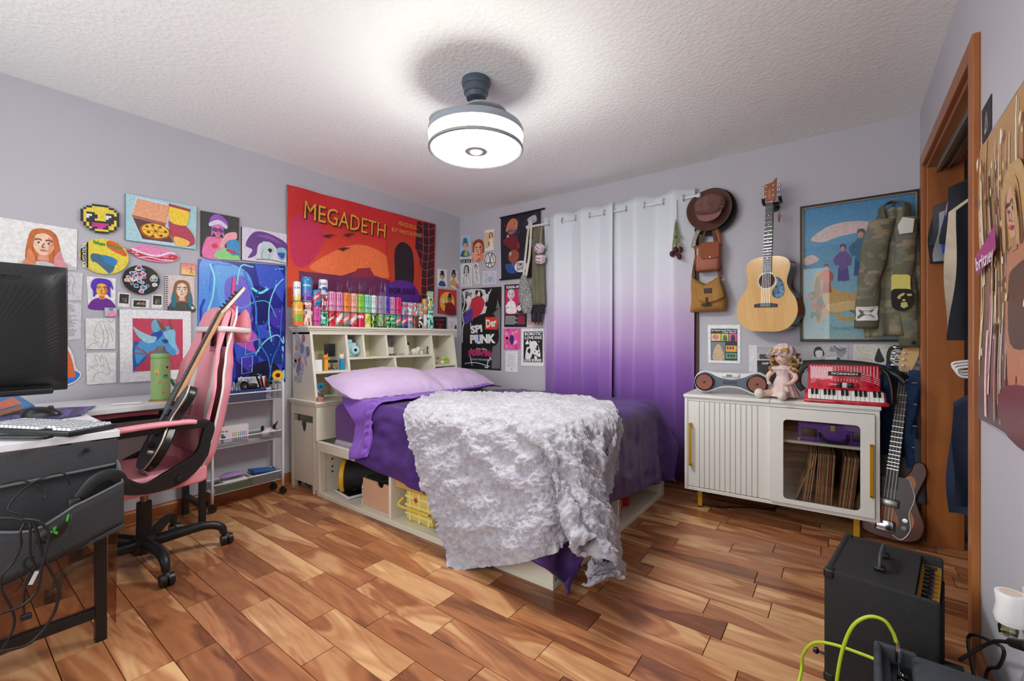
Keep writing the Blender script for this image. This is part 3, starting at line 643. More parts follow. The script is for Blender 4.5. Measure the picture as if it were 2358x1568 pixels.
dispenser(787, 843, zl, (20, 150, 214), (236, 234, 226), (240, 214, 60), 'blue candy dispenser with white head and yellow hat, left shelf')
c = hit(733, 840, x=.29); T = tag(MB().rbox((.285, c.y-.025, zl), (.29, c.y+.03, zl+.085), .002).build('greeting_card', mat('white card', (238, 236, 240), .6)), 'small white card leaning at the left headboard shelf', 'card')
c = hit(763, 840, x=.2); t = thing('toy_chair', 'black miniature chair with silver star base on left headboard shelf', 'toy chair', (.2, c.y, zl))
BLK = mat('satin black plastic', (22, 22, 24), .4)
MB().rbox((.17, c.y-.045, zl+.10), (.185, c.y+.045, zl+.20), .012).build('backrest', BLK, t, 60)
MB().rbox((.17, c.y-.035, zl+.055), (.24, c.y+.035, zl+.075), .01).build('seat', BLK, t, 60)
M = MB().cyl((.205, c.y, zl+.01), (.205, c.y, zl+.06), .006)
for k in range(5): a = k*1.257; M.cyl((.205, c.y, zl+.015), (.205+.04*cos(a), c.y+.04*sin(a), zl+.006), .006, .004, 8)
M.build('star_base', mat('patterned chrome', (150, 150, 150), .3, .9, var=.7, vs=90), t, 40)
for i, px in enumerate((735, 744)):
    c = hit(px, 890, x=.29); t = thing('glass_jar', ('glass jar with blue lid at the left, ' if i == 0 else 'glass jar with blue lid at the right, ')+'on the lower left headboard shelf', 'jar', (.28-.03*i, c.y, .66), group='jars with blue lids')
    q = (.28-.03*i, c.y, .66); MB().lathe([(.0, .001), (.024, .0), (.026, .01), (.026, .075), (.021, .085)], q, 20).build('glass', mat('bead filled glass', (90, 96, 92), .1, var=.8, vs=120, vdark=(235, 235, 235), coat=.5), t, 60)
    MB().lathe([(.0225, .083), (.0235, .086), (.0235, .11), (.02, .114), (.0, .115)], q, 20).build('lid', mat('aqua lid', (40, 150, 205), .35), t, 40)
c = hit(737, 925, x=.38); tag(MB().rbox((.36, c.y-.02, .66), (.40, c.y+.02, .69), .006).build('trinket_box', mat('coral pink trinket', (224, 140, 130), .5, var=.4, vs=60)), 'small coral trinket box on the headboard ledge by the pillow', 'trinket box')
c = hit(808, 866, x=.28); tag(MB().lathe([(0, 0), (.02, 0), (.03, .02), (.028, .05), (.012, .062), (0, .064)], (.24, c.y, .66), 20).build('red_ball', mat('dark red ball', (150, 40, 40), .4)), 'dark red rounded trinket behind the near pillow', 'trinket')
# instant camera
c = hit(810, 800, x=.24); t = thing('instant_camera', 'pale blue instant camera standing in the middle hutch cubby', 'camera', (.22, c.y, zm)); CB = mat('pale blue plastic', (176, 214, 222), .4)
MB().rbox((.18, c.y-.045, zm), (.23, c.y+.055, zm+.115), .016, 3).build('body', CB, t, 60)
l = MB().lathe([(.036, 0), (.036, .02), (.03, .028), (.022, .03), (0, .026)], (.23, c.y+.03, zm+.055), 28, (1, -.25, 0)).build('lens_barrel', CB, t, 40)
MB().lathe([(.012, .029), (.01, .031), (0, .031)], (.23, c.y+.03, zm+.055), 20, (1, -.25, 0)).build('lens', mat('lens black', (30, 34, 40), .1), l, 40)
MB().rbox((.19, c.y-.03, zm+.11), (.225, c.y+.02, zm+.14), .012, 3).build('flash_housing', CB, t, 60)
# photo box and keyring letters
c = hit(901, 795, x=.2); t = thing('photo_box', 'white box with a grey photo print, in the middle hutch cubby', 'photo box', (.2, c.y, zm))
MB().box((.12, c.y-.05, zm+.012), (.17, c.y+.05, zm+.07)).build('box_base', mat('white carton', (226, 224, 214), .6), t, bev=.002)
MB().box((.13, c.y-.05, zm+.07), (.135, c.y+.05, zm+.155)).build('photo', mat('grey photo', (150, 150, 150), .4, var=.6, vs=40), t)
c = hit(915, 815, x=.27)
for i, (dy, cl, nm) in enumerate(((-.07, (120, 118, 112), 'silver chain heap left of the bead letters on middle hutch shelf'), (.03, (190, 190, 182), 'string of pale bead letters on middle hutch shelf'))):
    M = MB()
    for k in range(9): M.rbox((.25, c.y+dy+k*.011-.03, zm), (.262, c.y+dy+k*.011-.021, zm+.012+.004*(k % 2)), .002, 1)
    tag(M.build('bead_string', mat('beads %d' % i, cl, .35, .3, var=.4, vs=90)), nm, 'beads')
# white figurines
def figurine(px, py, zb, col, body, head, label, x=.24, sp=None, cat='figurine'):
    c = hit(px, py, x=x); T = thing('figurine', label, cat, (x, c.y, zb)); m = mat('glaze '+label[:18], col, .3, var=.15, vs=40)
    bx, by, bz = body; M = MB().sph((x, c.y, zb+bz*.95), (bx, by, bz), 18, 12)
    for sx in (-.5, .5):
        for sy in (-.5, .5): M.cyl((x+bx*sx, c.y+by*sy, zb), (x+bx*sx, c.y+by*sy, zb+bz*.8), bz*.22, n=8)
    M.build('body', m, T, 180); hd = MB().sph((x+bx*.4, c.y+head[0], zb+head[1]), head[2], 16, 10).build('head', mat('head '+label[:18], sp, .35) if sp else m, T, 180)
    r = head[2]; MB().sph((x+bx*.4+r*.3, c.y+head[0]-r*.8, zb+head[1]+r*.5), (r*.3, r*.25, r*.4), 8, 6).sph((x+bx*.4+r*.3, c.y+head[0]+r*.8, zb+head[1]+r*.5), (r*.3, r*.25, r*.4), 8, 6).build('ear', m, hd, 180)
    MB().sph((x+bx*.4+r*.85, c.y+head[0]-r*.35, zb+head[1]+r*.15), r*.12, 8, 6).sph((x+bx*.4+r*.85, c.y+head[0]+r*.35, zb+head[1]+r*.15), r*.12, 8, 6).build('eye', mat('black dot', (20, 20, 20), .4), hd)
figurine(955, 812, zm, (236, 232, 224), (.025, .045, .03), (.03, .05, .022), 'white porcelain lamb figurine, larger one in middle hutch cubby')
figurine(970, 812, zm, (240, 238, 232), (.012, .014, .02), (.0, .05, .012), 'small white sitting figurine right of the porcelain lamb')
c = hit(939, 800, x=.25); t = thing('dog_figurine', 'tall white figurine with a black head beside the porcelain lamb', 'figurine', (.25, c.y, zm))
MB().lathe([(0, 0), (.014, 0), (.016, .02), (.011, .06), (.009, .09), (0, .095)], (.25, c.y, zm), 16).build('body', mat('white glaze', (232, 230, 226), .3), t, 180)
MB().sph((.255, c.y, zm+.10), (.014, .012, .014)).build('head', BLK, t, 180)
c = hit(984, 805, x=.26); t = thing('wire_figure', 'small black wire figure at the right of the middle hutch shelf', 'figurine', (.26, c.y, zm))
MB().cyl((.26, c.y-.012, zm), (.26, c.y, zm+.035), .003, n=6).cyl((.26, c.y+.012, zm), (.26, c.y, zm+.035), .003, n=6).cyl((.26, c.y, zm+.033), (.26, c.y, zm+.06), .004, n=6).cyl((.26, c.y-.016, zm+.045), (.26, c.y+.016, zm+.055), .0025, n=6).build('body', BLK, t)
MB().sph((.26, c.y, zm+.067), .008, 10, 8).build('head', BLK, t, 180)
figurine(1007, 830, zr, (190, 170, 140), (.015, .02, .02), (.0, .06, .018), 'grey and tan toy bird at left of right hutch cubby', sp=(120, 124, 136), cat='toy bird')
figurine(1019, 833, zr, (238, 238, 232), (.016, .026, .018), (.0, .05, .016), 'small white toy duck with yellow head in right hutch cubby', sp=(238, 196, 50), cat='toy duck')
c = hit(1028, 831, x=.24); tag(MB().rbox((.22, c.y-.02, zr), (.25, c.y+.02, zr+.045), .005).rbox((.228, c.y-.012, zr+.045), (.242, c.y+.012, zr+.052), .002).build('toy_cube', mat('lime toy cube', (150, 214, 60), .4, var=.2, vs=50)), 'lime green toy cube right of the toy duck', 'toy')
# stickers on the headboard end
rs_ = random.Random(5)
for i in range(34):
    u = hit(693+rs_.gauss(0, 9), 775+i*3.1, y=HY0+.018); a = rs_.random()*6; s = rs_.uniform(.016, .03)
    if not (.04 < u.x < xf(u.z)-.035): u.x = .15+rs_.uniform(-.05, .05)
    P = sp2([(s*(1+.4*rs_.uniform(-1, 1))*cos(a+k*pi/3), s*1.3*(1+.4*rs_.uniform(-1, 1))*sin(a+k*pi/3)) for k in range(6)], 3)
    col = [(214, 206, 220), (222, 218, 226), (200, 194, 206), (216, 206, 212), (206, 180, 110), (200, 120, 116), (150, 156, 178)][rs_.choice([0, 0, 1, 1, 1, 2, 3, 3, 4, 5, 6])]
    d = .0006+.0003*(i % 5)
    st = MB().prism(P, (u.x, HY0+.018, u.z), (1, 0, 0), (0, 0, 1), d).build('sticker', mat('sticker %s' % (col,), col, .2, var=.35, vs=70, vdark=tuple(int(v*.8) for v in col)), hb)
# ---------------------------------------------------------------- white media cabinet
WHT = mat('white lacquer', (232, 230, 226), .4); GOLD = mat('gold yellow metal', (206, 156, 30), .35, .35)
CRZ = R(3.1); CP = Vector((2.523, -.495, 0)); CU = Vector((cos(CRZ), sin(CRZ), 0)); CN = Vector((-sin(CRZ), cos(CRZ), 0))
def cs(px, py):
    """pixel on the cabinet front -> (along, height)"""
    r = (px-1179)/FPX; u = (HY-py)/FPX; q = Vector((-S_+r*C_, C_+r*S_, u)); c = Vector((CX, CY, CZ)); t = (CP-c).dot(CN)/q.dot(CN); p = c+q*t
    return (p-CP).dot(CU), p.z
cab = thing('media_cabinet', 'white sideboard with fluted door, glass door and gold handles', 'cabinet', CP, CRZ, world=False)
CWd, CD, CZ0, CZ1 = 1.0, .37, .115, .722
def cp(n, a, b, m=WHT, par=None, bev=.002): return MB().box(a, b).build(n, m, par or cab, bev=bev)
sm = cs(1773, 930)[0]
cp('side_panel', (0, 0, CZ0), (.02, CD, CZ1)); cp('side_panel', (CWd-.02, 0, CZ0), (CWd, CD, CZ1)); cp('bottom_panel', (.02, 0, CZ0), (CWd-.02, CD, CZ0+.02))
cp('back_panel', (.02, CD-.008, CZ0+.02), (CWd-.02, CD, CZ1), mat('warm wood back', (96, 60, 40), .5, var=.3, vs=5)); cp('header_rail', (.02, .004, CZ1-.022), (CWd-.02, .03, CZ1))
cp('mid_divider', (sm-.01, .035, CZ0+.02), (sm+.01, CD-.01, CZ1-.02))
cp('top_panel', (-.006, -.01, CZ1), (sm-.001, CD+.005, CZ1+.02), bev=.004); cp('top_panel', (sm+.001, -.01, CZ1), (CWd+.006, CD+.005, CZ1+.02), bev=.004)
for s in (.075, CWd-.11):
    for d in (.035, CD-.06):
        l = cp('leg', (s, d, .008), (s+.028, d+.028, CZ0), GOLD); cp('foot_pad', (s+.001, d+.001, 0), (s+.027, d+.027, .008), BLK, l, 0)
za, zb = CZ0+.024, CZ1-.024
# fluted sliding door, each slat its own piece
dl = cp('fluted_door', (.022, .012, za), (sm, .02, zb))
s0, s1 = cs(1611, 1000)[0], cs(1745, 1000)[0]; ns = 11
MB().box((.022, .003, za), (s0-.003, .012, zb)).build('door_stile', WHT, dl, bev=.0015); MB().box((s1+.003, .003, za), (sm, .012, zb)).build('door_stile', WHT, dl, bev=.0015)
for i in range(ns):
    a = s0+(s1-s0)*i/ns; MB().box((a+.0004, .003, za), (a+(s1-s0)/ns-.0028, .012, zb)).build('slat', WHT, dl, bev=.002)
def handle(px, y0, y1, par):
    s, z1 = cs(px, y0); _, z0 = cs(px, y1); MB().box((s-.008, -.03, z0), (s+.008, -.022, z1)).box((s-.008, -.03, z0), (s+.008, .004, z0+.012)).box((s-.008, -.03, z1-.012), (s+.008, .004, z1)).build('handle', GOLD, par, bev=.0015)
handle(1591, 973, 1070, dl)
# glass door: frame with rounded window
wl, wh = cs(1804, 962); wr, wlow = cs(1981, 1172); wlow = .165; wh = .632
def rrect(x0, x1, z0, z1, r, k=5):
    P = []
    for cx_, cz_, a0 in ((x1-r, z0+r, -pi/2), (x1-r, z1-r, 0), (x0+r, z1-r, pi/2), (x0+r, z0+r, pi)):
        P += [(cx_+r*cos(a0+pi/2*i/k), cz_+r*sin(a0+pi/2*i/k)) for i in range(k+1)]
    return P
O = rrect(sm+.001, CWd-.022, za, zb, .002); I = rrect(wl, wr, wlow, wh, .022); M = MB(); n = len(O)
vs = [(a, -.012, b) for a, b in O]+[(a, -.012, b) for a, b in I]+[(a, .004, b) for a, b in O]+[(a, .004, b) for a, b in I]
M.add(vs, [(i, (i+1) % n, n+(i+1) % n, n+i) for i in range(n)]+[(2*n+i, 3*n+i, 3*n+(i+1) % n, 2*n+(i+1) % n) for i in range(n)]+[(n+i, n+(i+1) % n, 3*n+(i+1) % n, 3*n+i) for i in range(n)]+[(i, 2*n+i, 2*n+(i+1) % n, (i+1) % n) for i in range(n)])
gd = M.build('glass_door', WHT, cab, bev=.0015)
MB().box((wl-.01, -.004, wlow-.01), (wr+.01, -.001, wh+.01)).build('pane', glassy('cabinet glass', (250, 248, 244), .03), gd)
handle(2006, 1022, 1143, gd)
ZS = .50; cp('inner_shelf', (sm+.01, .06, ZS-.016), (CWd-.02, CD-.01, ZS))
def cl(s, d, z): return CP+CU*s+CN*d+Vector((0, 0, z))
# purple suitcase turntable on the shelf
q = cl((wl+wr)/2+.06, .19, ZS+.001); t = thing('suitcase_turntable', 'purple suitcase record player on the shelf behind cabinet glass', 'record player', q, CRZ, world=False)
PU = mat('purple leatherette', (104, 44, 170), .5, bump=.2, bs=300); MB().rbox((-.17, -.10, .0), (.17, .12, .11), .008).build('case', PU, t, 60)
MB().rbox((-.15, -.106, .025), (-.075, -.098, .075), .004).rbox((.09, -.106, .025), (.16, -.098, .075), .004).build('speaker_grille', BLK, t, 60)
MB().tube([(-.06, -.102, .055), (-.055, -.125, .03), (-.03, -.13, .012), (.04, -.13, .012), (.065, -.125, .03), (.07, -.102, .055)], .008).build('carry_handle', BLK, t, 60)
MB().rbox((-.012, -.108, .07), (.014, -.099, .105), .002).build('latch', mat('brass latch', (190, 180, 150), .3, .9), t)
MB().rbox((-.173, -.104, .0), (-.155, -.09, .016), .003).build('corner_guard', MATS['brass latch'], t)
# records
RM = attr_mat('record sleeves', .6, var=.2)
rcol = [(206, 168, 126), (206, 176, 130), (140, 98, 64), (90, 66, 52), (190, 150, 110), (160, 110, 90), (214, 196, 160), (120, 90, 70), (170, 70, 50), (200, 170, 120), (60, 50, 46)]
meshes = []
for i, c in enumerate(rcol):
    M = MB(); M.col = c; M.rbox((0, -.15, 0), (.0040, .15, .305), .0008, 1); me = M.build('tmp', RM).data; meshes.append(me)
for o in [o for o in COL.objects if o.name.startswith('tmp')]: bpy.data.objects.remove(o)
k = 0
for sa, sb, cnt, lean in ((wl+.05, wl+.056, 2, R(20)), (wl+.085, wl+.13, 9, R(7)), (wl+.155, wl+.235, 18, R(3)), (wl+.262, wl+.33, 15, R(6))):
    for i in range(cnt):
        o = bpy.data.objects.new('vinyl_record', meshes[(k*7+i*3) % len(meshes)]); COL.objects.link(o); k += 1
        o.location = cl(sa+(sb-sa)*i/cnt, .20+.006*rnd.uniform(-1, 1), CZ0+.0205); o.rotation_euler = (0, lean+R(.4)*rnd.uniform(-1, 1), CRZ)
        tag(o, 'worn record sleeve '+{2: 'of the leaning pair at the left', 9: 'in the left cluster', 18: 'in the big middle cluster', 15: 'in the right cluster'}[cnt]+' behind the cabinet glass', 'record', 'records behind the cabinet glass')
CT2 = CZ1+.0205
# ---------------------------------------------------------------- boombox
q = cl(cs(1683, 905)[0]-.02, .16, CT2); bb = thing('boombox', 'grey and white bone-shaped boombox with round brown speakers on the cabinet', 'boombox', q, CRZ+R(2), world=False)
w2 = .215
topc = [(-w2, .075), (-w2+.01, .115), (-w2+.05, .142), (-w2+.09, .138), (-.07, .112), (0, .10), (.07, .112), (w2-.09, .138), (w2-.05, .142), (w2-.01, .115), (w2, .075)]
botc = [(w2-.01, .04), (w2-.05, .016), (w2-.09, .022), (.06, .05), (0, .058), (-.06, .05), (-w2+.09, .022), (-w2+.05, .016), (-w2+.01, .04)]
GR = mat('boombox grey', (88, 96, 108), .35, .3); WP = mat('boombox white', (222, 224, 224), .35)
MB().prism(sp2(topc+botc, 3), (0, -.055, 0), (1, 0, 0), (0, 0, 1), -.018).build('front_shell', GR, bb, 40, bev=.004)
inn = [(-w2-.004, .075), (-w2+.008, .12), (-w2+.05, .148), (-.08, .14), (0, .142), (.08, .14), (w2-.05, .148), (w2-.008, .12), (w2+.004, .075), (w2-.01, .03), (w2-.05, .01), (w2-.09, .012), (.06, .04), (0, .046), (-.06, .04), (-w2+.09, .012), (-w2+.05, .01), (-w2+.01, .03)]
MB().prism(sp2(inn, 3), (0, .06, 0), (1, 0, 0), (0, 0, 1), .112).build('rear_shell', WP, bb, 40, bev=.006)
for s in (-1, 1):
    c = (s*(w2-.062), -.075, .079)
    sp = MB().lathe([(.05, 0), (.056, .004), (.058, .008), (.054, .010), (.05, .004)], c, 32, (0, -1, 0)).build('speaker_ring', BLK, bb, 40)
    MB().lathe([(.05, .005), (.02, .001), (.0, .001)], c, 28, (0, -1, 0)).build('cone', mat('speaker cone', (142, 84, 70), .6), sp, 60); MB().lathe([(.014, .001), (.01, .005), (0, .007)], c, 16, (0, -1, 0)).build('dust_cap', mat('dust cap', (70, 66, 70), .4), sp, 60)
    MB().lathe([(.014, 0), (.02, .006), (.02, .012)], (s*(w2-.07), -.01, 0), 12).build('foot', WP, bb, 40)
vs, fs, w_ = text_tris('SONY', .03); MB().add([((a-w_/2)*.022, -.0745, .071+b*.02) for a, b in vs], fs).build('lettering', mat('dark letter', (58, 62, 70), .4), bb)
dp = MB().rbox((-.05, -.062, .114), (.055, -.05, .140), .008, 3).build('control_panel', WP, bb, 60)
MB().rbox((-.022, -.0655, .119), (.012, -.061, .133), .004).build('display', mat('lcd grey', (120, 132, 124), .2), dp); MB().cyl((.038, -.062, .125), (.038, -.068, .125), .007, n=14).build('button', WP, dp, 40)
# ---------------------------------------------------------------- porcelain doll
q = cl(cs(1797, 905)[0]+.010, .13, CT2); D = thing('porcelain_doll', 'seated doll with blond curls, pink dress and pink bonnet on the cabinet', 'doll', q, CRZ+R(-25), world=False)
SK = mat('doll porcelain', (236, 200, 186), .35, var=.06, vs=14); PK = mat('pink dress cotton', (234, 208, 208), .8, var=.14, vs=22, bump=.5, bs=70); LACE = mat('lace white', (238, 228, 218), .8, bump=.6, bs=120)
HAIR = mat('blond curls', (190, 146, 78), .5, var=.35, vs=45, bump=.4, bs=60)
def ruf(r0, r1, z0, z1, n=14, amp=.1, nn=56, sx=1, sy=1, o=(0, 0)):
    def f(u, v): a = 2*pi*u; r = (r0+(r1-r0)*v)*(1+amp*v*sin(n*a)); return Vector((o[0]+r*cos(a)*sx, o[1]+r*sin(a)*sy, z0+(z1-z0)*v))
    return f
M = MB(); M.grid(ruf(.036, .082, .135, .012, 15, .09), 60, 8, True).grid(ruf(.045, .036, .19, .135, 10, .03), 40, 4, True)
M.sph((0, .0, .18), (.046, .036, .024)).build('dress', PK, D, 180)
for s in (-1, 1): MB().sph((s*.052, -.0, .175), (.026, .024, .026), 14, 10).build('sleeve', PK, D, 180)
MB().grid(ruf(.02, .052, .2, .178, 11, .12), 44, 3, True).build('lace_collar', LACE, D, 180)
for s in (-1, 1): MB().tube([(s*.058, -.004, .165), (s*.082, -.02, .13), (s*.07, -.05, .10), (s*.05, -.07, .092)], [.016, .015, .012, .012]).sph((s*.046, -.074, .09), (.012, .014, .01)).build('arm', SK, D, 180)
for s in (-1, 1):
    lg = MB().tube([(s*.03, -.03, .03), (s*.055, -.09, .028), (s*.065, -.125, .026)], [.026, .022, .018]).build('leg', SK, D, 180)
    MB().sph((s*.068, -.145, .03), (.026, .030, .030), 16, 10).build('bootie', LACE, lg, 180)
hc = Vector((0, -.008, .252)); hd = MB()
def face(u, v):
    a = 2*pi*u; t = pi*v; r = Vector((sin(t)*cos(a)*.042, sin(t)*sin(a)*.044, cos(t)*.05)); 
    if r.y < 0: r.y -= .004*max(0, 1-abs(r.x)/.02)*max(0, 1-abs(r.z+.006)/.016); r.x *= 1-.12*max(0, -r.z/.05); r.y -= .004*max(0, 1-abs(abs(r.x)-.02)/.016)*max(0, 1-abs(r.z+.014)/.016)
    return hc+r
hd.grid(face, 36, 24, True).cyl(hc+Vector((0, .004, -.045)), hc+Vector((0, .004, -.07)), .014); H = hd.build('head', SK, D, 180)
for s in (-1, 1):
    MB().sph(hc+Vector((s*.017, -.038, .002)), (.0085, .004, .0062), 12, 8).build('eye', mat('doll eye white', (230, 226, 220), .2), H, 180); MB().sph(hc+Vector((s*.017, -.0415, .002)), (.0045, .002, .005), 10, 8).build('iris', mat('doll iris', (60, 44, 34), .15), H, 180)
    MB().tube([hc+Vector((s*.008, -.041, .012)), hc+Vector((s*.018, -.041, .0155)), hc+Vector((s*.027, -.036, .012))], .0014, 6).build('eyebrow', HAIR, H)
MB().sph(hc+Vector((0, -.043, -.024)), (.009, .003, .003), 12, 8).build('lips', mat('doll lips', (196, 110, 104), .35), H, 180)
M = MB(); M.sph(hc+Vector((0, .012, .012)), (.05, .046, .052), 18, 12)
rr = random.Random(3)
for k in range(11):
    x = (k-5)/5*.04; M.tube([hc+Vector((x, -.030, .05)), hc+Vector((x*1.05+.004, -.05+abs(x)*.25, .04)), hc+Vector((x*1.12, -.05+abs(x)*.35, .024+.006*rr.random()))], .009, 8)
for s in (-1, 1):
    for k in range(6):
        bx = s*(.043+.006*(k % 3)); by = -.024+.016*k; zs = hc.z+.02; P = []
        for j in range(22): a = j*.95; P.append((bx+s*.0011*j+.009*cos(a), by+.009*sin(a), zs-.0053*j))
        M.tube(P, .0068, 6, 2)
M.build('hair', HAIR, D, 180)
bn = MB()
def bonnet(u, v): a = 2*pi*u; t = v*pi*.62; r = .068*sin(t)*(1+.05*sin(12*a)); return hc+Matrix.Rotation(R(-28), 3, 'X') @ Vector((r*cos(a), r*sin(a), .012+.078*cos(t)))
bn.grid(bonnet, 48, 10, True); B = bn.build('bonnet', PK, D, 180)
def brim(u, v): a = 2*pi*u; r = (.060+.028*v)*(1+.07*v*sin(15*a)); return hc+Matrix.Rotation(R(-28), 3, 'X') @ Vector((r*cos(a), r*sin(a), .0-.012*v+.008*v*sin(15*a+1)))
MB().grid(brim, 72, 3, True).build('bonnet_ruffle', LACE, B, 180)
# ---------------------------------------------------------------- accordion
q = cl(cs(1940, 930)[0]+.012, .085, CT2+.0005); A = thing('accordion', 'red pearloid piano accordion with black straps standing on the cabinet', 'accordion', q, CRZ-R(1), world=False)
RP = mat('red pearloid', (176, 18, 44), .12, var=.6, vs=22, coat=.8, vdark=(226, 60, 76)); L2 = .19
KT = Matrix.Translation((0, -.075, .012)) @ Matrix.Rotation(R(48), 4, 'X')
MB().rbox((-L2, -.095, 0), (L2, .05, .022), .009, 3).build('keyboard_base', RP, A, 60)
MB().box((-L2+.004, .006, -.018), (L2-.012, .075, -.001), KT).build('key_bed', RP, A)
MB().rbox((-L2+.02, -.02, .022), (L2-.03, .13, .215), .014, 3).build('body', RP, A, 60)
ik = L2*2-.04
for i in range(17):
    x = -L2+.02+ik*i/17; MB().rbox((x+.0006, .0, .0), (x+ik/17-.0006, .07, .012), .002, 2, KT).build('white_key', mat('key ivory', (238, 238, 234), .25), A, 60)
for i in range(16):
    if i % 7 in (2, 6): continue
    x = -L2+.02+ik*(i+1)/17; MB().rbox((x-.006, .032, .012), (x+.006, .07, .021), .002, 2, KT).build('black_key', BLK, A, 60)
MB().box((-L2+.012, -.036, .066), (L2-.022, -.018, .076)).build('key_slip', mat('signal red', (214, 24, 30), .3), A, bev=.002)
gm = mat('grille silver', (214, 176, 186), .3, .4); fy = -.0215
for i in range(22):
    x = -L2+.035+(2*L2-.08)*i/21; c = abs(i-10.5)/10.5; z0 = .186-.038*c; MB().box((x-.0022, fy, z0), (x+.0022, fy+.003, .21)).build('grille_bar', gm, A)
for s in (-1, 1):
    for j in range(4):
        mt = Matrix.Translation((s*.095, fy, .162-.0105*j)) @ Matrix.Rotation(s*R(14), 4, 'Y'); MB().box((-.024, 0, -.0016), (.024, .003, .0016), mt).build('grille_bar', gm, A)
        mt = Matrix.Translation((s*.142, fy, .146-.0105*j)) @ Matrix.Rotation(s*R(26), 4, 'Y'); MB().box((-.014, 0, -.0016), (.014, .003, .0016), mt).build('grille_bar', gm, A)
for i in range(9): x = -.056+.014*i; MB().box((x-.0016, fy, .124-.004*abs(i-4)/4), (x+.0016, fy+.003, .139-.004*abs(i-4)/4)).build('grille_bar', gm, A)
nb = MB().box((-.075, fy-.0006, .152), (.075, fy+.003, .176)).build('name_plate', mat('plate black', (24, 22, 24), .3), A)
vs, fs, w_ = text_tris('HONNICAI', .03); MB().add([(-(a-w_/2)*.0165, fy-.0012, .1705-b*.011) for a, b in vs], fs).build('lettering', mat('plate letters', (224, 220, 220), .3, .3), nb)
sw = MB().rbox((-.075, fy-.012, .088), (.065, fy+.004, .114), .012, 3).build('switch_housing', RP, A, 60)
for i, m in enumerate((BLK, mat('switch grey', (206, 204, 200), .3), BLK)): MB().rbox((-.036+.026*i, fy-.022, .087), (-.013+.026*i, fy-.008, .116), .003).build('switch', m, sw, 60)
STRAP = mat('black leather strap', (18, 17, 18), .45, bump=.15, bs=120)
MB().tube([(-L2-.005, .0, .06), (-L2-.03, .0, .10), (-L2-.02, .02, .17), (-L2+.03, .03, .215), (0, .035, .225), (L2-.05, .03, .21), (L2-.01, .02, .19)], .01, 10, 5, flat=(.006, .017)).build('shoulder_strap', STRAP, A, 180)
MB().tube([(L2-.04, .02, .2), (L2-.0, .0, .175), (L2+.015, -.03, .12), (L2+.02, -.045, .05), (L2+.02, -.04, .012)], .01, 10, 5, flat=(.018, .008)).tube([(L2-.01, .02, .19), (L2+.05, .02, .175), (L2+.085, .03, .15)], .01, 8, 4, flat=(.004, .014)).tube([(L2-.01, .02, .185), (L2+.04, .0, .16), (L2+.07, -.01, .12)], .01, 8, 4, flat=(.004, .014)).build('hand_strap', STRAP, A, 180)
# power cord under the cabinet
tag(MB().tube([(2.63, -.30, .10), (2.60, -.36, .05), (2.62, -.42, .012), (2.70, -.40, .006), (2.85, -.30, .006), (3.0, -.22, .008), (3.05, -.1, .05)], .0045, 8, 6).build('power_cord', BLK, None, 180), 'black power cord looping on the floor under the white cabinet', 'cord')
# ---------------------------------------------------------------- pink gaming chair (faces -y)
PINK = mat('pink leatherette', (242, 156, 170), .42, var=.06, vs=6, bump=.08, bs=200); PKW = mat('white leatherette', (226, 220, 220), .45); MTB = mat('matt black steel', (24, 25, 27), .42, bump=.05, bs=200)
ch = thing('gaming_chair', 'pink and white gaming chair with black armrests and five-star base', 'chair', (.60, -2.87, 0), R(3), world=False)
def pad(fn, name, m, par, nu=24, nv=24): return MB().grid(fn, nu, nv).build(name, m, par, 180)
# base: hub, five arms, casters
MB().lathe([(.0, .055), (.05, .055), (.058, .075), (.055, .12), (.034, .14), (.0, .14)], (0, 0, 0), 28).build('hub', MTB, ch, 40)
MB().cyl((0, 0, .12), (0, 0, .30), .032, .03, 24).build('column_cover', MTB, ch, 40); MB().cyl((0, 0, .30), (0, 0, .395), .016, n=20).build('gas_lift', mat('bronze chrome', (150, 120, 104), .25, .9), ch, 40)
MB().rbox((-.09, -.13, .365), (.09, .11, .395), .012).rbox((-.13, -.12, .32), (-.05, -.02, .37), .01).build('tilt_mechanism', MTB, ch, 60)
for k, ang in enumerate((-3, 69, 141, 213, 285)):
    a = R(ang); d = Vector((cos(a), sin(a), 0)); P = [d*.04+Vector((0, 0, .10)), d*.15+Vector((0, 0, .114)), d*.25+Vector((0, 0, .122)), d*.315+Vector((0, 0, .10)), d*.33+Vector((0, 0, .062))]
    ar = MB().tube(P, [.030, .026, .022, .020, .016], 12, 5).build('base_arm', MTB, ch, 180)
    c = d*.343+Vector((0, 0, .028)); t = Vector((-d.y, d.x, 0)); sw = (t*cos(k*1.3)+d*sin(k*1.3)).normalized()
    cw = MB(); 
    for s in (-1, 1): cw.cyl(c+sw*.004*s, c+sw*.026*s, .028, .026, 20)
    W_ = cw.build('caster', BLK, ar, 40); MB().cyl(c+Vector((0, 0, .01)), c-d*.013+Vector((0, 0, .045)), .012, n=12).sph(c+Vector((0, 0, .012)), (.022, .022, .022), 14, 8).build('caster_fork', BLK, W_, 60)
# seat cushion
bm_ = bmesh.new(); bmesh.ops.create_cube(bm_, size=1); bmesh.ops.subdivide_edges(bm_, edges=bm_.edges[:], cuts=9, use_grid_fill=True)
for v in bm_.verts:
    p = v.co*2; q = p.copy(); n_ = 7; L = (abs(p.x)**n_+abs(p.y)**n_+abs(p.z)**n_)**(1/n_); q /= max(L, 1e-6)
    top = .012*(1-q.x*q.x)*(1 if q.z > 0 else 0); v.co = Vector((q.x*.235, -.015+q.y*.225, .43+q.z*.045-top+.012*abs(q.x)**3*(q.z > 0)))
MB().bm(bm_).build('seat', PINK, ch, 180)
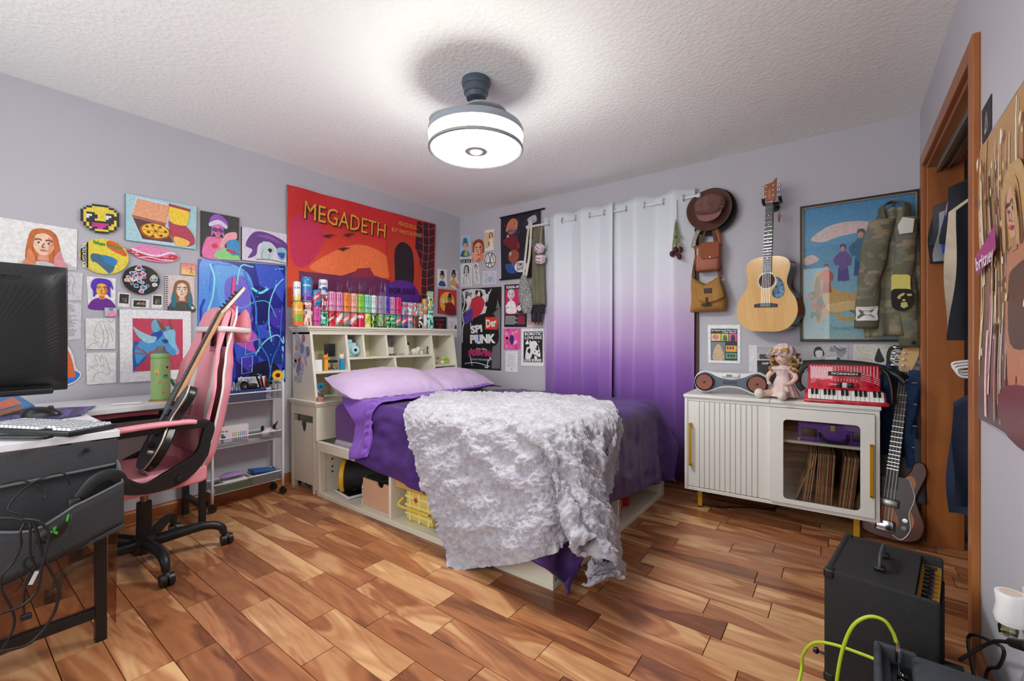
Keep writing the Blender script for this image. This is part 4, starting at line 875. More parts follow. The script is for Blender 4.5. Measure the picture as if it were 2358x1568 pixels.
# backrest: outline swept, front face dished, with side wings
bz0, bz1 = .435, 1.285
def bw(v):   # half width by height
    K_ = [(0, .20), (.12, .235), (.3, .245), (.48, .25), (.62, .225), (.74, .175), (.86, .16), (.95, .15), (1, .11)]
    for (a, p), (b, q) in zip(K_, K_[1:]):
        if v <= b: s = (v-a)/(b-a); s = s*s*(3-2*s); return p+(q-p)*s
    return .11
def by(v): return .205+.14*v+.02*sin(pi*v)
def back(front):
    def f(u, v):
        s = u*2-1; w = bw(v); e = (1-abs(s)**6)*(1-abs(v*2-1)**14); wing = (max(0, abs(s)-.55)/.45)**1.4*.075*(1-max(0, v-.62)/.38)
        y = by(v)+(-(.045*e**.5)-wing if front else .038*e**.5-wing*.55); return Vector((s*w, y, bz0+(bz1-bz0)*v))
    return f
bf, bb2 = back(True), back(False)
M = MB(); n0, n1 = 40, 48
M.grid(bf, n0, n1).grid(bb2, n0, n1); k = n0*n1; M.f = M.f[:k]+[f[::-1] for f in M.f[k:]]
hole = lambda u, v: .70 < v < .83 and .16+.1*abs(v-.77) < abs(u*2-1) < .56
kf = []; km = []
for i, f in enumerate(M.f):
    j = i % k; u, v = ((j % n0)+.5)/n0, ((j//n0)+.5)/n1; s = abs(u*2-1)
    if hole(u, v): continue
    kf.append(f); km.append(1 if (i < k and ((.36 < s < .62 and .12 < v < .68 and s > .36+.2*abs(v-.4)))) else 0)
M.f = kf; M.m = km; M.c = [None]*len(kf); BK = M.build('backrest', [PINK, PKW], ch, 180)
vs_ = []
MB().tube([back(True)(1-.0, v/14)+Vector((.002, .03, 0)) for v in range(15)], .006, 8, 2).build('piping', PKW, BK, 180); MB().tube([back(True)(0, v/14)+Vector((-.002, .03, 0)) for v in range(15)], .006, 8, 2).build('piping', PKW, BK, 180)
for s in (-1, 1):
    y = by(.77); MB().rbox((s*.075-.03, y-.012, bz0+.63), (s*.075+.03, y+.002, bz0+.70), .004).build('vent_trim', BLK, BK)
# lumbar cushion
def lum(sg):
    def f(u, v): a, b = u*2-1, v*2-1; e = max(0, (1-abs(a)**3)*(1-abs(b)**3)); return Vector((a*.16, by(.22)-.075+sg*.045*e**.6, .52+v*.19+.0*a))
    return f
M = MB().grid(lum(-1), 16, 12).grid(lum(1), 16, 12); M.f = M.f[:192]+[f[::-1] for f in M.f[192:]]; M.build('lumbar_cushion', mat('dusty pink pad', (206, 150, 158), .5), ch, 180)
# head cushion strapped behind the top
def hcush(sg):
    def f(u, v):
        a, b = u*2-1, v*2-1; e = max(0, (1-abs(a)**2.5)*(1-abs(b)**2.5)); ear = .045*max(0, 1-abs(abs(a)-.78)/.22)*max(0, b)**2
        return Vector((a*.13, by(.9)+.085+sg*.05*e**.55+.004*sin(9*a), 1.085+v*.15+ear))
    return f
M = MB().grid(hcush(-1), 20, 14).grid(hcush(1), 20, 14); M.f = M.f[:280]+[f[::-1] for f in M.f[280:]]; M.build('head_cushion', PINK, ch, 180)
MB().tube([(-.165, by(.84)-.05, 1.16), (0, by(.84)-.062, 1.16), (.165, by(.84)-.05, 1.16), (.17, by(.84)+.03, 1.155), (.12, by(.84)+.11, 1.15), (0, by(.84)+.13, 1.15), (-.12, by(.84)+.11, 1.15), (-.17, by(.84)+.03, 1.155)], .01, 8, 4, True, flat=(.0035, .014)).build('head_strap', PKW, ch, 180)
# armrests: one-piece bent black bar with pink pad
for s in (1, -1):
    x = s*.245
    P = [(-.20, .675), (-.17, .69), (.13, .69), (.175, .68), (.19, .655), (.165, .58), (.13, .525), (.02, .47), (-.075, .435), (-.16, .49), (-.215, .53), (-.235, .60)]
    bar = MB().tube([(x, a, b) for a, b in P], .01, 10, 5, flat=(.022, .011)); 
    body = [(.19, .66), (.165, .67), (.115, .53), (-.07, .452), (-.16, .50), (-.235, .54), (-.225, .50), (-.14, .425), (-.02, .405), (.09, .43), (.18, .53)]
    bar.prism(sp2(body, 3), (x-.012, 0, 0), (0, 1, 0), (0, 0, 1), .024); AR = bar.build('armrest', MTB, ch, 60)
    M = MB(); M.tube([(x, -.20, .705), (x, -.05, .71), (x, .08, .708), (x, .125, .703)], .01, 12, 4, flat=(.031, .011)).build('arm_pad', PINK, AR, 180)
    for y, z in ((-.17, .45), (.06, .44)): MB().lathe([(.016, 0), (.016, .006), (.01, .009), (0, .009)], (x+s*.012, y, z), 16, (s, 0, 0)).build('bolt_cap', BLK, AR, 40)
# ---------------------------------------------------------------- electric guitar leaning on the chair
def gtr(o, up, face, name):  # local axes: Y up the neck, Z out of the face, X across
    up = Vector(up).normalized(); face = Vector(face); face = (face-up*face.dot(up)).normalized(); x = up.cross(face); return Matrix(((x.x, up.x, face.x, o[0]), (x.y, up.y, face.y, o[1]), (x.z, up.z, face.z, o[2]), (0, 0, 0, 1)))
eg = thing('electric_guitar', 'black burst electric guitar with cream binding leaning on the pink chair', 'guitar', (.72, -2.90, .475), world=False)
p0 = Vector((.73, -2.905, .487)); p1 = Vector((.70, -2.47, 1.41)); eg.matrix_world = gtr(p0, p1-p0, (-.12, -.9, .42), 'eg')
body = sp2([(0, .0), (.10, .015), (.16, .08), (.165, .15), (.13, .215), (.115, .26), (.15, .32), (.16, .38), (.12, .42), (.07, .385), (.045, .36), (-.045, .36), (-.09, .40), (-.13, .44), (-.165, .40), (-.15, .32), (-.115, .26), (-.135, .21), (-.165, .15), (-.16, .08), (-.10, .015)], 3)
GBK = mat('black burst lacquer', (16, 18, 22), .35); GTP = mat('grey blue burst top', (52, 66, 78), .35, var=.6, vs=5, vdark=(14, 16, 20)); CRB = mat('cream binding', (222, 206, 184), .4); MAP = mat('maple neck', (206, 160, 120), .35, var=.1, vs=20); ROS = mat('rosewood board', (66, 44, 36), .45, var=.3, vs=30); CHR = mat('chrome', (200, 202, 206), .12, 1.0)
bd = MB().prism(body, (0, 0, -.022), (1, 0, 0), (0, 1, 0), .036).build('body', GBK, eg, 40, bev=.006); MB().prism([(a*.985, .21+(b-.21)*.99) for a, b in body], (0, 0, .0175), (1, 0, 0), (0, 1, 0), .004).build('top_face', GTP, bd, 40); MB().prism(body, (0, 0, .0135), (1, 0, 0), (0, 1, 0), .0055).build('binding', CRB, bd, 40)
nk = MB().prism([(-.027, .33), (.027, .33), (.021, .83), (-.021, .83)], (0, 0, .006), (1, 0, 0), (0, 1, 0), .022).build('neck', MAP, eg, bev=.006)
MB().prism([(-.029, .31), (.029, .31), (.0215, .83), (-.0215, .83)], (0, 0, .028), (1, 0, 0), (0, 1, 0), .006).build('fretboard', ROS, nk)
for i in range(22):
    y = .12+.71*(2**(-(i+1)/12)); MB().box((-.0275+.006*(y-.33)/.5, y, .034), (.0275-.006*(y-.33)/.5, y+.0022, .0355)).build('fret', CHR, nk)
hm = Matrix.Translation((0, .83, .03)) @ Matrix.Rotation(R(-13), 4, 'X')
hs = MB(); hs.prism([(-.021, 0), (.021, 0), (.034, .03), (.022, .17), (.0, .19), (-.03, .16), (-.036, .03)], (0, 0, -.018), (1, 0, 0), (0, 1, 0), .016); hs.v = [tuple(hm @ Vector(v)) for v in hs.v]; H_ = hs.build('headstock', CRB, nk, bev=.002)
hs = MB(); hs.prism([(-.0205, 0), (.0205, 0), (.0335, .03), (.0215, .169), (.0, .189), (-.0295, .159), (-.0355, .03)], (0, 0, -.0019), (1, 0, 0), (0, 1, 0), .003); hs.v = [tuple(hm @ Vector(v)) for v in hs.v]; hs.build('headstock_face', GBK, H_)
for i in range(6):
    M = MB(); x = .03-.0012*i; M.cyl(hm @ Vector((-x, .03+.022*i, -.01)), hm @ Vector((-x-.018, .03+.022*i, -.01)), .004, n=8).rbox((-x-.028, .025+.022*i, -.016), (-x-.016, .035+.022*i, -.004), .003, 1, hm).cyl(hm @ Vector((-x+.012, .03+.022*i, 0)), hm @ Vector((-x+.012, .03+.022*i, .014)), .004, n=8); M.build('tuning_peg', BLK, H_)
for i in range(6):
    x = -.02+.008*i; MB().cyl((x*1.2, .12, .034), (x*.8, .84, .037), .0005, n=5).build('string', CHR, eg)
for y in (.16, .26): MB().rbox((-.04, y, .02), (.04, y+.034, .032), .004).build('pickup', BLK, bd, 60)
MB().rbox((-.045, .105, .02), (.045, .13, .036), .004).build('bridge', BLK, bd, 60)
for x, y in ((.09, .12), (.12, .09)): MB().cyl((x, y, .02), (x, y, .04), .011, .009, 14).build('knob', CHR if x > .1 else BLK, bd, 40)
MB().lathe([(.009, 0), (.009, .006), (.004, .010), (.007, .014), (0, .015)], (0, .0, -.005), 14, (0, -1, 0)).build('strap_button', CHR, bd, 40)
# ---------------------------------------------------------------- L-shaped desk
DZ = .77; dk = thing('corner_desk', 'white L-shaped desk with black metal legs', 'desk', (.6, -3.2, 0)); DW = mat('white desk laminate', (226, 226, 230), .4); DXE, DYE = 1.231, -3.087
MB().prism([(.02, -4.2), (DXE, -4.2+.42), (DXE, DYE), (.545, DYE), (.525, -2.50), (.02, -2.50)], (0, 0, DZ-.025), (1, 0, 0), (0, 1, 0), .025).build('desktop', DW, dk, bev=.002)
def leg(a, b, n='leg'): return MB().box(a, b).build(n, MTB, dk, bev=.002)
for x, y in ((.045, -2.535), (.325, -2.535), (DXE-.05, DYE-.045), (DXE-.05, -3.72), (.06, -4.1)): leg((x-.016, y-.016, 0), (x+.016, y+.016, DZ-.026))
leg((.061, -2.548, .10), (.309, -2.522, .13), 'crossbar'); leg((.03, -3.9, .235), (.05, -2.55, .25), 'crossbar'); leg((DXE-.066, -3.72, .09), (DXE-.034, DYE-.061, .125), 'foot_rail')
leg((.06, DYE-.05, DZ-.06), (DXE-.066, DYE-.025, DZ-.026), 'apron')
MB().box((DXE-.06, -3.71, .126), (DXE-.055, DYE-.065, .50)).build('smoked_panel', glassy('smoked acrylic', (232, 214, 200), .03), dk)
MB().prism([(0, .10), (.028, .06), (.034, .46), (0, .5)], (DXE-.03, DYE-.028, 0), (.75, .66, 0), (0, 0, 1), .003).build('smoked_flap', glassy('smoked acrylic 2', (214, 190, 172), .06), dk)
# felt organiser hung on the desk end
FELT = mat('charcoal felt', (62, 62, 66), .95, var=.2, vs=220, bump=.3, bs=400); og = thing('felt_organiser', 'charcoal felt pocket hanging from the desk end', 'organiser', (DXE+.05, -3.3, .4))
X0, X1, Y1, Y0 = DXE+.004, DXE+.115, DYE-.008, -3.75
def felt(a, b, n): MB().rbox(a, b, .0025, 1).build(n, FELT, og, 60)
felt((X0, Y0, .41), (X0+.006, Y1, .742), 'back_panel')
def lerp(K_, y):
    for (a, p), (b, q) in zip(K_, K_[1:]):
        if y >= b: return p+(q-p)*(y-a)/(b-a)
    return K_[-1][1]
FT = [(-3.09, .60), (-3.23, .556), (-3.29, .516), (-3.33, .506), (-3.41, .53), (-3.76, .53)]; FB = [(-3.09, .447), (-3.26, .40), (-3.38, .365), (-3.76, .27)]
def fr(u, v): y = Y1+(Y0-Y1)*u; zt = lerp(FT, y); zb = lerp(FB, y); return Vector((X1-.03+.03*sin(pi*min(1, u*1.5))+.012*sin(u*9)*v, y, zb+(zt-zb)*v))
MB().grid(fr, 30, 6).build('front_panel', FELT, og, 180, solid=.006); MB().tube([fr(i/20, 1) for i in range(21)], .005, 8, 1).build('edge_binding', mat('felt binding', (96, 96, 100), .95), og, 180)
MB().prism([(X0, .43), (X1-.03, .447), (X1-.028, .60), (X0+.04, .655), (X0, .665)], (0, Y1, 0), (1, 0, 0), (0, 0, 1), .005).build('end_gusset', mat('felt binding', (96, 96, 100), .95), og)
MB().prism([(Y0, .265), (-3.38, .36), (Y1, .44), (Y1, .45), (-3.38, .372), (Y0, .28)], (X0+.003, 0, 0), (0, 1, 0), (0, 0, 1), .10).build('base_panel', FELT, og)
MB().tube([(X0+.012, Y1, .652), (X0+.014, -3.2, .647), (X0+.014, Y0, .625)], .005, 8, 2).build('edge_binding', MATS['felt binding'], og, 180)
MB().cyl((X0+.006, -3.18, .715), (X0+.012, -3.18, .715), .008, n=12).build('snap_button', mat('dull snap', (60, 58, 58), .3, .8), og, 40)
# headset in the pocket
hs = thing('headset', 'black headset with green logo lying in the felt pocket', 'headset', (1.30, -3.25, .40)); HB = mat('soft black', (26, 26, 28), .5); GRN = mat('logo green', (60, 190, 50), .5)
ax = X0+.07
MB().tube([(ax-.01, -3.215, .475), (ax, -3.17, .55), (ax+.005, -3.125, .565), (ax, -3.10, .535), (ax-.01, -3.094, .49)], .01, 10, 5, flat=(.006, .02)).build('headband', HB, hs, 180)
MB().rbox((ax-.02, -3.235, .46), (ax+.024, -3.205, .51), .006).build('slider', HB, hs, 60)
ec = MB(); mt = Matrix.Translation((ax+.02, -3.275, .425)) @ Matrix.Rotation(R(35), 4, 'X'); ec.sph((0, 0, 0), (.036, .062, .034), 22, 14); ec.v = [tuple(mt @ Vector(v)) for v in ec.v]; E_ = ec.build('ear_cup', HB, hs, 180)
M = MB(); c = mt @ Vector((.0345, .004, .004)); U_, V_ = Vector((0, .82, .57)), Vector((0, -.57, .82))
for k in range(3):
    a = k*2.09+.5; P = [(0, 0), (.004*cos(a+.9), .004*sin(a+.9)), (.012*cos(a+.5), .012*sin(a+.5)), (.016*cos(a), .016*sin(a)), (.007*cos(a-.5), .007*sin(a-.5))]; M.prism(P, c+Vector((.001, 0, 0)), U_, V_, .0015)
M.build('logo', GRN, E_)
MB().tube([(ax+.03, -3.215, .485), (ax+.045, -3.235, .48), (ax+.05, -3.243, .45)], .003, 8, 4).build('cable_loop', GRN, hs, 180)
mc = MB(); mc.rbox((ax-.03, -3.20, .415), (ax+.02, -3.105, .46), .015).build('rear_cup', HB, hs, 60)
tag(MB().grid(lambda u, v: Vector((ax-.02+.06*v, -3.19+.10*u, .46+.02*sin(u*13+v*3)*cos(v*9+u*5))), 14, 8).build('plastic_bag', glassy('crinkled clear bag', (235, 236, 240), .25, .12), None, 30), 'crumpled clear plastic bag in the felt pocket', 'bag')
hs.location.z += .065; bpy.data.objects['plastic_bag'].location = (-.025, -.02, .075)
def cord(name, pts, r, label, m=None, k=6): return tag(MB().tube(pts, r, 8, k).build(name, m or HB, None, 180), label, 'cable')
def hx(px, py, x): return hit(px, py, x=x)
cord('cable', [hx(0, 1117, X0+.03), hx(45, 1106, X0+.03), hx(85, 1118, X0+.035), hx(103, 1140, X0+.04), hx(100, 1150, X0+.05)], .0024, 'thin black cable arching at the back left of the felt pocket')
cord('cable', [hx(160, 1115, X0+.03), hx(150, 1092, X0+.03), hx(125, 1090, X0+.035), hx(70, 1115, X0+.04), hx(30, 1150, X0+.05), hx(20, 1175, X0+.06), hx(55, 1186, X0+.07)], .0026, 'black cable looping high inside the felt pocket')
cord('cable', [hx(55, 1195, X1+.045), hx(75, 1200, X1+.05), hx(85, 1225, X1+.052), hx(100, 1280, X1+.05), hx(130, 1340, X1+.05), hx(135, 1370, X1+.05), hx(120, 1420, X1+.05), hx(70, 1480, X1+.05), hx(0, 1500, X1+.05)], .0042, 'thick black cable hanging from the felt pocket in a long arc')
cord('cable', [hx(60, 1195, X1+.047), hx(88, 1200, X1+.06), hx(112, 1225, X1+.06), hx(108, 1260, X1+.06), hx(95, 1310, X1+.06), hx(85, 1360, X1+.06), hx(50, 1395, X1+.06), hx(0, 1412, X1+.06)], .004, 'thick black cable bending left below the felt pocket')
cord('cable', [hx(58, 1203, X1+.04), hx(47, 1225, X1+.05), hx(48, 1255, X1+.05), hx(30, 1295, X1+.05), hx(5, 1325, X1+.05), hx(5, 1360, X1+.05), hx(30, 1410, X1+.05), hx(30, 1450, X1+.05), hx(2, 1500, X1+.05)], .0032, 'grey black cable at the far left below the felt pocket')
cord('cable', [hx(0, 1193, X1+.03), hx(30, 1193, X1+.04), hx(52, 1200, X1+.045)], .0042, 'short thick cable entering at the left edge over the pocket rim')
cord('cable', [hx(158, 1180, X1+.04), hx(167, 1200, X1+.055), hx(155, 1230, X1+.055), hx(125, 1246, X1+.055), hx(95, 1240, X1+.05), hx(75, 1220, X1+.045)], .0016, 'thin black wire drooping in a curve over the felt front')
t = thing('usb_cable', 'black strap cable with white tag and plug hanging below the pocket', 'cable', hx(70, 1270, X1+.05))
MB().tube([hx(70, 1205, X1+.046), hx(70, 1275, X1+.05), hx(80, 1300, X1+.05), hx(75, 1315, X1+.05)], .003, 8, 5).tube([hx(58, 1345, X1+.05), hx(55, 1390, X1+.05), hx(56, 1412, X1+.05)], .0026, 8, 4).build('cable_run', HB, t, 180)
MB().tube([hx(78, 1285, X1+.05), hx(60, 1283, X1+.052), hx(55, 1300, X1+.052), hx(65, 1313, X1+.052), hx(80, 1315, X1+.05)], .0035, 8, 5, flat=(.002, .004)).build('strap', HB, t, 180)
a = hx(72, 1330, X1+.05); mt = Matrix.Translation(a) @ Matrix.Rotation(R(-22), 4, 'X'); lb = MB().rbox((-.003, -.012, -.022), (.003, .012, .022), .002, 1, mt).build('label_body', HB, t); MB().box((.0032, .0, -.019), (.004, .010, .019), mt).build('tag', mat('white tag', (225, 225, 225), .6), lb)
a = hx(60, 1420, X1+.05); MB().rbox(a-Vector((.008, .012, .008)), a+Vector((.008, .012, .008)), .002, 1).build('plug', HB, t)
# ---------------------------------------------------------------- things on the desk
mo = thing('monitor', 'large black computer monitor seen from behind on the desk', 'monitor', (.85, -3.3, DZ)); MX = .80
def mp(px, py): p = hit(px, py, x=MX); return p
a, b, c = mp(152, 618), mp(140, 897), mp(0, 620); yR = a.y; zT = a.z; zB = b.z
def mb(u, v): y = yR+(-3.95-yR)*u; z = zB+.02+(zT-zB-.02)*v; s = (1-abs(u*2-1)**8)*(1-abs(v*2-1)**8); return Vector((MX+.012+.055*s**.8, y, z))
M = MB().grid(mb, 30, 24); M.rbox((MX-.012, -3.95, zB), (MX+.014, yR+.004, zT+.002), .006); MN = mat('monitor black shell', (26, 27, 29), .45); sh = M.build('shell', MN, mo, 40)
for k in range(26): # fan-shaped ribs pressed into the shell
    t0 = R(14+k*2.6); o = Vector((0, -3.45, zB+.06)); d = Vector((0, cos(t0), sin(t0)))
    L = min((yR-.03-o.y)/max(d.y, .01), (zT-.03-o.z)/max(d.z, .01)); q0 = o+d*.10; q1 = o+d*L
    pr = lambda p: mb((p.y-yR)/(-3.95-yR), (p.z-zB-.02)/(zT-zB-.02))+Vector((.0006, 0, 0))
    if L > .12: MB().tube([pr(q0+(q1-q0)*i/5) for i in range(6)], .0016, 5, 1).build('rib', MN, sh)
MB().rbox((MX-.010, -3.9, zB-.012), (MX+.03, -3.21, zB+.012), .006).build('chin', MN, mo, 60)
p = pr(Vector((0, -3.335, zT-.058))); vs, fs, w_ = text_tris('SAMSUNG', .03); MB().add([(mb(.5, .5).x*0+p.x+.012, p.y+(a-w_/2)*-.0105*-1, p.z+b*.0075) for a, b in vs], fs).build('lettering', mat('black letters', (8, 8, 8), .3), sh)
MB().rbox((MX+.02, -3.8, DZ+.03), (MX+.07, -3.72, zB+.2), .01).build('stand_post', MN, mo, 60)
a, b = hit(2, 1005, z=DZ+.012), hit(112, 1006, z=DZ+.012); d = (b-a).normalized(); st = MB().tube([a-d*.4, a, b], .01, 10, 3, flat=(.016, .006)).build('stand_foot', MN, mo, 180)
# keyboard with keys
k0, k1, k2 = hit(243, 978, z=DZ+.022), hit(157, 993, z=DZ+.022), hit(22, 965, z=DZ+.022); ux = (k0-k1); lk = ux.length; ux.normalize(); uy = Vector((-ux.y, ux.x, 0)); 
if uy.dot(k2-k1) < 0: uy = -uy
kb = thing('keyboard', 'black keyboard with pale edged keys on the white desk', 'keyboard', (k1.x, k1.y, DZ), math.atan2(ux.y, ux.x), world=False); kl = .44; kw = .155; sgn = 1 if uy.cross(ux).z < 0 else -1
MB().rbox((0, 0, .004), (kw, kl, .020), .004).rbox((.004, .004, 0), (kw-.004, kl-.004, .006), .002).build('case', mat('keyboard black', (30, 31, 34), .45), kb, 60)
KM = [mat('key black', (38, 38, 42), .45), mat('key edge silver', (206, 208, 214), .35)]
for r in range(6):
    for q in range(21):
        if (r == 0 and q in (4, 5, 6)) or (r in (1, 5) and q % 7 == 3): continue
        x = .012+r*.0225; y = .010+q*.0202; M = MB(); M.add([(x, y, .020), (x+.019, y, .020), (x+.019, y+.0175, .020), (x, y+.0175, .020), (x+.003, y+.003, .029), (x+.016, y+.003, .029), (x+.016, y+.0145, .029), (x+.003, y+.0145, .029)], [(0, 1, 5, 4), (1, 2, 6, 5), (2, 3, 7, 6), (3, 0, 4, 7)]); M.mi = 1; M.add([(x+.003, y+.003, .029), (x+.016, y+.003, .029), (x+.016, y+.0145, .029), (x+.003, y+.0145, .029)], [(0, 1, 2, 3)]); M.m[:4] = [1, 0, 0, 1]; M.m[4] = 0 if 1 else 1; M.build('key', KM, kb)
# mouse and patterned mat
c = hit(95, 958, z=DZ+.004); ms = thing('computer_mouse', 'black computer mouse behind the keyboard', 'mouse', (c.x, c.y, DZ+.003)); mt = Matrix.Rotation(R(60), 3, 'Z')
def mo_(u, v): a = 2*pi*u; t = pi/2*v; return c+mt @ Vector((.066*cos(t)**.7*cos(a), .034*cos(t)**.7*sin(a), .0+.040*sin(t)*(1-.25*cos(a)*cos(t))))
MB().grid(mo_, 28, 10, True).build('shell', mat('mouse black', (30, 31, 34), .35), ms, 180); MB().cyl(c+mt @ Vector((.03, -.004, .034)), c+mt @ Vector((.03, .004, .034)), .010, n=14).build('wheel', BLK, ms, 40)
rm = random.Random(4); M = MB(); ma, mb_, mc_, md = hit(222, 936, z=DZ), hit(190, 958, z=DZ), hit(0, 985, z=DZ), hit(0, 948, z=DZ)
MM = attr_mat('printed mouse mat', .5)
M.grid(lambda u, v: (ma*(1-u)+mb_*u)*(1-v)+(md*(1-u)+mc_*u)*v+Vector((0, 0, .003+.006*abs(sin(u*9))*max(0, 1-v*6))), 14, 40, colfn=lambda u, v: (64, 62, 110) if noise.noise(Vector((u*4, v*9, 1))) > -.05 else rm.choice([(70, 130, 150), (90, 80, 170), (150, 80, 150), (60, 110, 200), (60, 62, 120)]))
tag(M.build('mouse_mat', MM, None, 180, solid=.002), 'dark blue desk mat with neon print and a wavy curled edge', 'mouse mat')
# orange print tablet leaning at the left edge, stylus, bottle on coaster
a, b, c_, d = hit(33, 907, z=DZ+.075), hit(80, 935, z=DZ+.035), hit(0, 958, z=DZ+.006), hit(-40, 925, z=DZ+.06)
def tb(u, v): return (a*(1-u)+b*u)*(1-v)+(d*(1-u)+c_*u)*v
M = MB(); M.grid(tb, 14, 16, colfn=lambda u, v: (216, 110, 70) if .25+.2*noise.noise(Vector((u*3, v*3, 5))) < u < .7 and v > .18 else (40, 120, 190) if u < .6 or v < .3 else (150, 100, 76) if u > .8 else (30, 90, 150))
tag(M.build('sketch_tablet', attr_mat('tablet print', .25, var=.1), None, 180, solid=.008), 'tablet with an orange and blue picture leaning at the left edge', 'tablet')
a, b = hit(262, 931, z=DZ+.006), hit(325, 927, z=DZ+.006); t = thing('stylus', 'white stylus pen lying on the desk', 'stylus', (a+b)/2); MB().cyl(a, b, .0048, n=12).build('barrel', mat('white plastic', (235, 235, 236), .3), t, 40); MB().cyl(a, a+(a-b).normalized()*.014, .0046, .001, 12).build('tip', mat('white plastic', (235, 235, 236), .3), t, 40)
q = hit(370, 917, z=DZ+.012); tag(MB().lathe([(0, 0), (.052, 0), (.052, .006), (0, .006)], (q.x, q.y, DZ), 28).build('coaster', mat('cork coaster', (176, 138, 80), .8, var=.2, vs=60)), 'thin cork coaster under the green bottle', 'coaster')
bt = thing('water_bottle', 'sage green insulated bottle with fruit stickers and grey lid on the desk', 'bottle', (q.x, q.y, DZ+.006)); SG = mat('sage green enamel', (150, 186, 118), .35); zq = DZ+.0065
MB().lathe([(0, 0), (.040, 0), (.043, .006), (.043, .215), (.041, .222), (.039, .224)], (q.x, q.y, zq), 36).build('flask', SG, bt, 40); MB().lathe([(.041, .2245), (.043, .228), (.043, .246), (.040, .25)], (q.x, q.y, zq), 36).build('collar', mat('light green collar', (140, 196, 120), .4), bt, 40)
MB().lathe([(.036, .25), (.034, .258), (.022, .262), (.020, .284), (.015, .29), (0, .291)], (q.x, q.y, zq), 28).build('lid', mat('grey lid', (112, 112, 116), .5), bt, 40)
fa = math.atan2(CY-q.y, CX-q.x)
for da, z, col, s in ((-.35, .155, (232, 190, 60), .011), (.55, .128, (40, 120, 110), .011), (-.1, .095, (216, 120, 60), .007), (-.42, .14, (226, 110, 70), .006), (.3, .04, (224, 100, 60), .006), (.72, .175, (70, 60, 50), .007)):
    P = sp2([(s*cos(k*1.05)*(1.25 if k % 2 else .8), s*sin(k*1.05)) for k in range(6)], 2); MB().add([(q.x+.0436*cos(fa+da+x/.043), q.y+.0436*sin(fa+da+x/.043), zq+z+y) for x, y in P], [tuple(range(len(P)))]).build('fruit_sticker', mat('fruit sticker %s' % (col,), col, .4), bt)
# crochet toy behind the guitar on the desk
q = hit(425, 885, z=DZ+.05); t = thing('beaded_toy', 'beaded yellow flower toy with green stem behind the guitar neck', 'toy', (q.x+.1, q.y+.02, DZ)); q = Vector((.18, -2.57, DZ))
M = MB(); [M.sph(q+Vector((0, .022*cos(k), .04+.022*sin(k))), .012, 8, 6) for k in range(6)]; M.build('petals', mat('straw yellow', (228, 190, 110), .7), t, 180); MB().tube([q+Vector((0, -.02, .03)), q+Vector((0, -.06, .06)), q+Vector((.0, -.08, .10))], .008, 8, 4).build('stem', mat('bead green', (60, 140, 70), .5, var=.4, vs=80), t, 180); MB().sph(q+Vector((0, 0, .012)), (.022, .03, .012)).build('base', mat('straw yellow', (228, 190, 110), .7), t, 180)
# ---------------------------------------------------------------- slim white cart
WMET = mat('white powder coat', (232, 232, 234), .35); MESH = glassy('fine white mesh', (214, 214, 222), .14, .5)
ct = thing('rolling_cart', 'slim white three-tier mesh cart on black casters by the wall', 'cart', (.10, -2.21, 0)); kx0, kx1, ky0, ky1 = .030, .170, -2.43, -1.99
for s in (ky0, ky1): MB().tube([(kx0, s, .055), (kx0, s, .74), (kx0+.012, s, .79), (kx0+.04, s, .80), (kx1-.04, s, .80), (kx1-.012, s, .79), (kx1, s, .74), (kx1, s, .055)], .0085, 10, 4).build('end_frame', WMET, ct, 180)
for z0, z1 in ((.685, .743), (.402, .459), (.112, .172)):
    tr = MB().tube([(kx0, ky0+.012, z1), (kx1, ky0+.012, z1), (kx1, ky1-.012, z1), (kx0, ky1-.012, z1)], .0045, 8, 1, True).tube([(kx0+.008, ky0+.02, z0), (kx1-.008, ky0+.02, z0), (kx1-.008, ky1-.02, z0), (kx0+.008, ky1-.02, z0)], .003, 8, 1, True).build('tier_rim', WMET, ct, 60)
    M = MB()
    for a, b in (((kx1, ky0), (kx1, ky1)), ((kx0, ky0), (kx0, ky1)), ((kx0, ky0+.012), (kx1, ky0+.012)), ((kx0, ky1-.012), (kx1, ky1-.012))): M.add([(a[0], a[1], z0), (b[0], b[1], z0), (b[0], b[1], z1), (a[0], a[1], z1)], [(0, 1, 2, 3)])
    M.build('mesh_side', MESH, tr); MB().box((kx0, ky0+.01, z0-.002), (kx1, ky1-.01, z0)).build('tier_floor', WMET, tr)
for x in (kx0, kx1):
    for y in (ky0, ky1): w = MB().cyl((x-.008, y, .024), (x+.008, y, .024), .024, n=18).build('caster', BLK, ct, 40); MB().box((x-.012, y-.008, .03), (x+.012, y+.008, .058)).build('caster_fork', BLK, w)
# things on the cart
def on(px, py, z, x=.10): p = hit(px, py, x=x); return Vector((x, p.y, z))
q = on(560, 905, .687); t = thing('craft_tray', 'navy blue desk tray with white dots on the cart top', 'tray', q); NB = mat('navy tray', (34, 66, 128), .45, var=.15, vs=80)
MB().box((.05, -2.40, .687), (.16, -2.10, .692)).box((.155, -2.40, .687), (.16, -2.10, .765)).box((.05, -2.40, .687), (.054, -2.10, .765)).box((.05, -2.40, .687), (.16, -2.396, .765)).box((.05, -2.104, .687), (.16, -2.10, .765)).build('tray_body', NB, t)
for i in range(3): MB().cyl((.16, -2.35+.09*i, .745), (.1608, -2.35+.09*i, .745), .004, n=10).build('dot', mat('dot white', (220, 225, 240), .5), t)
rp = random.Random(9)
pens = [(235, 235, 240), (210, 220, 235), (200, 215, 225), (225, 220, 235), (190, 205, 215), (235, 230, 225), (215, 225, 220), (205, 200, 225)]
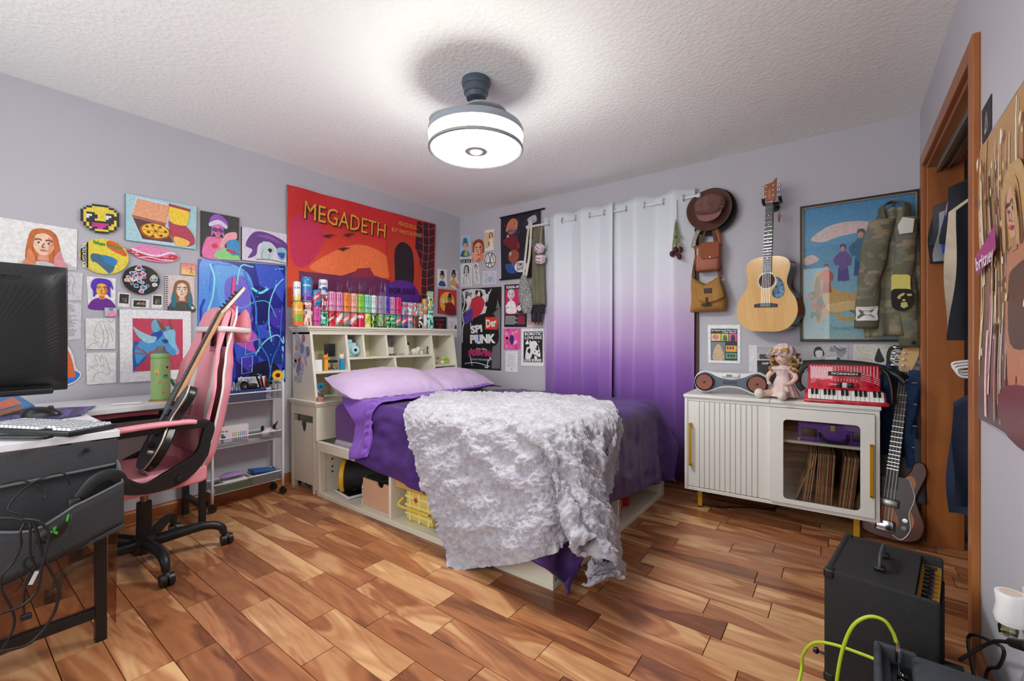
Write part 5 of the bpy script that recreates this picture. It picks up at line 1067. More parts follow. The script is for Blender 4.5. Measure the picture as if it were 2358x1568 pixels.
for i in range(16):
    y = -2.38+.0125*i; c = pens[i % 8]; P = thing('marker_pen', 'pale marker standing in the navy tray, number in row from left hidden' if 0 else 'pale marker pen standing in the navy tray on the cart', 'marker', (.09, y, .693), group='pale markers in the navy tray')
    tl = Vector((rp.uniform(-.02, .02), rp.uniform(-.02, .02), .115+.02*rp.random())); b0 = Vector((.07+.04*(i % 2), y, .693)); MB().cyl(b0, b0+tl*.75, .0052, n=10).build('barrel', mat('marker %s' % (c,), c, .3), P, 40); MB().cyl(b0+tl*.75, b0+tl, .0056, .005, 10).build('cap', mat('mcap %d' % (i % 4), [(120, 170, 180), (150, 150, 170), (200, 200, 210), (110, 130, 160)][i % 4], .3), P, 40)
q = on(585, 875, .69, .06); t = tag(MB().box((.040, q.y-.095, .69), (.044, q.y+.085, .84)).build('paper_sign', mat('white paper', (232, 230, 232), .7)), 'white paper sign with black capital letters behind the cart trays', 'sign')
vs, fs, w_ = text_tris('E MUSIC', .0, .1); MB().add([(.0446, q.y-.08+a*.020, .812+b*.02) for a, b in vs if 1], fs).build('lettering', mat('marker ink', (40, 36, 44), .6), t)
c = on(612, 890, .69, .11); pc = thing('pen_cup', 'white pen cup with pink and blue band on the cart', 'pen cup', c); MB().lathe([(0, 0), (.030, 0), (.034, .075), (.031, .075), (.028, .005), (0, .005)], c, 20).build('cup', mat('cup white', (228, 224, 228), .4), pc, 40); MB().lathe([(.0325, .03), (.0335, .03), (.0352, .062), (.0345, .062)], c, 20).build('band', mat('cup band', (150, 150, 214), .5, var=.5, vs=30, vdark=(60, 150, 200)), pc, 40)
for i, (dx, dy, h, col, lb) in enumerate(((0, -.055, .17, (24, 24, 26), 'long black brush pen leaning left in the pen cup'), (.01, -.03, .15, (30, 28, 30), 'shorter black pen leaning left in the pen cup'), (.005, -.035, .13, (206, 70, 90), 'rose red marker leaning left in the pen cup'), (.0, .0, .14, (180, 30, 40), 'dark red marker upright in the pen cup'), (.0, .018, .12, (40, 160, 80), 'green marker leaning right in the pen cup'), (.012, .01, .125, (40, 36, 46), 'dark marker at the front of the pen cup'))):
    P = thing('marker_pen', lb, 'marker', c+Vector((0, dy*.2, .01))); b0 = c+Vector((dx-.004, dy*.22, .01)); tl = Vector((dx*.3, dy, h)); MB().cyl(b0, b0+tl*.7, .006, n=10).build('barrel', mat('pen %d' % i, col, .35), P, 40); MB().cyl(b0+tl*.7, b0+tl, .0068, .005, 10).build('cap', mat('pen %d' % i, col, .35), P, 40)
c = on(637, 858, .80, .10); sf = thing('sunflower', 'yellow artificial sunflower on a stem at the cart corner', 'flower', Vector((c.x, c.y, .70))); hd = Vector((.12, c.y, .845)); nx = Vector((.9, -.3, .25)).normalized(); a_, b_, _ = frame(nx)
for k in range(18):
    an = 2*pi*k/18; d = a_*cos(an)+b_*sin(an); s_ = a_*-sin(an)+b_*cos(an); MB().add([hd+d*.012, hd+d*.026+s_*.009+nx*.003, hd+d*.042+nx*(.002*(k % 3)), hd+d*.026-s_*.009+nx*.003], [(0, 1, 2, 3)]).build('petal', mat('sunflower yellow', (246, 190, 30), .6), sf)
MB().sph(hd+nx*.002, .015, 14, 8).build('centre', mat('sunflower brown', (84, 30, 20), .8, bump=.6, bs=200), sf, 180); MB().tube([hd-nx*.004, hd-nx*.02+Vector((0, 0, -.05)), Vector((.1, c.y+.01, .69))], .004, 8, 4).build('stem', mat('stem yellow green', (206, 196, 80), .6), sf, 180)
c = on(580, 898, .766, .13); tag(MB().rbox((.10, c.y-.03, .766), (.15, c.y+.03, .80), .006).lathe([(.026, 0), (.03, .006), (.026, .012), (.018, .006)], (.12, c.y-.045, .79), 20, (1, 0, .2)).build('tape_dispenser', BLK, None, 60), 'black tape dispenser on the navy tray', 'tape dispenser')
# middle tier
c = on(545, 985, .404, .12); t = thing('marker_box', 'white box of coloured markers on the cart middle tier', 'box', c); wb = mat('white box card', (238, 236, 238), .5); MB().box((.09, c.y-.12, .404), (.13, c.y+.07, .53)).build('carton', wb, t, bev=.0015)
for i, col in enumerate(((230, 110, 150), (230, 120, 60), (230, 200, 50), (90, 180, 70), (50, 150, 190), (60, 90, 190), (130, 70, 170), (200, 90, 170))):
    MB().box((.1305, c.y-.028+.0115*i, .45), (.1312, c.y-.024+.0115*i, .485)).build('printed_marker', mat('pm %d' % i, col, .5), t); MB().box((.1305, c.y-.028+.0115*i, .425), (.1312, c.y-.024+.0115*i, .45)).build('printed_marker', mat('pm dark', (30, 30, 34), .5), t)
vs, fs, w_ = text_tris('twin tip', .02); MB().add([(.1309, c.y-.105+a*.011, .495+b*.012) for a, b in vs], fs).build('lettering', mat('marker ink', (40, 36, 44), .6), t); mt = Matrix.Translation((.1312, c.y-.085, .455)) @ Matrix.Rotation(R(40), 4, 'X'); MB().box((0, -.018, -.005), (.0006, .018, .005), mt).build('printed_marker', MATS['pm dark'], t); MB().box((.1305, c.y-.112, .512), (.131, c.y-.1, .524)).build('logo', mat('logo red', (200, 30, 40), .5), t)
c = on(618, 990, .404, .11); t = thing('ceramic_cow', 'white ceramic cow planter with pink nose and leaves on the cart', 'planter', c); MB().sph(c+Vector((0, 0, .034)), (.034, .048, .034), 20, 12).build('body', mat('white glaze', (232, 230, 226), .3), t, 180); MB().sph(c+Vector((.026, .012, .045)), (.016, .026, .017), 16, 10).build('nose', mat('cow pink', (232, 150, 170), .4), t, 180)
for s in (-1, 1): MB().sph(c+Vector((0, s*.04, .075)), (.006, .012, .02), 10, 8).build('horn', BLK, t, 180)
MB().add([c+Vector((0, .03, .06)), c+Vector((.012, .05, .085)), c+Vector((0, .07, .115)), c+Vector((-.008, .045, .09))], [(0, 1, 2, 3)]).build('leaf', mat('dark leaf', (40, 56, 44), .5), t)
for i, (px, col) in enumerate(((503, (60, 60, 120)), (507, (120, 60, 130)), (511, (210, 90, 130)), (515, (200, 80, 100)))):
    c = on(px, 985, .404, .10); tag(MB().cyl(c, c+Vector((.01, -.004, .13)), .006, n=10).cyl(c+Vector((.01, -.004, .13)), c+Vector((.011, -.004, .15)), .005, .002, 10).build('colour_pencil', mat('cp %d' % i, col, .4), None, 40), ['indigo', 'plum', 'pink', 'coral'][i]+' coloured pencil standing left of the marker box on cart', 'pencil')
tag(MB().lathe([(.03, 0), (.032, .08), (.03, .08), (.028, .004), (0, .004)], on(508, 985, .4035, .10), 18).build('pencil_jar', glassy('smoke jar', (190, 190, 200), .15), None, 40), 'clear pencil jar left of the marker box on the cart', 'jar')
# bottom tier
c = on(535, 1090, .114, .10); tag(MB().grid(lambda u, v: c+Vector((.045*(1-(u*2-1)**2)**.5*(v*2-1), .075*(u*2-1), .075+.012*(1-(u*2-1)**2))), 18, 4).build('lilac_pad', mat('lilac fabric', (186, 150, 214), .7), None, 180, solid=.012), 'lilac oval pad on the cart bottom tier', 'pad')
tag(MB().rbox(c+Vector((-.045, -.07, .0)), c+Vector((.045, .08, .06)), .012).build('white_container', mat('frosted tub', (214, 222, 216), .4)), 'frosted white tub under the lilac pad on the cart', 'tub')
c = on(600, 1085, .114, .10); mt = Matrix.Translation(c+Vector((0, .01, .07))) @ Matrix.Rotation(R(-8), 4, 'X'); tag(MB().rbox((-.05, -.075, -.008), (.05, .075, .008), .004, 2, mt).build('blue_notebook', mat('cobalt cover', (30, 92, 170), .5), None, 60), 'cobalt blue notebook lying on the cart bottom tier', 'notebook')
tag(MB().box(c+Vector((-.06, -.08, 0)), c+Vector((.06, .10, .055))).build('paper_stack', mat('grey paper block', (200, 206, 204), .7), bev=.003), 'pale paper block under the blue notebook on the cart', 'paper')
c = on(515, 1120, .114, .13); tag(MB().box((.155, -2.41, .114), (.163, -2.19, .158)).build('green_folder', mat('green folder', (130, 190, 130), .6), bev=.002), 'green folder edge inside the mesh of the cart bottom tier', 'folder')
# ---------------------------------------------------------------- curtain on a rod
RZ, RYC = 2.165, -.088
rod = thing('curtain_rod', 'white curtain rod above the window', 'curtain rod', (1.8, RYC, RZ)); WR = mat('white rod', (226, 224, 222), .35)
MB().cyl((.98, RYC, RZ), (2.50, RYC, RZ), .011, n=14).sph((.97, RYC, RZ), .018, 12, 8).sph((2.51, RYC, RZ), .018, 12, 8).build('pole', WR, rod, 60)
for x in (1.10, 2.47): MB().cyl((x, RYC, RZ), (x, -.001, RZ), .007, n=10).cyl((x, -.008, RZ), (x, -.001, RZ), .022, n=16).build('bracket', WR, rod, 40)
CUR = attr_mat('ombre curtain', .6, sheen=.3, var=.02)
def ccol(z):
    K_ = [(0, (52, 28, 76)), (.26, (84, 48, 116)), (.62, (118, 72, 158)), (.86, (150, 104, 186)), (1.1, (190, 156, 208)), (1.45, (214, 206, 226)), (1.8, (216, 221, 228)), (2.3, (216, 223, 232))]
    for (a, p), (b, q) in zip(K_, K_[1:]):
        if z <= b: s = max(0, (z-a)/(b-a)); return tuple(p[i]+(q[i]-p[i])*s for i in range(3))
    return K_[-1][1]
def curtain(xa, xb, ph, lam, label, zt, zb):
    T = thing('curtain', label, 'curtain', ((xa+xb)/2, RYC, zb)); n = int((xb-xa)/.007)
    def f(u, v):
        z = zb+(zt-zb)*v; x = xa+(xb-xa)*u; p = 2*pi*(x-xa)/lam+ph; am = .034+.016*(1-v); soft = .008*noise.noise(Vector((x*9, z*1.3, ph)))
        return Vector((x+.010*sin(2*p)*(1-v*.3)+.012*(1-v)*sin(x*17), RYC+am*sin(p)*(.9+.2*noise.noise(Vector((x*3, z*.8, 2))))+soft*(1.6-v), z+.008*cos(p)*(v > .98)))
    M = MB().grid(f, n, 44, colfn=lambda u, v: ccol(zb+(zt-zb)*v+.05*noise.noise(Vector((u*9, v*3, ph))))); 
    cw = n+1; M.c = [[ccol(M.v[i][2]+.05*noise.noise(Vector((M.v[i][0]*6, M.v[i][2]*2, ph)))) for i in f_] for f_ in M.f]
    cp_ = M.build('panel', CUR, T, 180, solid=.003)
    k = 0; x = xa+lam*(-ph/(2*pi)) % lam
    x = xa+((-ph/pi) % 1)*lam/2
    while x < xb-.02:
        if x > xa+.02: MB().tube([(x+.001*sin(a), RYC+.026*cos(a), RZ+.026*sin(a)) for a in [2*pi*i/14 for i in range(14)]], .0045, 8, 1, True).build('grommet', CHR, T, 60)
        x += lam/2
curtain(1.135, 1.85, 1.2, .272, 'left panel of the white to purple ombre curtain', 2.235, .05)
curtain(1.825, 2.475, .4, .30, 'right panel of the white to purple ombre curtain', 2.235, .05)
# dried roses hanging from the rod
q = Vector((2.36, -.135, 0)); t = thing('dried_roses', 'bundle of dried dark roses hanging upside down on the curtain', 'flowers', (q.x, q.y, 1.72)); rr = random.Random(2)
MB().box((q.x-.006, q.y-.002, 1.98), (q.x+.004, q.y+.002, 2.15)).build('ribbon', mat('white ribbon', (228, 226, 222), .6), t)
for k in range(5):
    a = Vector((q.x+rr.uniform(-.004, .004), q.y, 2.0)); b = Vector((q.x+rr.uniform(-.03, .03), q.y+rr.uniform(-.01, .01), 1.72+.05*k*rr.random())); MB().tube([a, (a+b)/2+Vector((rr.uniform(-.01, .01), 0, 0)), b], .0028, 6, 3).build('stem', mat('dry stem', (110, 116, 70), .8), t, 180); MB().sph(b, (.018, .016, .022), 10, 8).sph(b+Vector((.006, -.006, -.012)), (.012, .012, .014), 10, 8).build('rose', mat('dried rose', (74, 22, 34), .8, var=.4, vs=80), t, 180)
    for j in range(2): c = a+(b-a)*(.4+.2*j); e = Vector((rr.uniform(-1, 1), -.3, -.6)).normalized(); MB().add([c, c+e*.025+Vector((.012, 0, .0)), c+e*.055, c+e*.025-Vector((.012, 0, 0))], [(0, 1, 2, 3)]).build('leaf', mat('dry leaf', (124, 134, 84), .8), t)
# ---------------------------------------------------------------- hats on pegs
def brimhat(c, rx, rz, depth, curl, col, label, name='wide_brim_hat', tip=0):
    T = thing(name, label, 'hat', c); m = mat('felt '+label[:14], col, .85, var=.25, vs=12, bump=.15, bs=200); ed = mat('edge '+label[:14], tuple(int(v*.7+30) for v in col), .8)
    def f(u, v): a = 2*pi*u; r = .52+.48*v; s = abs(cos(a)); return c+Vector((rx*r*cos(a), -.028-depth*.0-curl*s*s*v*v, rz*r*sin(a)*(1+.04*sin(2*a))))
    B = MB().grid(f, 48, 6, True).build('brim', m, T, 180, solid=.005); MB().tube([f(i/40, 1) for i in range(40)], .0035, 6, 1, True).build('edge_binding', ed, B, 180)
    return T, m
brimhat(Vector((2.595, -.012, 2.035)), .165, .165, 0, .02, (22, 19, 19), 'black felt hat behind the brown one on the wall peg')
T, m = brimhat(Vector((2.585, -.05, 2.05)), .152, .150, 0, .035, (92, 56, 46), 'brown wide-brim hat hanging face out on the wall peg')
MB().lathe([(.085, .0), (.082, .03), (.05, .045), (0, .05)], (2.585, -.03, 2.05), 28, (0, 1, 0)).build('crown', m, T, 180) if 0 else None
CAP = mat('dusty brown suede', (122, 84, 78), .9, var=.3, vs=16, bump=.2, bs=150); t = thing('fisherman_cap', 'dusty brown suede cap with band and buttons hung in front of the brown hat', 'cap', (2.60, -.12, 2.02)); cc = Vector((2.597, -.10, 2.062))
def crown(u, v): a = 2*pi*u; t_ = pi/2*v; w = 1+.05*noise.noise(Vector((cos(a)*2, sin(a)*2, v*3))); r = cos(t_)**.55; return cc+Vector((.105*r*cos(a)*w, -.03-.055*sin(t_)+.012*noise.noise(Vector((cos(a)*3*r, sin(a)*3*r, 4))), .078*r*sin(a)*w+.012*sin(t_)))
MB().grid(crown, 40, 12, True).build('crown', CAP, t, 180); MB().tube([cc+Vector((.088*cos(a), -.045-.012*abs(cos(a)*0+1), -.03+.034*sin(a))) for a in [pi+pi*i/16 for i in range(17)]], .012, 10, 1, flat=(.010, .006)).build('band', mat('cap band', (84, 52, 46), .8), t, 180)
def visor(u, v): a = pi+pi*(.06+.88*u); return cc+Vector((.086*cos(a)*(1+.0*v), -.05-.018*v-.01*sin(pi*u), -.03+.034*sin(a)-.056*v*sin(pi*u)**.5))
MB().grid(visor, 24, 8).build('visor', mat('visor suede', (138, 98, 94), .9, bump=.2, bs=150), t, 180, solid=.005)
for s in (-1, 1): MB().sph(cc+Vector((s*.086, -.055, -.028)), .009, 12, 8).build('button', mat('brass button', (176, 140, 90), .35, .6), t, 180)
# ---------------------------------------------------------------- shoulder bags below the hats
peg = thing('wall_hook', 'dark wall hook behind the hats and bags', 'hook', (2.58, -.02, 1.93)); MB().cyl((2.58, 0, 1.95), (2.58, -.07, 1.96), .007, n=10).cyl((2.58, 0, 1.95), (2.58, -.006, 1.95), .02, n=14).build('peg', BLK, peg, 40)
LEA = mat('cognac leather', (156, 84, 54), .55, var=.2, vs=14, bump=.15, bs=120); lb = thing('leather_bag', 'small cognac leather shoulder bag with flap on the wall hook', 'bag', (2.56, -.06, 1.60)); bz, bx = 1.60, 2.575
MB().rbox((bx-.085, -.115, bz), (bx+.08, -.03, bz+.195), .02, 3).build('pouch', LEA, lb, 60); MB().prism(rrect(bx-.045, bx+.082, bz+.085, bz+.205, .02), (0, -.116, 0), (1, 0, 0), (0, 0, 1), .01).build('flap', mat('cognac suede flap', (140, 76, 48), .85, bump=.2, bs=150), lb, 60, bev=.003); MB().lathe([(.006, 0), (.005, .004), (0, .005)], (bx+.022, -.127, bz+.097), 12, (0, -1, 0)).build('stud', CHR, lb, 40)
MB().box((bx-.066, -.119, bz+.03), (bx-.062, -.116, bz+.17)).box((bx-.07, -.121, bz+.12), (bx-.058, -.117, bz+.165)).build('zip', mat('dull zip', (150, 140, 130), .5, .3), lb)
MB().tube([(bx-.085, -.07, bz+.17), (bx-.10, -.065, bz+.22), (bx-.075, -.06, bz+.30), (2.58, -.05, 1.965), (bx+.06, -.05, bz+.28), (bx+.078, -.06, bz+.18)], .01, 8, 5, flat=(.003, .014)).build('strap', LEA, lb, 180); MB().tube([(bx-.108, -.075, bz+.19), (bx-.095, -.068, bz+.26), (bx-.07, -.06, bz+.32)], .01, 8, 4, flat=(.004, .016)).build('studded_strap', mat('silver studs', (200, 192, 178), .3, .7, var=.5, vs=150, bump=.8, bs=150), lb, 180)
MUS = mat('mustard canvas', (168, 122, 62), .85, var=.12, vs=12, bump=.25, bs=180); mbg = thing('canvas_bag', 'mustard canvas messenger bag with dark buckle under the leather bag', 'bag', (2.55, -.06, 1.30)); bx, bz = 2.565, 1.305
def cb(sg):
    def f(u, v): a = u*2-1; e = max(0, (1-abs(a)**4)*(1-abs(v*2-1)**4)); w = .125*(1-.22*v**2); top = .235+.03*abs(a)**1.5-.03*(1-abs(a)); return Vector((bx+a*w+.01*sin(v*5), -.065+sg*(.055*e**.5)+.006*noise.noise(Vector((a*4, v*4, sg))), bz+v*top*(1)))
    return f
M = MB().grid(cb(-1), 24, 18).grid(cb(1), 24, 18); k = 24*18; M.f = M.f[:k]+[f[::-1] for f in M.f[k:]]; M.build('pouch', MUS, mbg, 180)
MB().grid(lambda u, v: cb(-1)(.22+.76*u, .32+.66*v+.08*(u*2-1)**2*(1-v))+Vector((.004, -.014-.006*(1-v), -.004)), 20, 14).build('flap', MUS, mbg, 180, solid=.005)
MB().rbox((bx-.005, -.148, bz+.13), (bx+.045, -.138, bz+.165), .003).build('leather_patch', mat('dark patch', (58, 48, 42), .7), mbg); MB().rbox((bx+.005, -.150, bz+.045), (bx+.022, -.135, bz+.10), .004).rbox((bx-.025, -.140, bz+.04), (bx+.04, -.130, bz+.058), .004).build('buckle_strap', mat('dark strap', (46, 36, 30), .6), mbg)
MB().tube([(bx-.10, -.065, bz+.24), (bx-.105, -.06, bz+.30), (bx-.075, -.05, bz+.45), (2.58, -.045, 1.96), (bx+.065, -.05, bz+.45), (bx+.085, -.06, bz+.28), (bx+.09, -.065, bz+.235)], .01, 8, 5, flat=(.003, .014)).build('strap', mat('brown webbing', (94, 66, 46), .8), mbg, 180)
for s in (-.1, .088): MB().tube([(bx+s+.012*cos(a), -.065, bz+.245+.012*sin(a)) for a in [i*pi/5 for i in range(10)]], .003, 6, 1, True).build('ring', CHR, mbg, 60)
# ---------------------------------------------------------------- acoustic guitar on the wall
ag = thing('acoustic_guitar', 'natural acoustic guitar with blue pickguard hanging on the wall', 'guitar', (2.955, -.02, 1.15), world=False); ag.matrix_world = gtr(Vector((2.972, -.058, 1.155)), (.035, -.01, 1), (-.26, -1, .03), 'ag')
half = [(0, .0), (.09, .006), (.15, .04), (.183, .10), (.188, .16), (.172, .22), (.140, .27), (.121, .315), (.123, .36), (.135, .41), (.130, .455), (.10, .485), (.05, .497), (0, .498)]
ob = sp2(half+[(-a, b) for a, b in half[-2:0:-1]], 3)
SPR = wood('spruce top', (206, 156, 92), (222, 176, 112), (232, 192, 132), 1, 'Z', .18, False, .5, coat=.6); MAH = mat('mahogany side', (104, 52, 28), .18, var=.2, vs=8, coat=.6)
bd = MB().prism([(a*.99, .25+(b-.25)*.994) for a, b in ob], (0, 0, .0), (1, 0, 0), (0, 1, 0), .098).build('body', MAH, ag, 40); MB().prism(ob, (0, 0, .098), (1, 0, 0), (0, 1, 0), .004).build('soundboard', SPR, bd, 40)
MB().lathe([(.0, .1021), (.049, .1021), (.0495, .1024), (0, .1025)], (0, .338, 0), 32).build('sound_hole', mat('hole dark', (70, 44, 30), .8), bd); MB().lathe([(.050, .1022), (.051, .1032), (.060, .1032), (.0615, .1022)], (0, .338, 0), 40).build('rosette', mat('rosette pearl', (216, 206, 186), .3, var=.15, vs=60), bd, 40)
MB().prism(sp2([(.052, .36), (.085, .345), (.105, .30), (.108, .25), (.085, .222), (.05, .225), (.035, .26), (.055, .30), (.064, .335)], 4), (0, 0, .1024), (1, 0, 0), (0, 1, 0), .0015).build('pickguard', mat('blue tortoise guard', (44, 70, 100), .15, var=.7, vs=40, vdark=(120, 150, 180)), bd)
br = MB().prism([(-.072, .162), (.072, .162), (.072, .182), (.03, .19), (-.03, .19), (-.072, .182)], (0, 0, .102), (1, 0, 0), (0, 1, 0), .008).build('bridge', mat('ebony', (34, 34, 36), .35), bd, bev=.002)
for i in range(6): MB().cyl((-.026+.0105*i, .170, .11), (-.026+.0105*i, .170, .114), .003, n=8).build('bridge_pin', mat('pin white', (230, 228, 220), .3), br)
nk = MB().prism([(-.027, .40), (.027, .40), (.022, .855), (-.022, .855)], (0, 0, .088), (1, 0, 0), (0, 1, 0), .016).build('neck', MAH, ag, bev=.004); MB().prism([(-.028, .392), (.028, .392), (.0225, .855), (-.0225, .855)], (0, 0, .1035), (1, 0, 0), (0, 1, 0), .005).build('fretboard', mat('dark fretboard', (50, 48, 50), .4), nk)
for i in range(20): y = .205+.65*(2**(-(i+1)/12)); MB().box((-.0275+.0055*(y-.39)/.46, y, .1085), (.0275-.0055*(y-.39)/.46, y+.0018, .1096)).build('fret', CHR, nk)
for i in (3, 5, 7, 9, 12, 15): y = .205+.65*(2**(-(i-.5)/12)); MB().cyl((0, y, .108), (0, y, .1089), .0035, n=10).build('fret_dot', MATS['pin white'], nk)
hd_ = MB().prism([(-.022, .856), (.022, .856), (.036, .885), (.034, 1.01), (.012, .985), (-.038, .975), (-.036, .885)], (0, 0, .09), (1, 0, 0), (0, 1, 0), .014).build('headstock', mat('amber headstock', (150, 74, 38), .2, coat=.6), nk, bev=.002); MB().box((-.022, .853, .104), (.022, .858, .111)).build('nut', MATS['pin white'], nk)
for s in (-1, 1):
    for i in range(3):
        y = .895+.032*i; MB().cyl((s*.022, y, .104), (s*.022, y, .113), .0045, n=10).cyl((s*.034, y, .097), (s*.05, y, .097), .003, n=8).rbox((s*.054-.007, y-.008, .092), (s*.054+.007, y+.008, .102), .003, 1).build('tuning_peg', CHR, hd_, 60)
for i in range(6): x = -.02+.008*i; MB().cyl((x*1.3, .176, .112), (x*.85, .858, .112), .0006, n=5).build('string', CHR, ag)
vs, fs, w_ = text_tris('Johnson', 0, .3); MB().add([(-.003-(b-.3)*.010, .88+a*.012, .1046) for a, b in vs], fs).build('logo', mat('gold script', (216, 176, 100), .4, .5), hd_)
hk = thing('guitar_hanger', 'black forked guitar hanger holding the acoustic guitar neck', 'hanger', (2.98, -.01, 2.03))
P0 = ag.matrix_world @ Vector((0, .855, .05)); MB().cyl(P0+Vector((0, .0, .0)), Vector((P0.x, -.001, P0.z)), .01, n=12).cyl(Vector((P0.x, -.012, P0.z)), Vector((P0.x, -.001, P0.z)), .028, n=18).build('mount', BLK, hk, 40)
for s in (-1, 1): MB().tube([P0, P0+Vector((s*.045, -.02, -.005)), P0+Vector((s*.048, -.07, .0)), P0+Vector((s*.046, -.09, .015))], .010, 10, 4).build('fork', BLK, hk, 180)
q = Vector((3.025, -.125, 1.90)); t = thing('keychain_doll', 'tiny carved head charm hanging beside the guitar neck', 'charm', q); MB().sph(q+Vector((0, 0, .02)), (.010, .010, .014), 12, 8).build('head', mat('charm tan', (176, 120, 80), .5), t, 180); MB().rbox(q+Vector((-.006, -.004, -.02)), q+Vector((.006, .004, .01)), .002, 1).build('body', mat('charm red', (150, 70, 50), .5), t); MB().cyl(q+Vector((0, 0, .03)), q+Vector((0, .02, .09)), .0012, n=6).build('cord', BLK, t)
# ---------------------------------------------------------------- camouflage jacket on a hook by the framed poster
CAMO = attr_mat('camouflage twill', .85, bump=.15, bs=300, var=.05)
def camo(p):
    a = noise.noise(Vector((p[0]*9, p[1]*9, p[2]*17))); b = noise.noise(Vector((p[0]*12+7, p[1]*10, p[2]*22)))
    return (108, 106, 90) if a > .14 else (148, 134, 108) if b > .12 else (128, 123, 100) if a > -.18 else (112, 114, 104)
jk = thing('camouflage_jacket', 'faded camouflage jacket with painted patches hanging by the closet frame', 'jacket', (3.58, -.1, 1.05)); JX, JY = 3.60, -.105
def cloth(fn, nu, nv, name, par, colf=camo, m=None, solid=.006):
    M = MB().grid(fn, nu, nv); M.c = [colf(M.v[f[0]]) for f in M.f] if colf else M.c; return M.build(name, m or CAMO, par, 180, solid=solid)
def jbody(u, v):  # v 0 bottom .. 1 collar ; wraps round the hanger point
    w = .125*(1-.50*v**3)+.008*sin(9*v); a = (u*2-1)*pi*.92; fold = .016*sin(5*a+3*v)*(1-v*.5); d = .055*(1-.35*v)
    return Vector((JX+w*sin(a*.5)*1.05, JY-d*cos(a*.5)*1.0-fold*.6-.01, 1.13+.74*v-.02*abs(u*2-1)))
B = cloth(jbody, 48, 40, 'jacket_body', jk)
def sleeve(x0, x1, z1, z0, y0, r0, r1, ph):
    def f(u, v): a = 2*pi*u; r = r0+(r1-r0)*v; bend = .02*sin(pi*v); w = (.006*sin(8*v+ph+2*a)+.004*sin(21*v+3*a+ph))*sin(pi*min(1, v*1.1)); return Vector((x0+(x1-x0)*v+(r+w)*cos(a)-bend, y0+(r*.62+w)*sin(a)-.02*sin(pi*v), z1+(z0-z1)*v))
    return f
sl = sleeve(3.545, 3.475, 1.80, 1.17, JY-.05, .058, .052, 0); S1 = cloth(lambda u, v: sl(u, v), 28, 40, 'sleeve', jk); s2 = sleeve(3.652, 3.672, 1.80, 1.06, JY-.035, .05, .042, 2); cloth(lambda u, v: s2(u, v), 28, 44, 'sleeve', jk)
def band(fn, v0, v1, name, m, par, g=.004):
    def f(u, v): p = fn(u, v0+(v1-v0)*v); c = sum((fn(k/8, v0+(v1-v0)*v) for k in range(8)), Vector())/8; return p+(p-c).normalized()*g
    return MB().grid(f, 28, 3).build(name, m, par, 180, solid=.003)
band(sl, .92, 1.0, 'cuff', mat('camo cuff', (96, 92, 72), .85), jk, .006); band(s2, .93, 1.0, 'cuff', mat('camo cuff', (96, 92, 72), .85), jk, .006)
MB().lathe([(.011, 0), (.009, .005), (0, .006)], s2(.78, .965)+Vector((0, -.008, 0)), 14, (0, -1, 0)).build('snap', mat('dull snap', (60, 58, 58), .3, .8), jk, 40)
def patch(fn, u0, u1, v0, v1, poly, col, name, g=.004):  # painted patch following the cloth
    M = MB(); P = sp2(poly, 3) if len(poly) > 5 else poly
    pts = [fn(u0+(u1-u0)*a, v0+(v1-v0)*b)+Vector((0, -g, 0)) for a, b in P]; c = sum(pts, Vector())/len(pts)+Vector((0, -g*.6, 0)); M.add(pts+[c], [(i, (i+1) % len(pts), len(pts)) for i in range(len(pts))]); return M.build(name, mat('paint %s' % (col,), col, .7), jk, 180)
sq = [(.02, .05), (.5, .0), (.97, .04), (1, .5), (.96, .96), (.5, 1), (.03, .97), (0, .5)]
jb = lambda u, v: hit(2030+114*u, 905-440*v, y=-.205)
patch(jb, .20, .58, .525, .62, sq, (222, 210, 110), 'painted_band', .0); sk = patch(jb, .17, .64, .43, .54, [(.05, .6), (.1, 1), (.5, 1.05), (.95, .98), (1, .55), (.85, .15), (.5, .0), (.12, .15)], (22, 22, 22), 'skull_patch', .001)
for poly in ([(.30, .62), (.42, .78), (.62, .86), (.60, .74), (.46, .66), (.44, .56)], [(.70, .80), (.92, .82), (.95, .72), (.78, .70)], [(.50, .50), (.60, .58), (.68, .50), (.60, .44)], [(.45, .20), (.48, .40), (.72, .42), (.78, .22), (.6, .12)]): patch(jb, .17, .64, .43, .54, poly, (206, 196, 120), 'skull_mark', .004)
w1 = patch(sl, .52, .95, .80, .93, [(.05, 0), (.5, .04), (.98, 0), (.92, .5), (1, .98), (.5, 1), (.0, .95), (.06, .5)], (226, 226, 228), 'white_patch', .014)
MB().tube([sl(.66, .84)+Vector((0, -.022, 0)), sl(.68, .88)+Vector((0, -.022, 0)), sl(.80, .88)+Vector((0, -.022, 0)), sl(.80, .84)+Vector((0, -.022, 0))], .0012, 5, 1, True).build('patch_drawing', BLK, w1)
patch(jb, .32, .66, .83, .92, [(.1, 0), (.9, .1), (1, .9), (.3, 1), (.0, .5)], (224, 222, 216), 'shoulder_patch', .010)
MB().tube([(JX-.05, JY-.05, 1.80), (JX-.055, JY-.03, 1.88), (JX, JY+.02, 1.915), (JX+.055, JY-.03, 1.88), (JX+.05, JY-.055, 1.80)], .018, 10, 4, flat=(.005, .022)).build('collar', mat('camo cuff', (96, 92, 72), .85), jk, 180); MB().box((JX+.02, JY-.10, 1.14), (JX+.09, JY-.088, 1.22)).build('pocket', mat('camo pocket', (104, 100, 78), .85), jk) if 0 else None
hk = thing('coat_hook', 'metal coat hook holding the camouflage jacket', 'hook', (JX, -.01, 1.92)); MB().cyl((JX, -.001, 1.91), (JX, -.09, 1.915), .007, n=10).box((JX-.012, -.006, 1.87), (JX+.012, -.001, 1.95)).sph((JX, -.09, 1.92), .011, 10, 8).build('peg', CHR, hk, 40)
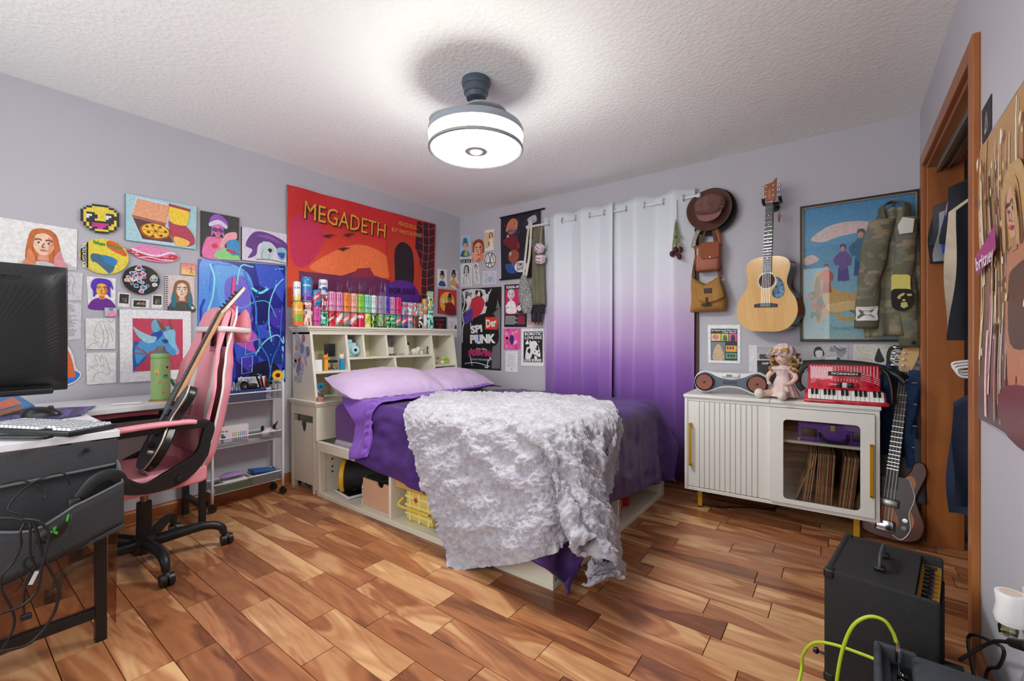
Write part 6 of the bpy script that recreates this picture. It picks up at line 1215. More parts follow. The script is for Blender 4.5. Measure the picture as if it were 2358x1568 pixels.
# ---------------------------------------------------------------- things hung at the left end of the curtain rod
def strap_(pts, m, name, par, w=(.003, .012)): return MB().tube(pts, .01, 8, 5, flat=w).build(name, m, par, 180)
KN = mat('grey knit', (190, 190, 184), .95, var=.75, vs=130, bump=1.0, bs=110, vdark=(70, 76, 74)); OLV = mat('olive cotton', (116, 112, 88), .9, var=.12, vs=10, bump=.15, bs=200); CRM = mat('cream strap', (214, 208, 196), .85)
kb_ = thing('knit_bag', 'speckled grey knit bag with cream strap on the curtain rod end', 'bag', (1.0, -.13, 1.30)); kx = hit(1208, 600, y=-.13).x; kx2 = hit(1214, 690, y=-.15).x
def kbag(u, v): a = 2*pi*u; r = .072*sin(pi*(.06+.90*v)**.8)**.7+.004; return Vector((kx2-.01*(1-v)*0+(kx-kx2)*v+r*cos(a), -.15+.6*r*sin(a), 1.345+.36*v))
MB().grid(kbag, 28, 22, True).build('pouch', KN, kb_, 180); strap_([Vector((kx, -.15, 1.69)), Vector((kx+.012, -.14, 1.85)), Vector((kx+.035, -.11, 2.17)), Vector((kx+.055, -.10, 2.185)), Vector((kx+.05, -.12, 1.9)), Vector((kx+.02, -.14, 1.69))], CRM, 'strap', kb_)
ob_ = thing('olive_jacket', 'olive jacket with a silver chain hanging beside the curtain', 'jacket', (1.1, -.11, 1.4)); ox = hit(1238, 580, y=-.11).x
def oj(u, v): a = (u*2-1); w = .085*(1-.45*v); return Vector((ox+a*w, -.10-.035*(1-a*a)-.012*sin(a*9+v*2), 1.42+.72*v))
MB().grid(oj, 30, 24).build('jacket_body', OLV, ob_, 180, solid=.006); MB().tube([oj(.45, .95)+Vector((0, -.012, 0)), oj(.5, .6)+Vector((0, -.014, 0)), oj(.42, .3)+Vector((0, -.014, 0)), oj(.5, .06)+Vector((0, -.012, 0))], .003, 6, 5).build('chain', mat('silver chain', (200, 196, 186), .3, .8, bump=1, bs=400), ob_, 180)
MB().box((ox-.07, -.125, 1.34), (ox+.075, -.10, 1.43)).build('dark_hem', mat('black hem', (34, 36, 42), .9), ob_, bev=.008)
bp = thing('black_pouch', 'small black pouch below the olive jacket', 'pouch', (ox, -.12, 1.27)); MB().rbox((ox-.06, -.135, 1.26), (ox-.005, -.10, 1.35), .01).rbox((ox+.0, -.14, 1.265), (ox+.045, -.105, 1.355), .01).build('pouch_body', mat('black nylon', (30, 32, 38), .8), bp, 60)
bk = thing('black_scarf', 'black cloth with white print hanging behind the olive jacket', 'cloth', (ox-.03, -.06, 1.6)); MB().grid(lambda u, v: Vector((ox-.14+.13*u, -.055-.01*sin(u*11), 1.70+.46*v)), 20, 12).build('cloth_body', mat('black cotton', (26, 26, 30), .9), bk, 180, solid=.004)
MB().box((ox-.125, -.07, 1.98), (ox-.085, -.068, 2.05)).build('print', mat('print white', (200, 200, 204), .8), bk)
dz = thing('fuzzy_dice', 'pair of pink fuzzy dice with black dots beside the curtain', 'dice', (ox+.05, -.16, 1.85)); dx = hit(1243, 545, y=-.16).x
for i, (z, rx) in enumerate(((1.93, 40), (1.83, 15))):
    c = Vector((dx+.01*i, -.165, z)); mt = Matrix.Translation(c) @ Matrix.Rotation(R(rx), 4, 'Y') @ Matrix.Rotation(R(20), 4, 'X'); d_ = MB().rbox((-.036,)*3, (.036,)*3, .012, 3, mt).build('die', mat('pink plush', (232, 206, 216), .95, bump=.5, bs=300), dz, 60)
    for a in (-.018, 0, .018):
        for b in (-.016, .016): MB().cyl(mt @ Vector((a, -.0358, b)), mt @ Vector((a, -.0372, b)), .006, n=10).build('dot', BLK, d_)
strap_([Vector((dx, -.15, 1.96)), Vector((dx-.01, -.12, 2.1)), Vector((dx-.015, -.09, 2.18))], mat('white cord', (220, 218, 214), .7), 'cord', dz, (.002, .003))
# ---------------------------------------------------------------- bass guitar and denim in the corner
bs_ = thing('bass_guitar', 'sunburst bass guitar with chrome covers leaning in the corner', 'bass guitar', (3.6, -.36, 0), world=False)
p0 = Vector((3.545, -.345, .012)); p1 = Vector((3.668, -.085, 1.09)); bs_.matrix_world = gtr(p0, p1-p0, (-.12, -1, .25), 'bass')
bb_ = sp2([(0, 0), (.09, .01), (.15, .06), (.165, .14), (.145, .22), (.125, .28), (.14, .35), (.165, .43), (.15, .50), (.115, .48), (.08, .40), (.035, .37), (-.035, .37), (-.075, .42), (-.09, .48), (-.13, .49), (-.15, .43), (-.13, .34), (-.118, .27), (-.14, .2), (-.165, .13), (-.15, .05), (-.09, .01)], 3)
bb_ = [(-a*.93, b*.90) for a, b in bb_]
SB = mat('sunburst lacquer', (84, 36, 18), .3, spec=.3); SB2 = mat('sunburst amber', (206, 116, 44), .3, spec=.3, var=.3, vs=5)
bd = MB().prism(bb_, (0, 0, -.02), (1, 0, 0), (0, 1, 0), .04).build('body', SB, bs_, 40, bev=.008); MB().prism([(a*.72, .16+(b-.16)*.70) for a, b in bb_], (0, 0, .0205), (1, 0, 0), (0, 1, 0), .0012).build('amber_face', SB2, bd)
MB().prism(sp2([(-.03, .33), (.03, .34), (.075, .33), (.10, .25), (.085, .16), (.10, .08), (.07, .02), (.03, .03), (.05, .10), (.02, .17), (-.05, .20), (-.06, .27)], 3), (0, 0, .0218), (1, 0, 0), (0, 1, 0), .002).build('pickguard', mat('brown pickguard', (54, 22, 14), .35), bd); MB().tube([(.075, .335, .025), (.102, .25, .025), (.088, .16, .025), (.10, .08, .025), (.07, .018, .025), (.03, .03, .025)], .0025, 6, 5).build('guard_edge', mat('white edge', (226, 220, 210), .4), bd, 180)
MB().rbox((-.055, .17, .02), (.045, .215, .045), .008, 2).build('pickup_cover', mat('brushed nickel', (170, 168, 164), .3, .9), bd, 60); MB().rbox((-.045, .035, .02), (.04, .10, .04), .012, 3).build('bridge_cover', CHR, bd, 60)
for y in (.12, .08): MB().cyl((.075, y, .023), (.075, y, .04), .011, n=16).build('knob', CHR, bd, 40)
nk = MB().prism([(-.027, .28), (.027, .28), (.020, .93), (-.020, .93)], (0, 0, .016), (1, 0, 0), (0, 1, 0), .016).build('neck', MAP, bs_, bev=.003); MB().prism([(-.028, .27), (.028, .27), (.0205, .93), (-.0205, .93)], (0, 0, .032), (1, 0, 0), (0, 1, 0), .005).build('fretboard', ROS, nk)
for i in range(18): y = .07+.86*(2**(-(i+1)/12)); MB().box((-.025, y, .037), (.025, y+.002, .0382)).build('fret', CHR, nk)
h_ = MB().prism(sp2([(-.022, .93), (.024, .93), (.036, .97), (.05, 1.03), (.045, 1.10), (.02, 1.13), (-.012, 1.10), (-.03, 1.0)], 3), (0, 0, .014), (1, 0, 0), (0, 1, 0), .014).build('headstock', mat('pale maple', (206, 166, 108), .3), nk, bev=.002)
for i in range(4): y = .965+.036*i; MB().cyl((-.028, y, .02), (-.05, y, .02), .004, n=8).cyl((-.05, y, .02), (-.064, y, .02), .011, .011, 12).cyl((-.012, y, .028), (-.012, y, .042), .006, n=10).build('tuning_peg', CHR, h_, 40)
for i in range(4): x = -.02+.0135*i; MB().cyl((x*1.1, .09, .04), (x*.8, .96, .04), .0012, n=6).build('string', mat('steel string', (150, 146, 140), .3, .9), bs_)
dj = thing('denim_jacket', 'blue denim jacket hanging behind the bass guitar', 'jacket', (3.63, -.08, .6)); DEN = mat('blue denim', (38, 70, 116), .9, var=.35, vs=16, bump=.3, bs=300)
def dn(u, v): a = u*2-1; w = .085-.02*v+.012*sin(v*14); return Vector((3.615+a*w, -.062-.03*(1-a*a)-.014*sin(a*7+v*5), .42+.53*v))
MB().grid(dn, 26, 30).build('jacket_body', DEN, dj, 180, solid=.008); d2 = sleeve(3.69, 3.675, .93, .38, -.18, .030, .024, 1); MB().grid(d2, 20, 26).build('sleeve', DEN, dj, 180); d3 = lambda u, v: Vector((3.50+.10*u, -.05-.02*sin(u*5), .78+.18*v*(.4+.6*u)));  MB().grid(d3, 14, 10).build('collar', DEN, dj, 180, solid=.006)
for z in (.86, .74, .62, .5): MB().box((3.668, -.216, z), (3.69, -.213, z+.004)).build('stitch', mat('pale stitch', (190, 190, 186), .8), dj)
gb = tag(MB().tube([(3.695, -.2, .55), (3.70, -.24, .38), (3.698, -.30, .22)], .01, 8, 5, flat=(.02, .006)).build('guitar_strap', mat('slate strap', (62, 68, 76), .8), None, 180), 'slate grey guitar strap hanging against the closet frame', 'strap')
# ---------------------------------------------------------------- clothes in the closet
rl = thing('closet_rail', 'metal rail inside the closet', 'rail', (4.03, -.9, 1.90)); MB().cyl((4.03, -1.88, 1.90), (4.03, -.03, 1.90), .014, n=12).build('pole', mat('rail steel', (150, 150, 150), .35, .8), rl, 40)
def garment(y, col, zt, zb, label, wd=.22, x=3.99, th=.03, cat='garment', var=.25):
    T = thing('hanging_garment', label, cat, (x, y, zb), group='clothes in the closet'); m = mat('cloth '+label[:22], col, .92, var=var, vs=9, bump=.2, bs=160)
    def f(sg):
        def g(u, v): a = u*2-1; w = wd*(1-.72*max(0, v-.80)/.20) if v > .80 else wd*(1+.10*(1-v)); fo = .022*sin(a*11+v*4+y*20)*(1-v*.6); return Vector((x+a*w+.012*sin(v*7+y*31)*(1-v), y+sg*th*(1-a*a)**.5*(.4+.6*(1-v))+fo, zb+(zt-zb)*v))
        return g
    M = MB().grid(f(-1), 22, 24).grid(f(1), 22, 24); k = 22*24; M.f = [f_[::-1] for f_ in M.f[:k]]+M.f[k:]; M.build('cloth', m, T, 180)
    MB().tube([(x, y, zt), (x+.0, y, zt+.03), (x+.03, y, zt+.06), (x+.05, y, zt+.085), (x+.065, y, zt+.06)], .003, 6, 4).build('hanger_hook', mat('white plastic', (235, 235, 236), .3), T, 180)
G = [(-.36, (40, 40, 46), 1.83, 1.50, 'black shirt farthest in the closet', .25), (-.43, (74, 76, 82), 1.84, 1.58, 'charcoal shirt far in the closet', .25), (-.49, (166, 170, 176), 1.80, 1.49, 'light grey shirt far in the closet', .24), (-.55, (36, 66, 160), 1.78, 1.52, 'royal blue top in the closet', .23), (-.60, (226, 170, 180), 1.80, 1.60, 'pink top in the closet', .225), (-.68, (44, 44, 52), 1.87, 1.55, 'shiny black puffer vest in the closet', .235), (-.77, (214, 198, 176), 1.82, 1.12, 'beige knit cardigan in the closet', .245), (-.87, (26, 28, 40), 1.80, 1.10, 'black sweatshirt nearest in the closet', .235)]
for y, col, zt, zb, lb, wd in G: garment(y, col, zt, zb, lb, wd)
garment(-.72, (36, 50, 76), .95, .32, 'dark blue jeans hanging low in the closet', .22, 3.985, .03, 'jeans'); garment(-.80, (24, 34, 58), .92, .38, 'navy coat hanging low in the closet', .2, 3.96, .03, 'coat')
for i in range(3):
    y = -.62-.05*i; tag(MB().tube([(3.80, y, 1.0-.01*i), (3.775, y, .98-.01*i), (3.80, y, .955-.01*i), (3.9, y, .97-.01*i), (4.15, y, .98-.01*i), (4.0, y, 1.02-.01*i)], .006, 8, 5, True).build('plastic_hanger', mat('white plastic', (235, 235, 236), .3), None, 180), ['white plastic hanger, topmost in the closet', 'white plastic hanger, middle one in the closet', 'white plastic hanger, lowest one in the closet'][i], 'hanger')
rl2 = thing('lower_rail', 'lower rail inside the closet', 'rail', (4.12, -.9, .99)); MB().cyl((4.02, -1.88, 1.045), (4.02, -.03, 1.045), .012, n=12).build('pole', MATS['rail steel'], rl2, 40)
# ---------------------------------------------------------------- amplifiers
TOL = mat('black tolex', (30, 31, 33), .6, bump=.5, bs=420); PL_ = mat('black plastic corner', (20, 20, 22), .35)
am = thing('guitar_amplifier', 'large black combo amplifier with gold control panel on the floor', 'amplifier', (3.315, -1.781, 0), R(-8.5), world=False); AW, AD, AH = .268, .366, .37
M = MB().prism([(.006, .014), (AW-.004, .014), (AW-.004, AH-.056), (AW-.054, AH-.054), (AW-.054, AH-.003), (.006, AH-.003)], (0, AD-.014, 0), (1, 0, 0), (0, 0, 1), AD-.028).rbox((0, 0, .012), (AW, .018, AH), .008, 3).rbox((0, AD-.018, .012), (AW, AD, AH), .008, 3).rbox((0, .004, .012), (.02, AD-.004, AH), .008, 3); M.build('cabinet', TOL, am, 40)
cpn = MB().box((AW-.052, .02, AH-.052), (AW-.004, AD-.02, AH-.03)).build('control_panel', mat('gold panel', (196, 148, 60), .35, .5), am)
for i in range(7): MB().lathe([(.013, 0), (.012, .016), (.008, .018), (0, .018)], (AW-.030, .07+.033*i, AH-.03), 16).build('knob', mat('gloss black', (14, 14, 16), .15), cpn, 40)
MB().box((AW-.046, .26+.05, AH-.0298), (AW-.014, .338, AH-.0292)).build('panel_label', mat('panel ink', (60, 44, 24), .5), cpn); 
MB().box((AW-.002, .02, .03), (AW+.003, AD-.02, AH-.07)).build('grille_cloth', mat('black grille', (18, 18, 18), .9, bump=.5, bs=600), am)
hm = Matrix.Translation((.125, AD*.48, AH)) @ Matrix.Rotation(R(0), 4, 'Z'); hd_ = MB().rbox((-.012, -.075, -.001), (.016, -.045, .012), .004, 2, hm).rbox((-.012, .045, -.001), (.016, .075, .012), .004, 2, hm).build('handle_mount', PL_, am, 60)
MB().tube([hm @ Vector(p) for p in ((.002, -.062, .006), (.002, -.055, .030), (.002, -.03, .038), (.002, .03, .038), (.002, .055, .030), (.002, .062, .006))], .01, 10, 4, flat=(.013, .004)).build('handle', mat('handle rubber', (70, 74, 80), .45), am, 180)
for x, y, z in ((0, 0, AH), (0, AD, AH), (0, 0, .012)):
    sx, sy, sz = (1 if x == 0 else -1), (1 if y == 0 else -1), (-1 if z > .1 else 1); a = Vector((x-.002*sx, y-.002*sy, z-.002*sz)); b = a+Vector((.03*sx, .03*sy, .03*sz)); MB().rbox((min(a.x, b.x), min(a.y, b.y), min(a.z, b.z)), (max(a.x, b.x), max(a.y, b.y), max(a.z, b.z)), .006, 2).build('corner_guard', PL_, am, 60)
for x in (.03, AW-.03):
    for y in (.03, AD-.03): MB().cyl((x, y, 0), (x, y, .014), .014, n=12).build('foot', PL_, am, 40)
MB().lathe([(.005, 0), (.004, .018), (.011, .024), (.008, .034), (0, .034)], (-.001, .035, .075), 14, (-1, 0, 0)).build('side_jack', PL_, am, 40)
# smaller amplifier in front
a0 = hit(2016, 1474, z=.28); a1 = hit(2295, 1566, z=.28); dd = (a1-a0).normalized(); am2 = thing('practice_amplifier', 'small dusty black practice amplifier with knobs at the bottom right', 'amplifier', (a0.x, a0.y, 0), math.atan2(dd.y, dd.x), world=False); BW = .245; BD = .30; BH = .28
DST = mat('dusty black tolex', (62, 66, 74), .75, var=.25, vs=40, bump=.4, bs=420)
MB().rbox((.072, -BD, .01), (BW, 0, BH), .016, 3).rbox((0, -BD, .01), (.085, 0, BH-.05), .010, 3).rbox((0, -.012, .01), (.085, .004, BH+.002), .008, 3).rbox((-.004, -BD, .01), (.012, .003, BH+.002), .008, 3).build('cabinet', DST, am2, 60)
pn = MB().box((.03, -BD, BH-.052), (.072, -.012, BH-.040)).build('control_panel', mat('black panel', (20, 21, 24), .4), am2); MB().rbox((.010, -BD, BH-.052), (.030, -.012, BH-.028), .006).build('fuzzy_edge', DST, am2, 60)
for i in range(6): y = -.075-.028*i; k_ = MB().lathe([(.012, 0), (.011, .014), (.007, .016), (0, .016)], (.052, y, BH-.040), 16).build('knob', mat('gloss black', (14, 14, 16), .15), pn, 40); MB().box((.051, y-.009, BH-.0240), (.053, y, BH-.0236)).build('pointer', mat('pointer white', (220, 220, 220), .5), k_)
vs, fs, w_ = text_tris('VOLUME TONE', .02); MB().add([(.064-b*.005, -.06-a*.012, BH-.0397) for a, b in vs], fs).build('lettering', mat('pointer white', (220, 220, 220), .5), pn)
MB().rbox((.10, -BD+.06, BH-.002), (.14, -.13, BH+.004), .008, 2).build('handle_plate', PL_, am2, 60)
J = am2.matrix_basis @ Vector((.048, -.035, BH-.04)) if 0 else Vector((a0.x, a0.y, 0))+Matrix.Rotation(math.atan2(dd.y, dd.x), 3, 'Z') @ Vector((.048, -.035, BH-.045))
# lime guitar cable with metal jack
cb_ = thing('guitar_cable', 'lime green guitar cable plugged into the small amplifier', 'cable', J); LIME = mat('lime rubber', (176, 200, 40), .4)
MB().lathe([(.004, 0), (.004, .012), (.007, .014), (.0075, .05), (.0055, .056), (.0035, .075)], J+Vector((0, 0, .002)), 16, (-.05, .02, 1)).build('jack_plug', CHR, cb_, 40); tp = J+Vector((-.006, .002, .075))
yq = J.y; P = [tp, tp+Vector((-.008, .0, .025)), hit(2035, 1428, y=yq), hit(2000, 1420, y=yq), hit(1965, 1440, y=yq-.005), hit(1942, 1490, y=yq-.01), hit(1928, 1560, y=yq-.015), hit(1920, 1640, y=yq-.02), Vector((3.30, -2.05, .006)), Vector((3.25, -1.98, .006)), hit(1845, 1545, y=-1.87), hit(1850, 1505, y=-1.87), hit(1875, 1480, y=-1.88), hit(1920, 1484, y=-1.90), hit(1990, 1508, y=-1.935), hit(2030, 1525, y=-1.96)]
MB().tube(P, .0045, 10, 8).build('cord', LIME, cb_, 180)
# mains leads on the right
p_ = Vector((3.315, -1.781, 0))+Matrix.Rotation(R(-8.5), 3, 'Z') @ Vector((AW+.002, .06, .17)); t = thing('mains_lead', 'thick black mains lead from the large amplifier to the wall socket', 'power cord', p_); e_ = hit(2345, 1480, x=3.66)
MB().rbox(p_+Vector((-.002, -.012, -.012)), p_+Vector((.045, .012, .012)), .004, 2).build('connector', PL_, t, 60); MB().tube([p_+Vector((.03, 0, 0)), p_+Vector((.06, -.03, -.004)), hit(2230, 1466, x=3.66), hit(2290, 1480, x=3.68), hit(2312, 1500, x=3.69), hit(2300, 1535, x=3.69), hit(2270, 1560, x=3.68), Vector((3.66, -1.9, .02))], .0042, 10, 6).build('cord', BLK, t, 180)
t = thing('mains_plug', 'black mains lead rising from the small amplifier to a plug at the right edge', 'power cord', e_); MB().tube([hit(2210, 1520, x=3.62), hit(2250, 1495, x=3.65), hit(2290, 1477, x=3.67), hit(2330, 1480, x=3.68)], .0045, 10, 6).build('cord', BLK, t, 180); q0 = hit(2330, 1480, x=3.68); q1 = hit(2375, 1490, x=3.69); MB().cyl(q0, q1, .010, .014, 12).build('plug', PL_, t, 60)
# plug-in night light on the right wall
nl = thing('plug_in_freshener', 'white plug-in air freshener low on the right wall', 'air freshener', (RW, -1.65, .34)); c = hit(2330, 1405, x=RW-.03); N0 = Vector((RW-.032, c.y, 0)); zt_ = hit(2330, 1365, x=RW-.03).z
WPL = mat('white plastic', (235, 235, 236), .3)
MB().lathe([(.0, zt_-.075), (.026, zt_-.075), (.030, zt_-.06), (.025, zt_-.03), (.028, zt_-.003), (.026, zt_), (0, zt_)], N0, 28).build('housing', WPL, nl, 40); MB().lathe([(0, zt_), (.020, zt_+.0004), (.0, zt_+.001)], N0, 24).build('vent_cap', mat('peach cap', (226, 200, 180), .4), nl); MB().lathe([(.0, -.0), (.016, .004), (.018, .02), (.014, .032), (0, .034)], (N0.x-.004, N0.y, zt_-.108), 20).build('oil_bottle', glassy('oil glass', (226, 226, 200), .15), nl, 60); MB().box((RW-.012, N0.y-.02, zt_-.07), (RW, N0.y+.02, zt_-.02)).build('wall_plug', WPL, nl)
op = thing('wall_outlet', 'white wall outlet behind the air freshener', 'outlet', (RW, N0.y, zt_-.05)); MB().rbox((RW-.006, N0.y-.036, zt_-.105), (RW, N0.y+.036, zt_+.01), .003).build('cover_plate', WPL, op, 60)
# ---------------------------------------------------------------- things in the bed cubbies
BYF = BY0
q = hit(770, 1090, y=BYF+.10); t = thing('black_speaker_tube', 'black cylinder with yellow rim lying in the side cubby', 'tube', (q.x, q.y, .033)); q.x = .575
MB().cyl((q.x-.02, BYF+.10, .143), (q.x+.16, BYF+.30, .143), .108, n=28).build('barrel', mat('matt black vinyl', (16, 16, 17), .7), t, 40); x_, y_, d_ = frame(Vector((.2, .22, 0))); MB().lathe([(.105, 0), (.112, .004), (.113, .03), (.106, .034)], (q.x-.02, BYF+.10, .145), 32, (.22, .22, 0)).build('yellow_rim', mat('signal yellow', (236, 186, 24), .5), t, 40)
t = tag(MB().rbox((.95, BYF+.30, .033), (1.17, BYF+.5, .25), .01).build('black_case', mat('black case', (20, 20, 21), .6), None, 60), 'black case standing at the back of the side cubby', 'case')
q = hit(800, 1135, y=BYF+.12); t = thing('white_tray', 'white shallow tray of black odds and ends in the side cubby', 'tray', (q.x, q.y, .033)); mt = Matrix.Translation((q.x+.05, BYF+.11, .036)) @ Matrix.Rotation(R(-8), 4, 'Z'); MB().rbox((-.11, -.065, 0), (.11, .075, .016), .005, 2, mt).build('tray', mat('white plastic', (235, 235, 236), .3), t, 60); MB().rbox((-.10, -.055, .014), (.10, .065, .019), .003, 1, mt).build('tray_lining', BLK, t)
rq = random.Random(6)
for i in range(6):
    a = rq.uniform(-.4, .4); mt2 = mt @ Matrix.Translation((rq.uniform(-.06, .05), rq.uniform(-.02, .04), .024+.009*i)) @ Matrix.Rotation(a, 4, 'Z'); tag(MB().rbox((-.06, -.015, 0), (.06, .015, .007), .002, 1, mt2).build('flat_case', mat('flat case %d' % (i % 3), [(20, 20, 22), (110, 120, 112), (36, 40, 40)][i % 3], .35), None), ['black', 'grey green', 'charcoal', 'second black', 'upper grey green', 'topmost charcoal'][i]+' flat case heaped on the white tray in the cubby', 'case')
q = hit(837, 1140, y=BYF+.06); t = thing('spray_bottle', 'white spray bottle with purple label in the side cubby', 'bottle', (q.x, BYF+.07, .033)); o = (q.x, BYF+.07, .033); MB().lathe([(0, 0), (.017, 0), (.019, .008), (.019, .115), (.012, .13)], o, 20).build('bottle_body', mat('white bottle', (226, 224, 230), .35), t, 40); MB().lathe([(.0193, .035), (.0196, .035), (.0196, .105), (.0193, .105)], o, 20).build('label', mat('purple label', (110, 62, 110), .5, var=.6, vs=60, vdark=(226, 220, 226)), t, 40); MB().lathe([(.018, .118), (.021, .12), (.021, .17), (.019, .174), (0, .174)], o, 20).build('clear_cap', glassy('clear cap', (240, 240, 240), .12), t, 40); MB().cyl((q.x, BYF+.07, .16), (q.x, BYF+.07, .185), .007, n=10).build('nozzle', mat('white plastic', (235, 235, 236), .3), t)
def notched(x0, x1, z0, z1, n=.018): c = (x0+x1)/2+.02; return [(x0, z0), (x1, z0), (x1, z1), (c+.035, z1), (c+.03, z1-.018), (c+.012, z1-.03), (c-.012, z1-.03), (c-.03, z1-.018), (c-.035, z1), (x0, z1)]
BIR = wood('birch ply', (186, 140, 108), (206, 160, 128), (222, 182, 150), .8, 'X', .5, False, .6)
xa = hit(839, 1150, y=BYF+.06).x; xb = 1.195; t = thing('drawer_box', 'birch wooden box with notched front, filled with black cloth, in side cubby', 'box', ((xa+xb)/2, BYF+.1, .033)); MB().prism(notched(xa, xb, .033, .205), (0, BYF+.06, 0), (1, 0, 0), (0, 0, 1), .01).build('front', BIR, t); MB().box((xa, BYF+.06, .033), (xa+.01, BYF+.28, .2)).box((xb-.01, BYF+.06, .033), (xb, BYF+.28, .2)).box((xa, BYF+.06, .033), (xb, BYF+.28, .04)).build('sides', BIR, t)
tag(MB().grid(lambda u, v: Vector((xa+.015+(xb-xa-.03)*u, BYF+.075+.19*v, .19+.03*noise.noise(Vector((u*5, v*4, 1)))+.02)), 16, 12).build('black_cloth', mat('black rag', (22, 22, 24), .9), None, 180, solid=.01), 'crumpled black cloth in the birch drawer', 'cloth')
xa2 = 1.23; xb2 = 1.47; t = thing('wooden_box', 'small light wooden box balanced on the yellow basket', 'box', (1.35, BYF+.1, .215)); MB().rbox((xa2, BYF+.03, .225), (xb2, BYF+.2, .27), .003, 1).build('box_body', wood('beech', (196, 140, 84), (212, 158, 98), (224, 176, 118), .8, 'X', .45, False, .5), t); MB().rbox((xa2+.06, BYF+.05, .271), (xb2-.02, BYF+.18, .306), .006).build('clear_case', glassy('clear case', (226, 222, 228), .15), t)
YEL = mat('yellow gingham', (226, 206, 100), .8, var=.12, vs=30); t = thing('yellow_basket', 'yellow gingham basket with a plastic handle in the side cubby', 'basket', (1.38, BYF+.12, .033)); MB().rbox((1.28, BYF+.06, .033), (1.52, BYF+.28, .215), .02, 3).build('basket_body', YEL, t, 60)
for z in (.07, .12, .17): MB().box((1.282, BYF+.058, z), (1.518, BYF+.0605, z+.012)).build('check_stripe', mat('yellow stripe', (240, 228, 150), .8), t)
for x in (1.32, 1.40, 1.48): MB().box((x, BYF+.057, .04), (x+.014, BYF+.0605, .21)).build('check_stripe', mat('yellow stripe', (240, 228, 150), .8), t)
MB().tube([(1.268, BYF+.06, .16), (1.262, BYF+.03, .135), (1.28, BYF+.02, .125), (1.40, BYF+.02, .125), (1.53, BYF+.02, .125)], .008, 10, 5).build('handle', mat('yellow plastic', (232, 200, 80), .4), t, 180)
MB().prism([(0, 0), (.008, .012), (.018, .014), (.010, .022), (.012, .034), (.0, .026), (-.012, .034), (-.010, .022), (-.018, .014), (-.008, .012)], (1.38, BYF+.056, .15), (1, 0, 0), (0, 0, 1), .002).build('red_motif', mat('motif red', (206, 50, 40), .6), t)
CH1, CH2 = mat('chevron grey', (150, 140, 138), .8), mat('chevron white', (216, 210, 206), .8); t = thing('fabric_bin', 'grey and white chevron fabric bin in the side cubby', 'fabric bin', (1.7, BYF+.15, .033)); MB().rbox((1.56, BYF+.035, .033), (1.86, BYF+.3, .27), .008).build('bin_body', CH1, t, 60)
for i in range(6):
    for j in range(8):
        x = 1.57+.048*i; z = .045+.028*j; MB().prism([(0, 0), (.022, .016), (.044, 0), (.044, .012), (.022, .028), (0, .012)], (x, BYF+.034, z), (1, 0, 0), (0, 0, 1), .001).build('chevron', CH2, t)
# foot side: red cases, bucket, tissue paper
def fx(py, px, x): return hit(px, py, x=x)
RED = mat('red vinyl', (186, 24, 40), .45); q = hit(1445, 1150, x=2.27); t = thing('red_pencil_case', 'red vinyl pouch with white piping in the foot cubby', 'pouch', (2.27, q.y, .033)); y0_ = -1.13
for i, (w, h) in enumerate(((.0, .12), (.03, .11))): MB().rbox((2.20-.03*i, y0_+w, .033), (2.30-.03*i, y0_+w+.11, .033+h), .02, 3).build('pouch_half', RED, t, 60); MB().tube([(2.302-.03*i, y0_+w+.125, .04), (2.302-.03*i, y0_+w+.10, .09), (2.302-.03*i, y0_+w+.11, .033+h-.02), (2.302-.03*i, y0_+w+.06, .03+h), (2.302-.03*i, y0_+w+.01, .03+h)], .0035, 6, 5).build('white_piping', mat('white edge', (226, 220, 210), .4), t, 180)
for i, (yy, lb) in enumerate(((-.92, 'red tin bucket next to the red pouch in the foot cubby'), (-.80, 'red tin bucket with handle at the right of the foot cubby'))):
    t = thing('red_bucket', lb, 'bucket', (2.22, yy, .033)); MB().lathe([(0, 0), (.042, 0), (.052, .11), (.049, .11), (.040, .004), (0, .004)], (2.22, yy, .0325), 24).build('pail', RED, t, 40); MB().tube([(2.22, yy-.05, .14), (2.22, yy-.03, .20), (2.22, yy+.0, .215), (2.22, yy+.03, .20), (2.22, yy+.05, .14)], .004, 8, 5).build('bail', RED, t, 180)
tag(MB().cyl((2.23, -.80, .08), (2.25, -.745, .20), .004, n=8).cyl((2.25, -.745, .20), (2.251, -.742, .207), .004, .001, 8).build('pencil', mat('orange pencil', (206, 110, 50), .4), None, 40), 'orange pencil leaning out of the right red bucket', 'pencil')
tag(MB().grid(lambda u, v: Vector((2.2+.06*noise.noise(Vector((u*4, v*4, 2)))+.03*v, -.98+.2*u, .14+.14*v+.06*noise.noise(Vector((u*5+3, v*5, 7))))), 14, 10).build('tissue_paper', mat('purple tissue', (130, 88, 170), .6), None, 20, solid=.001), 'crumpled purple tissue paper above the red buckets', 'tissue paper')
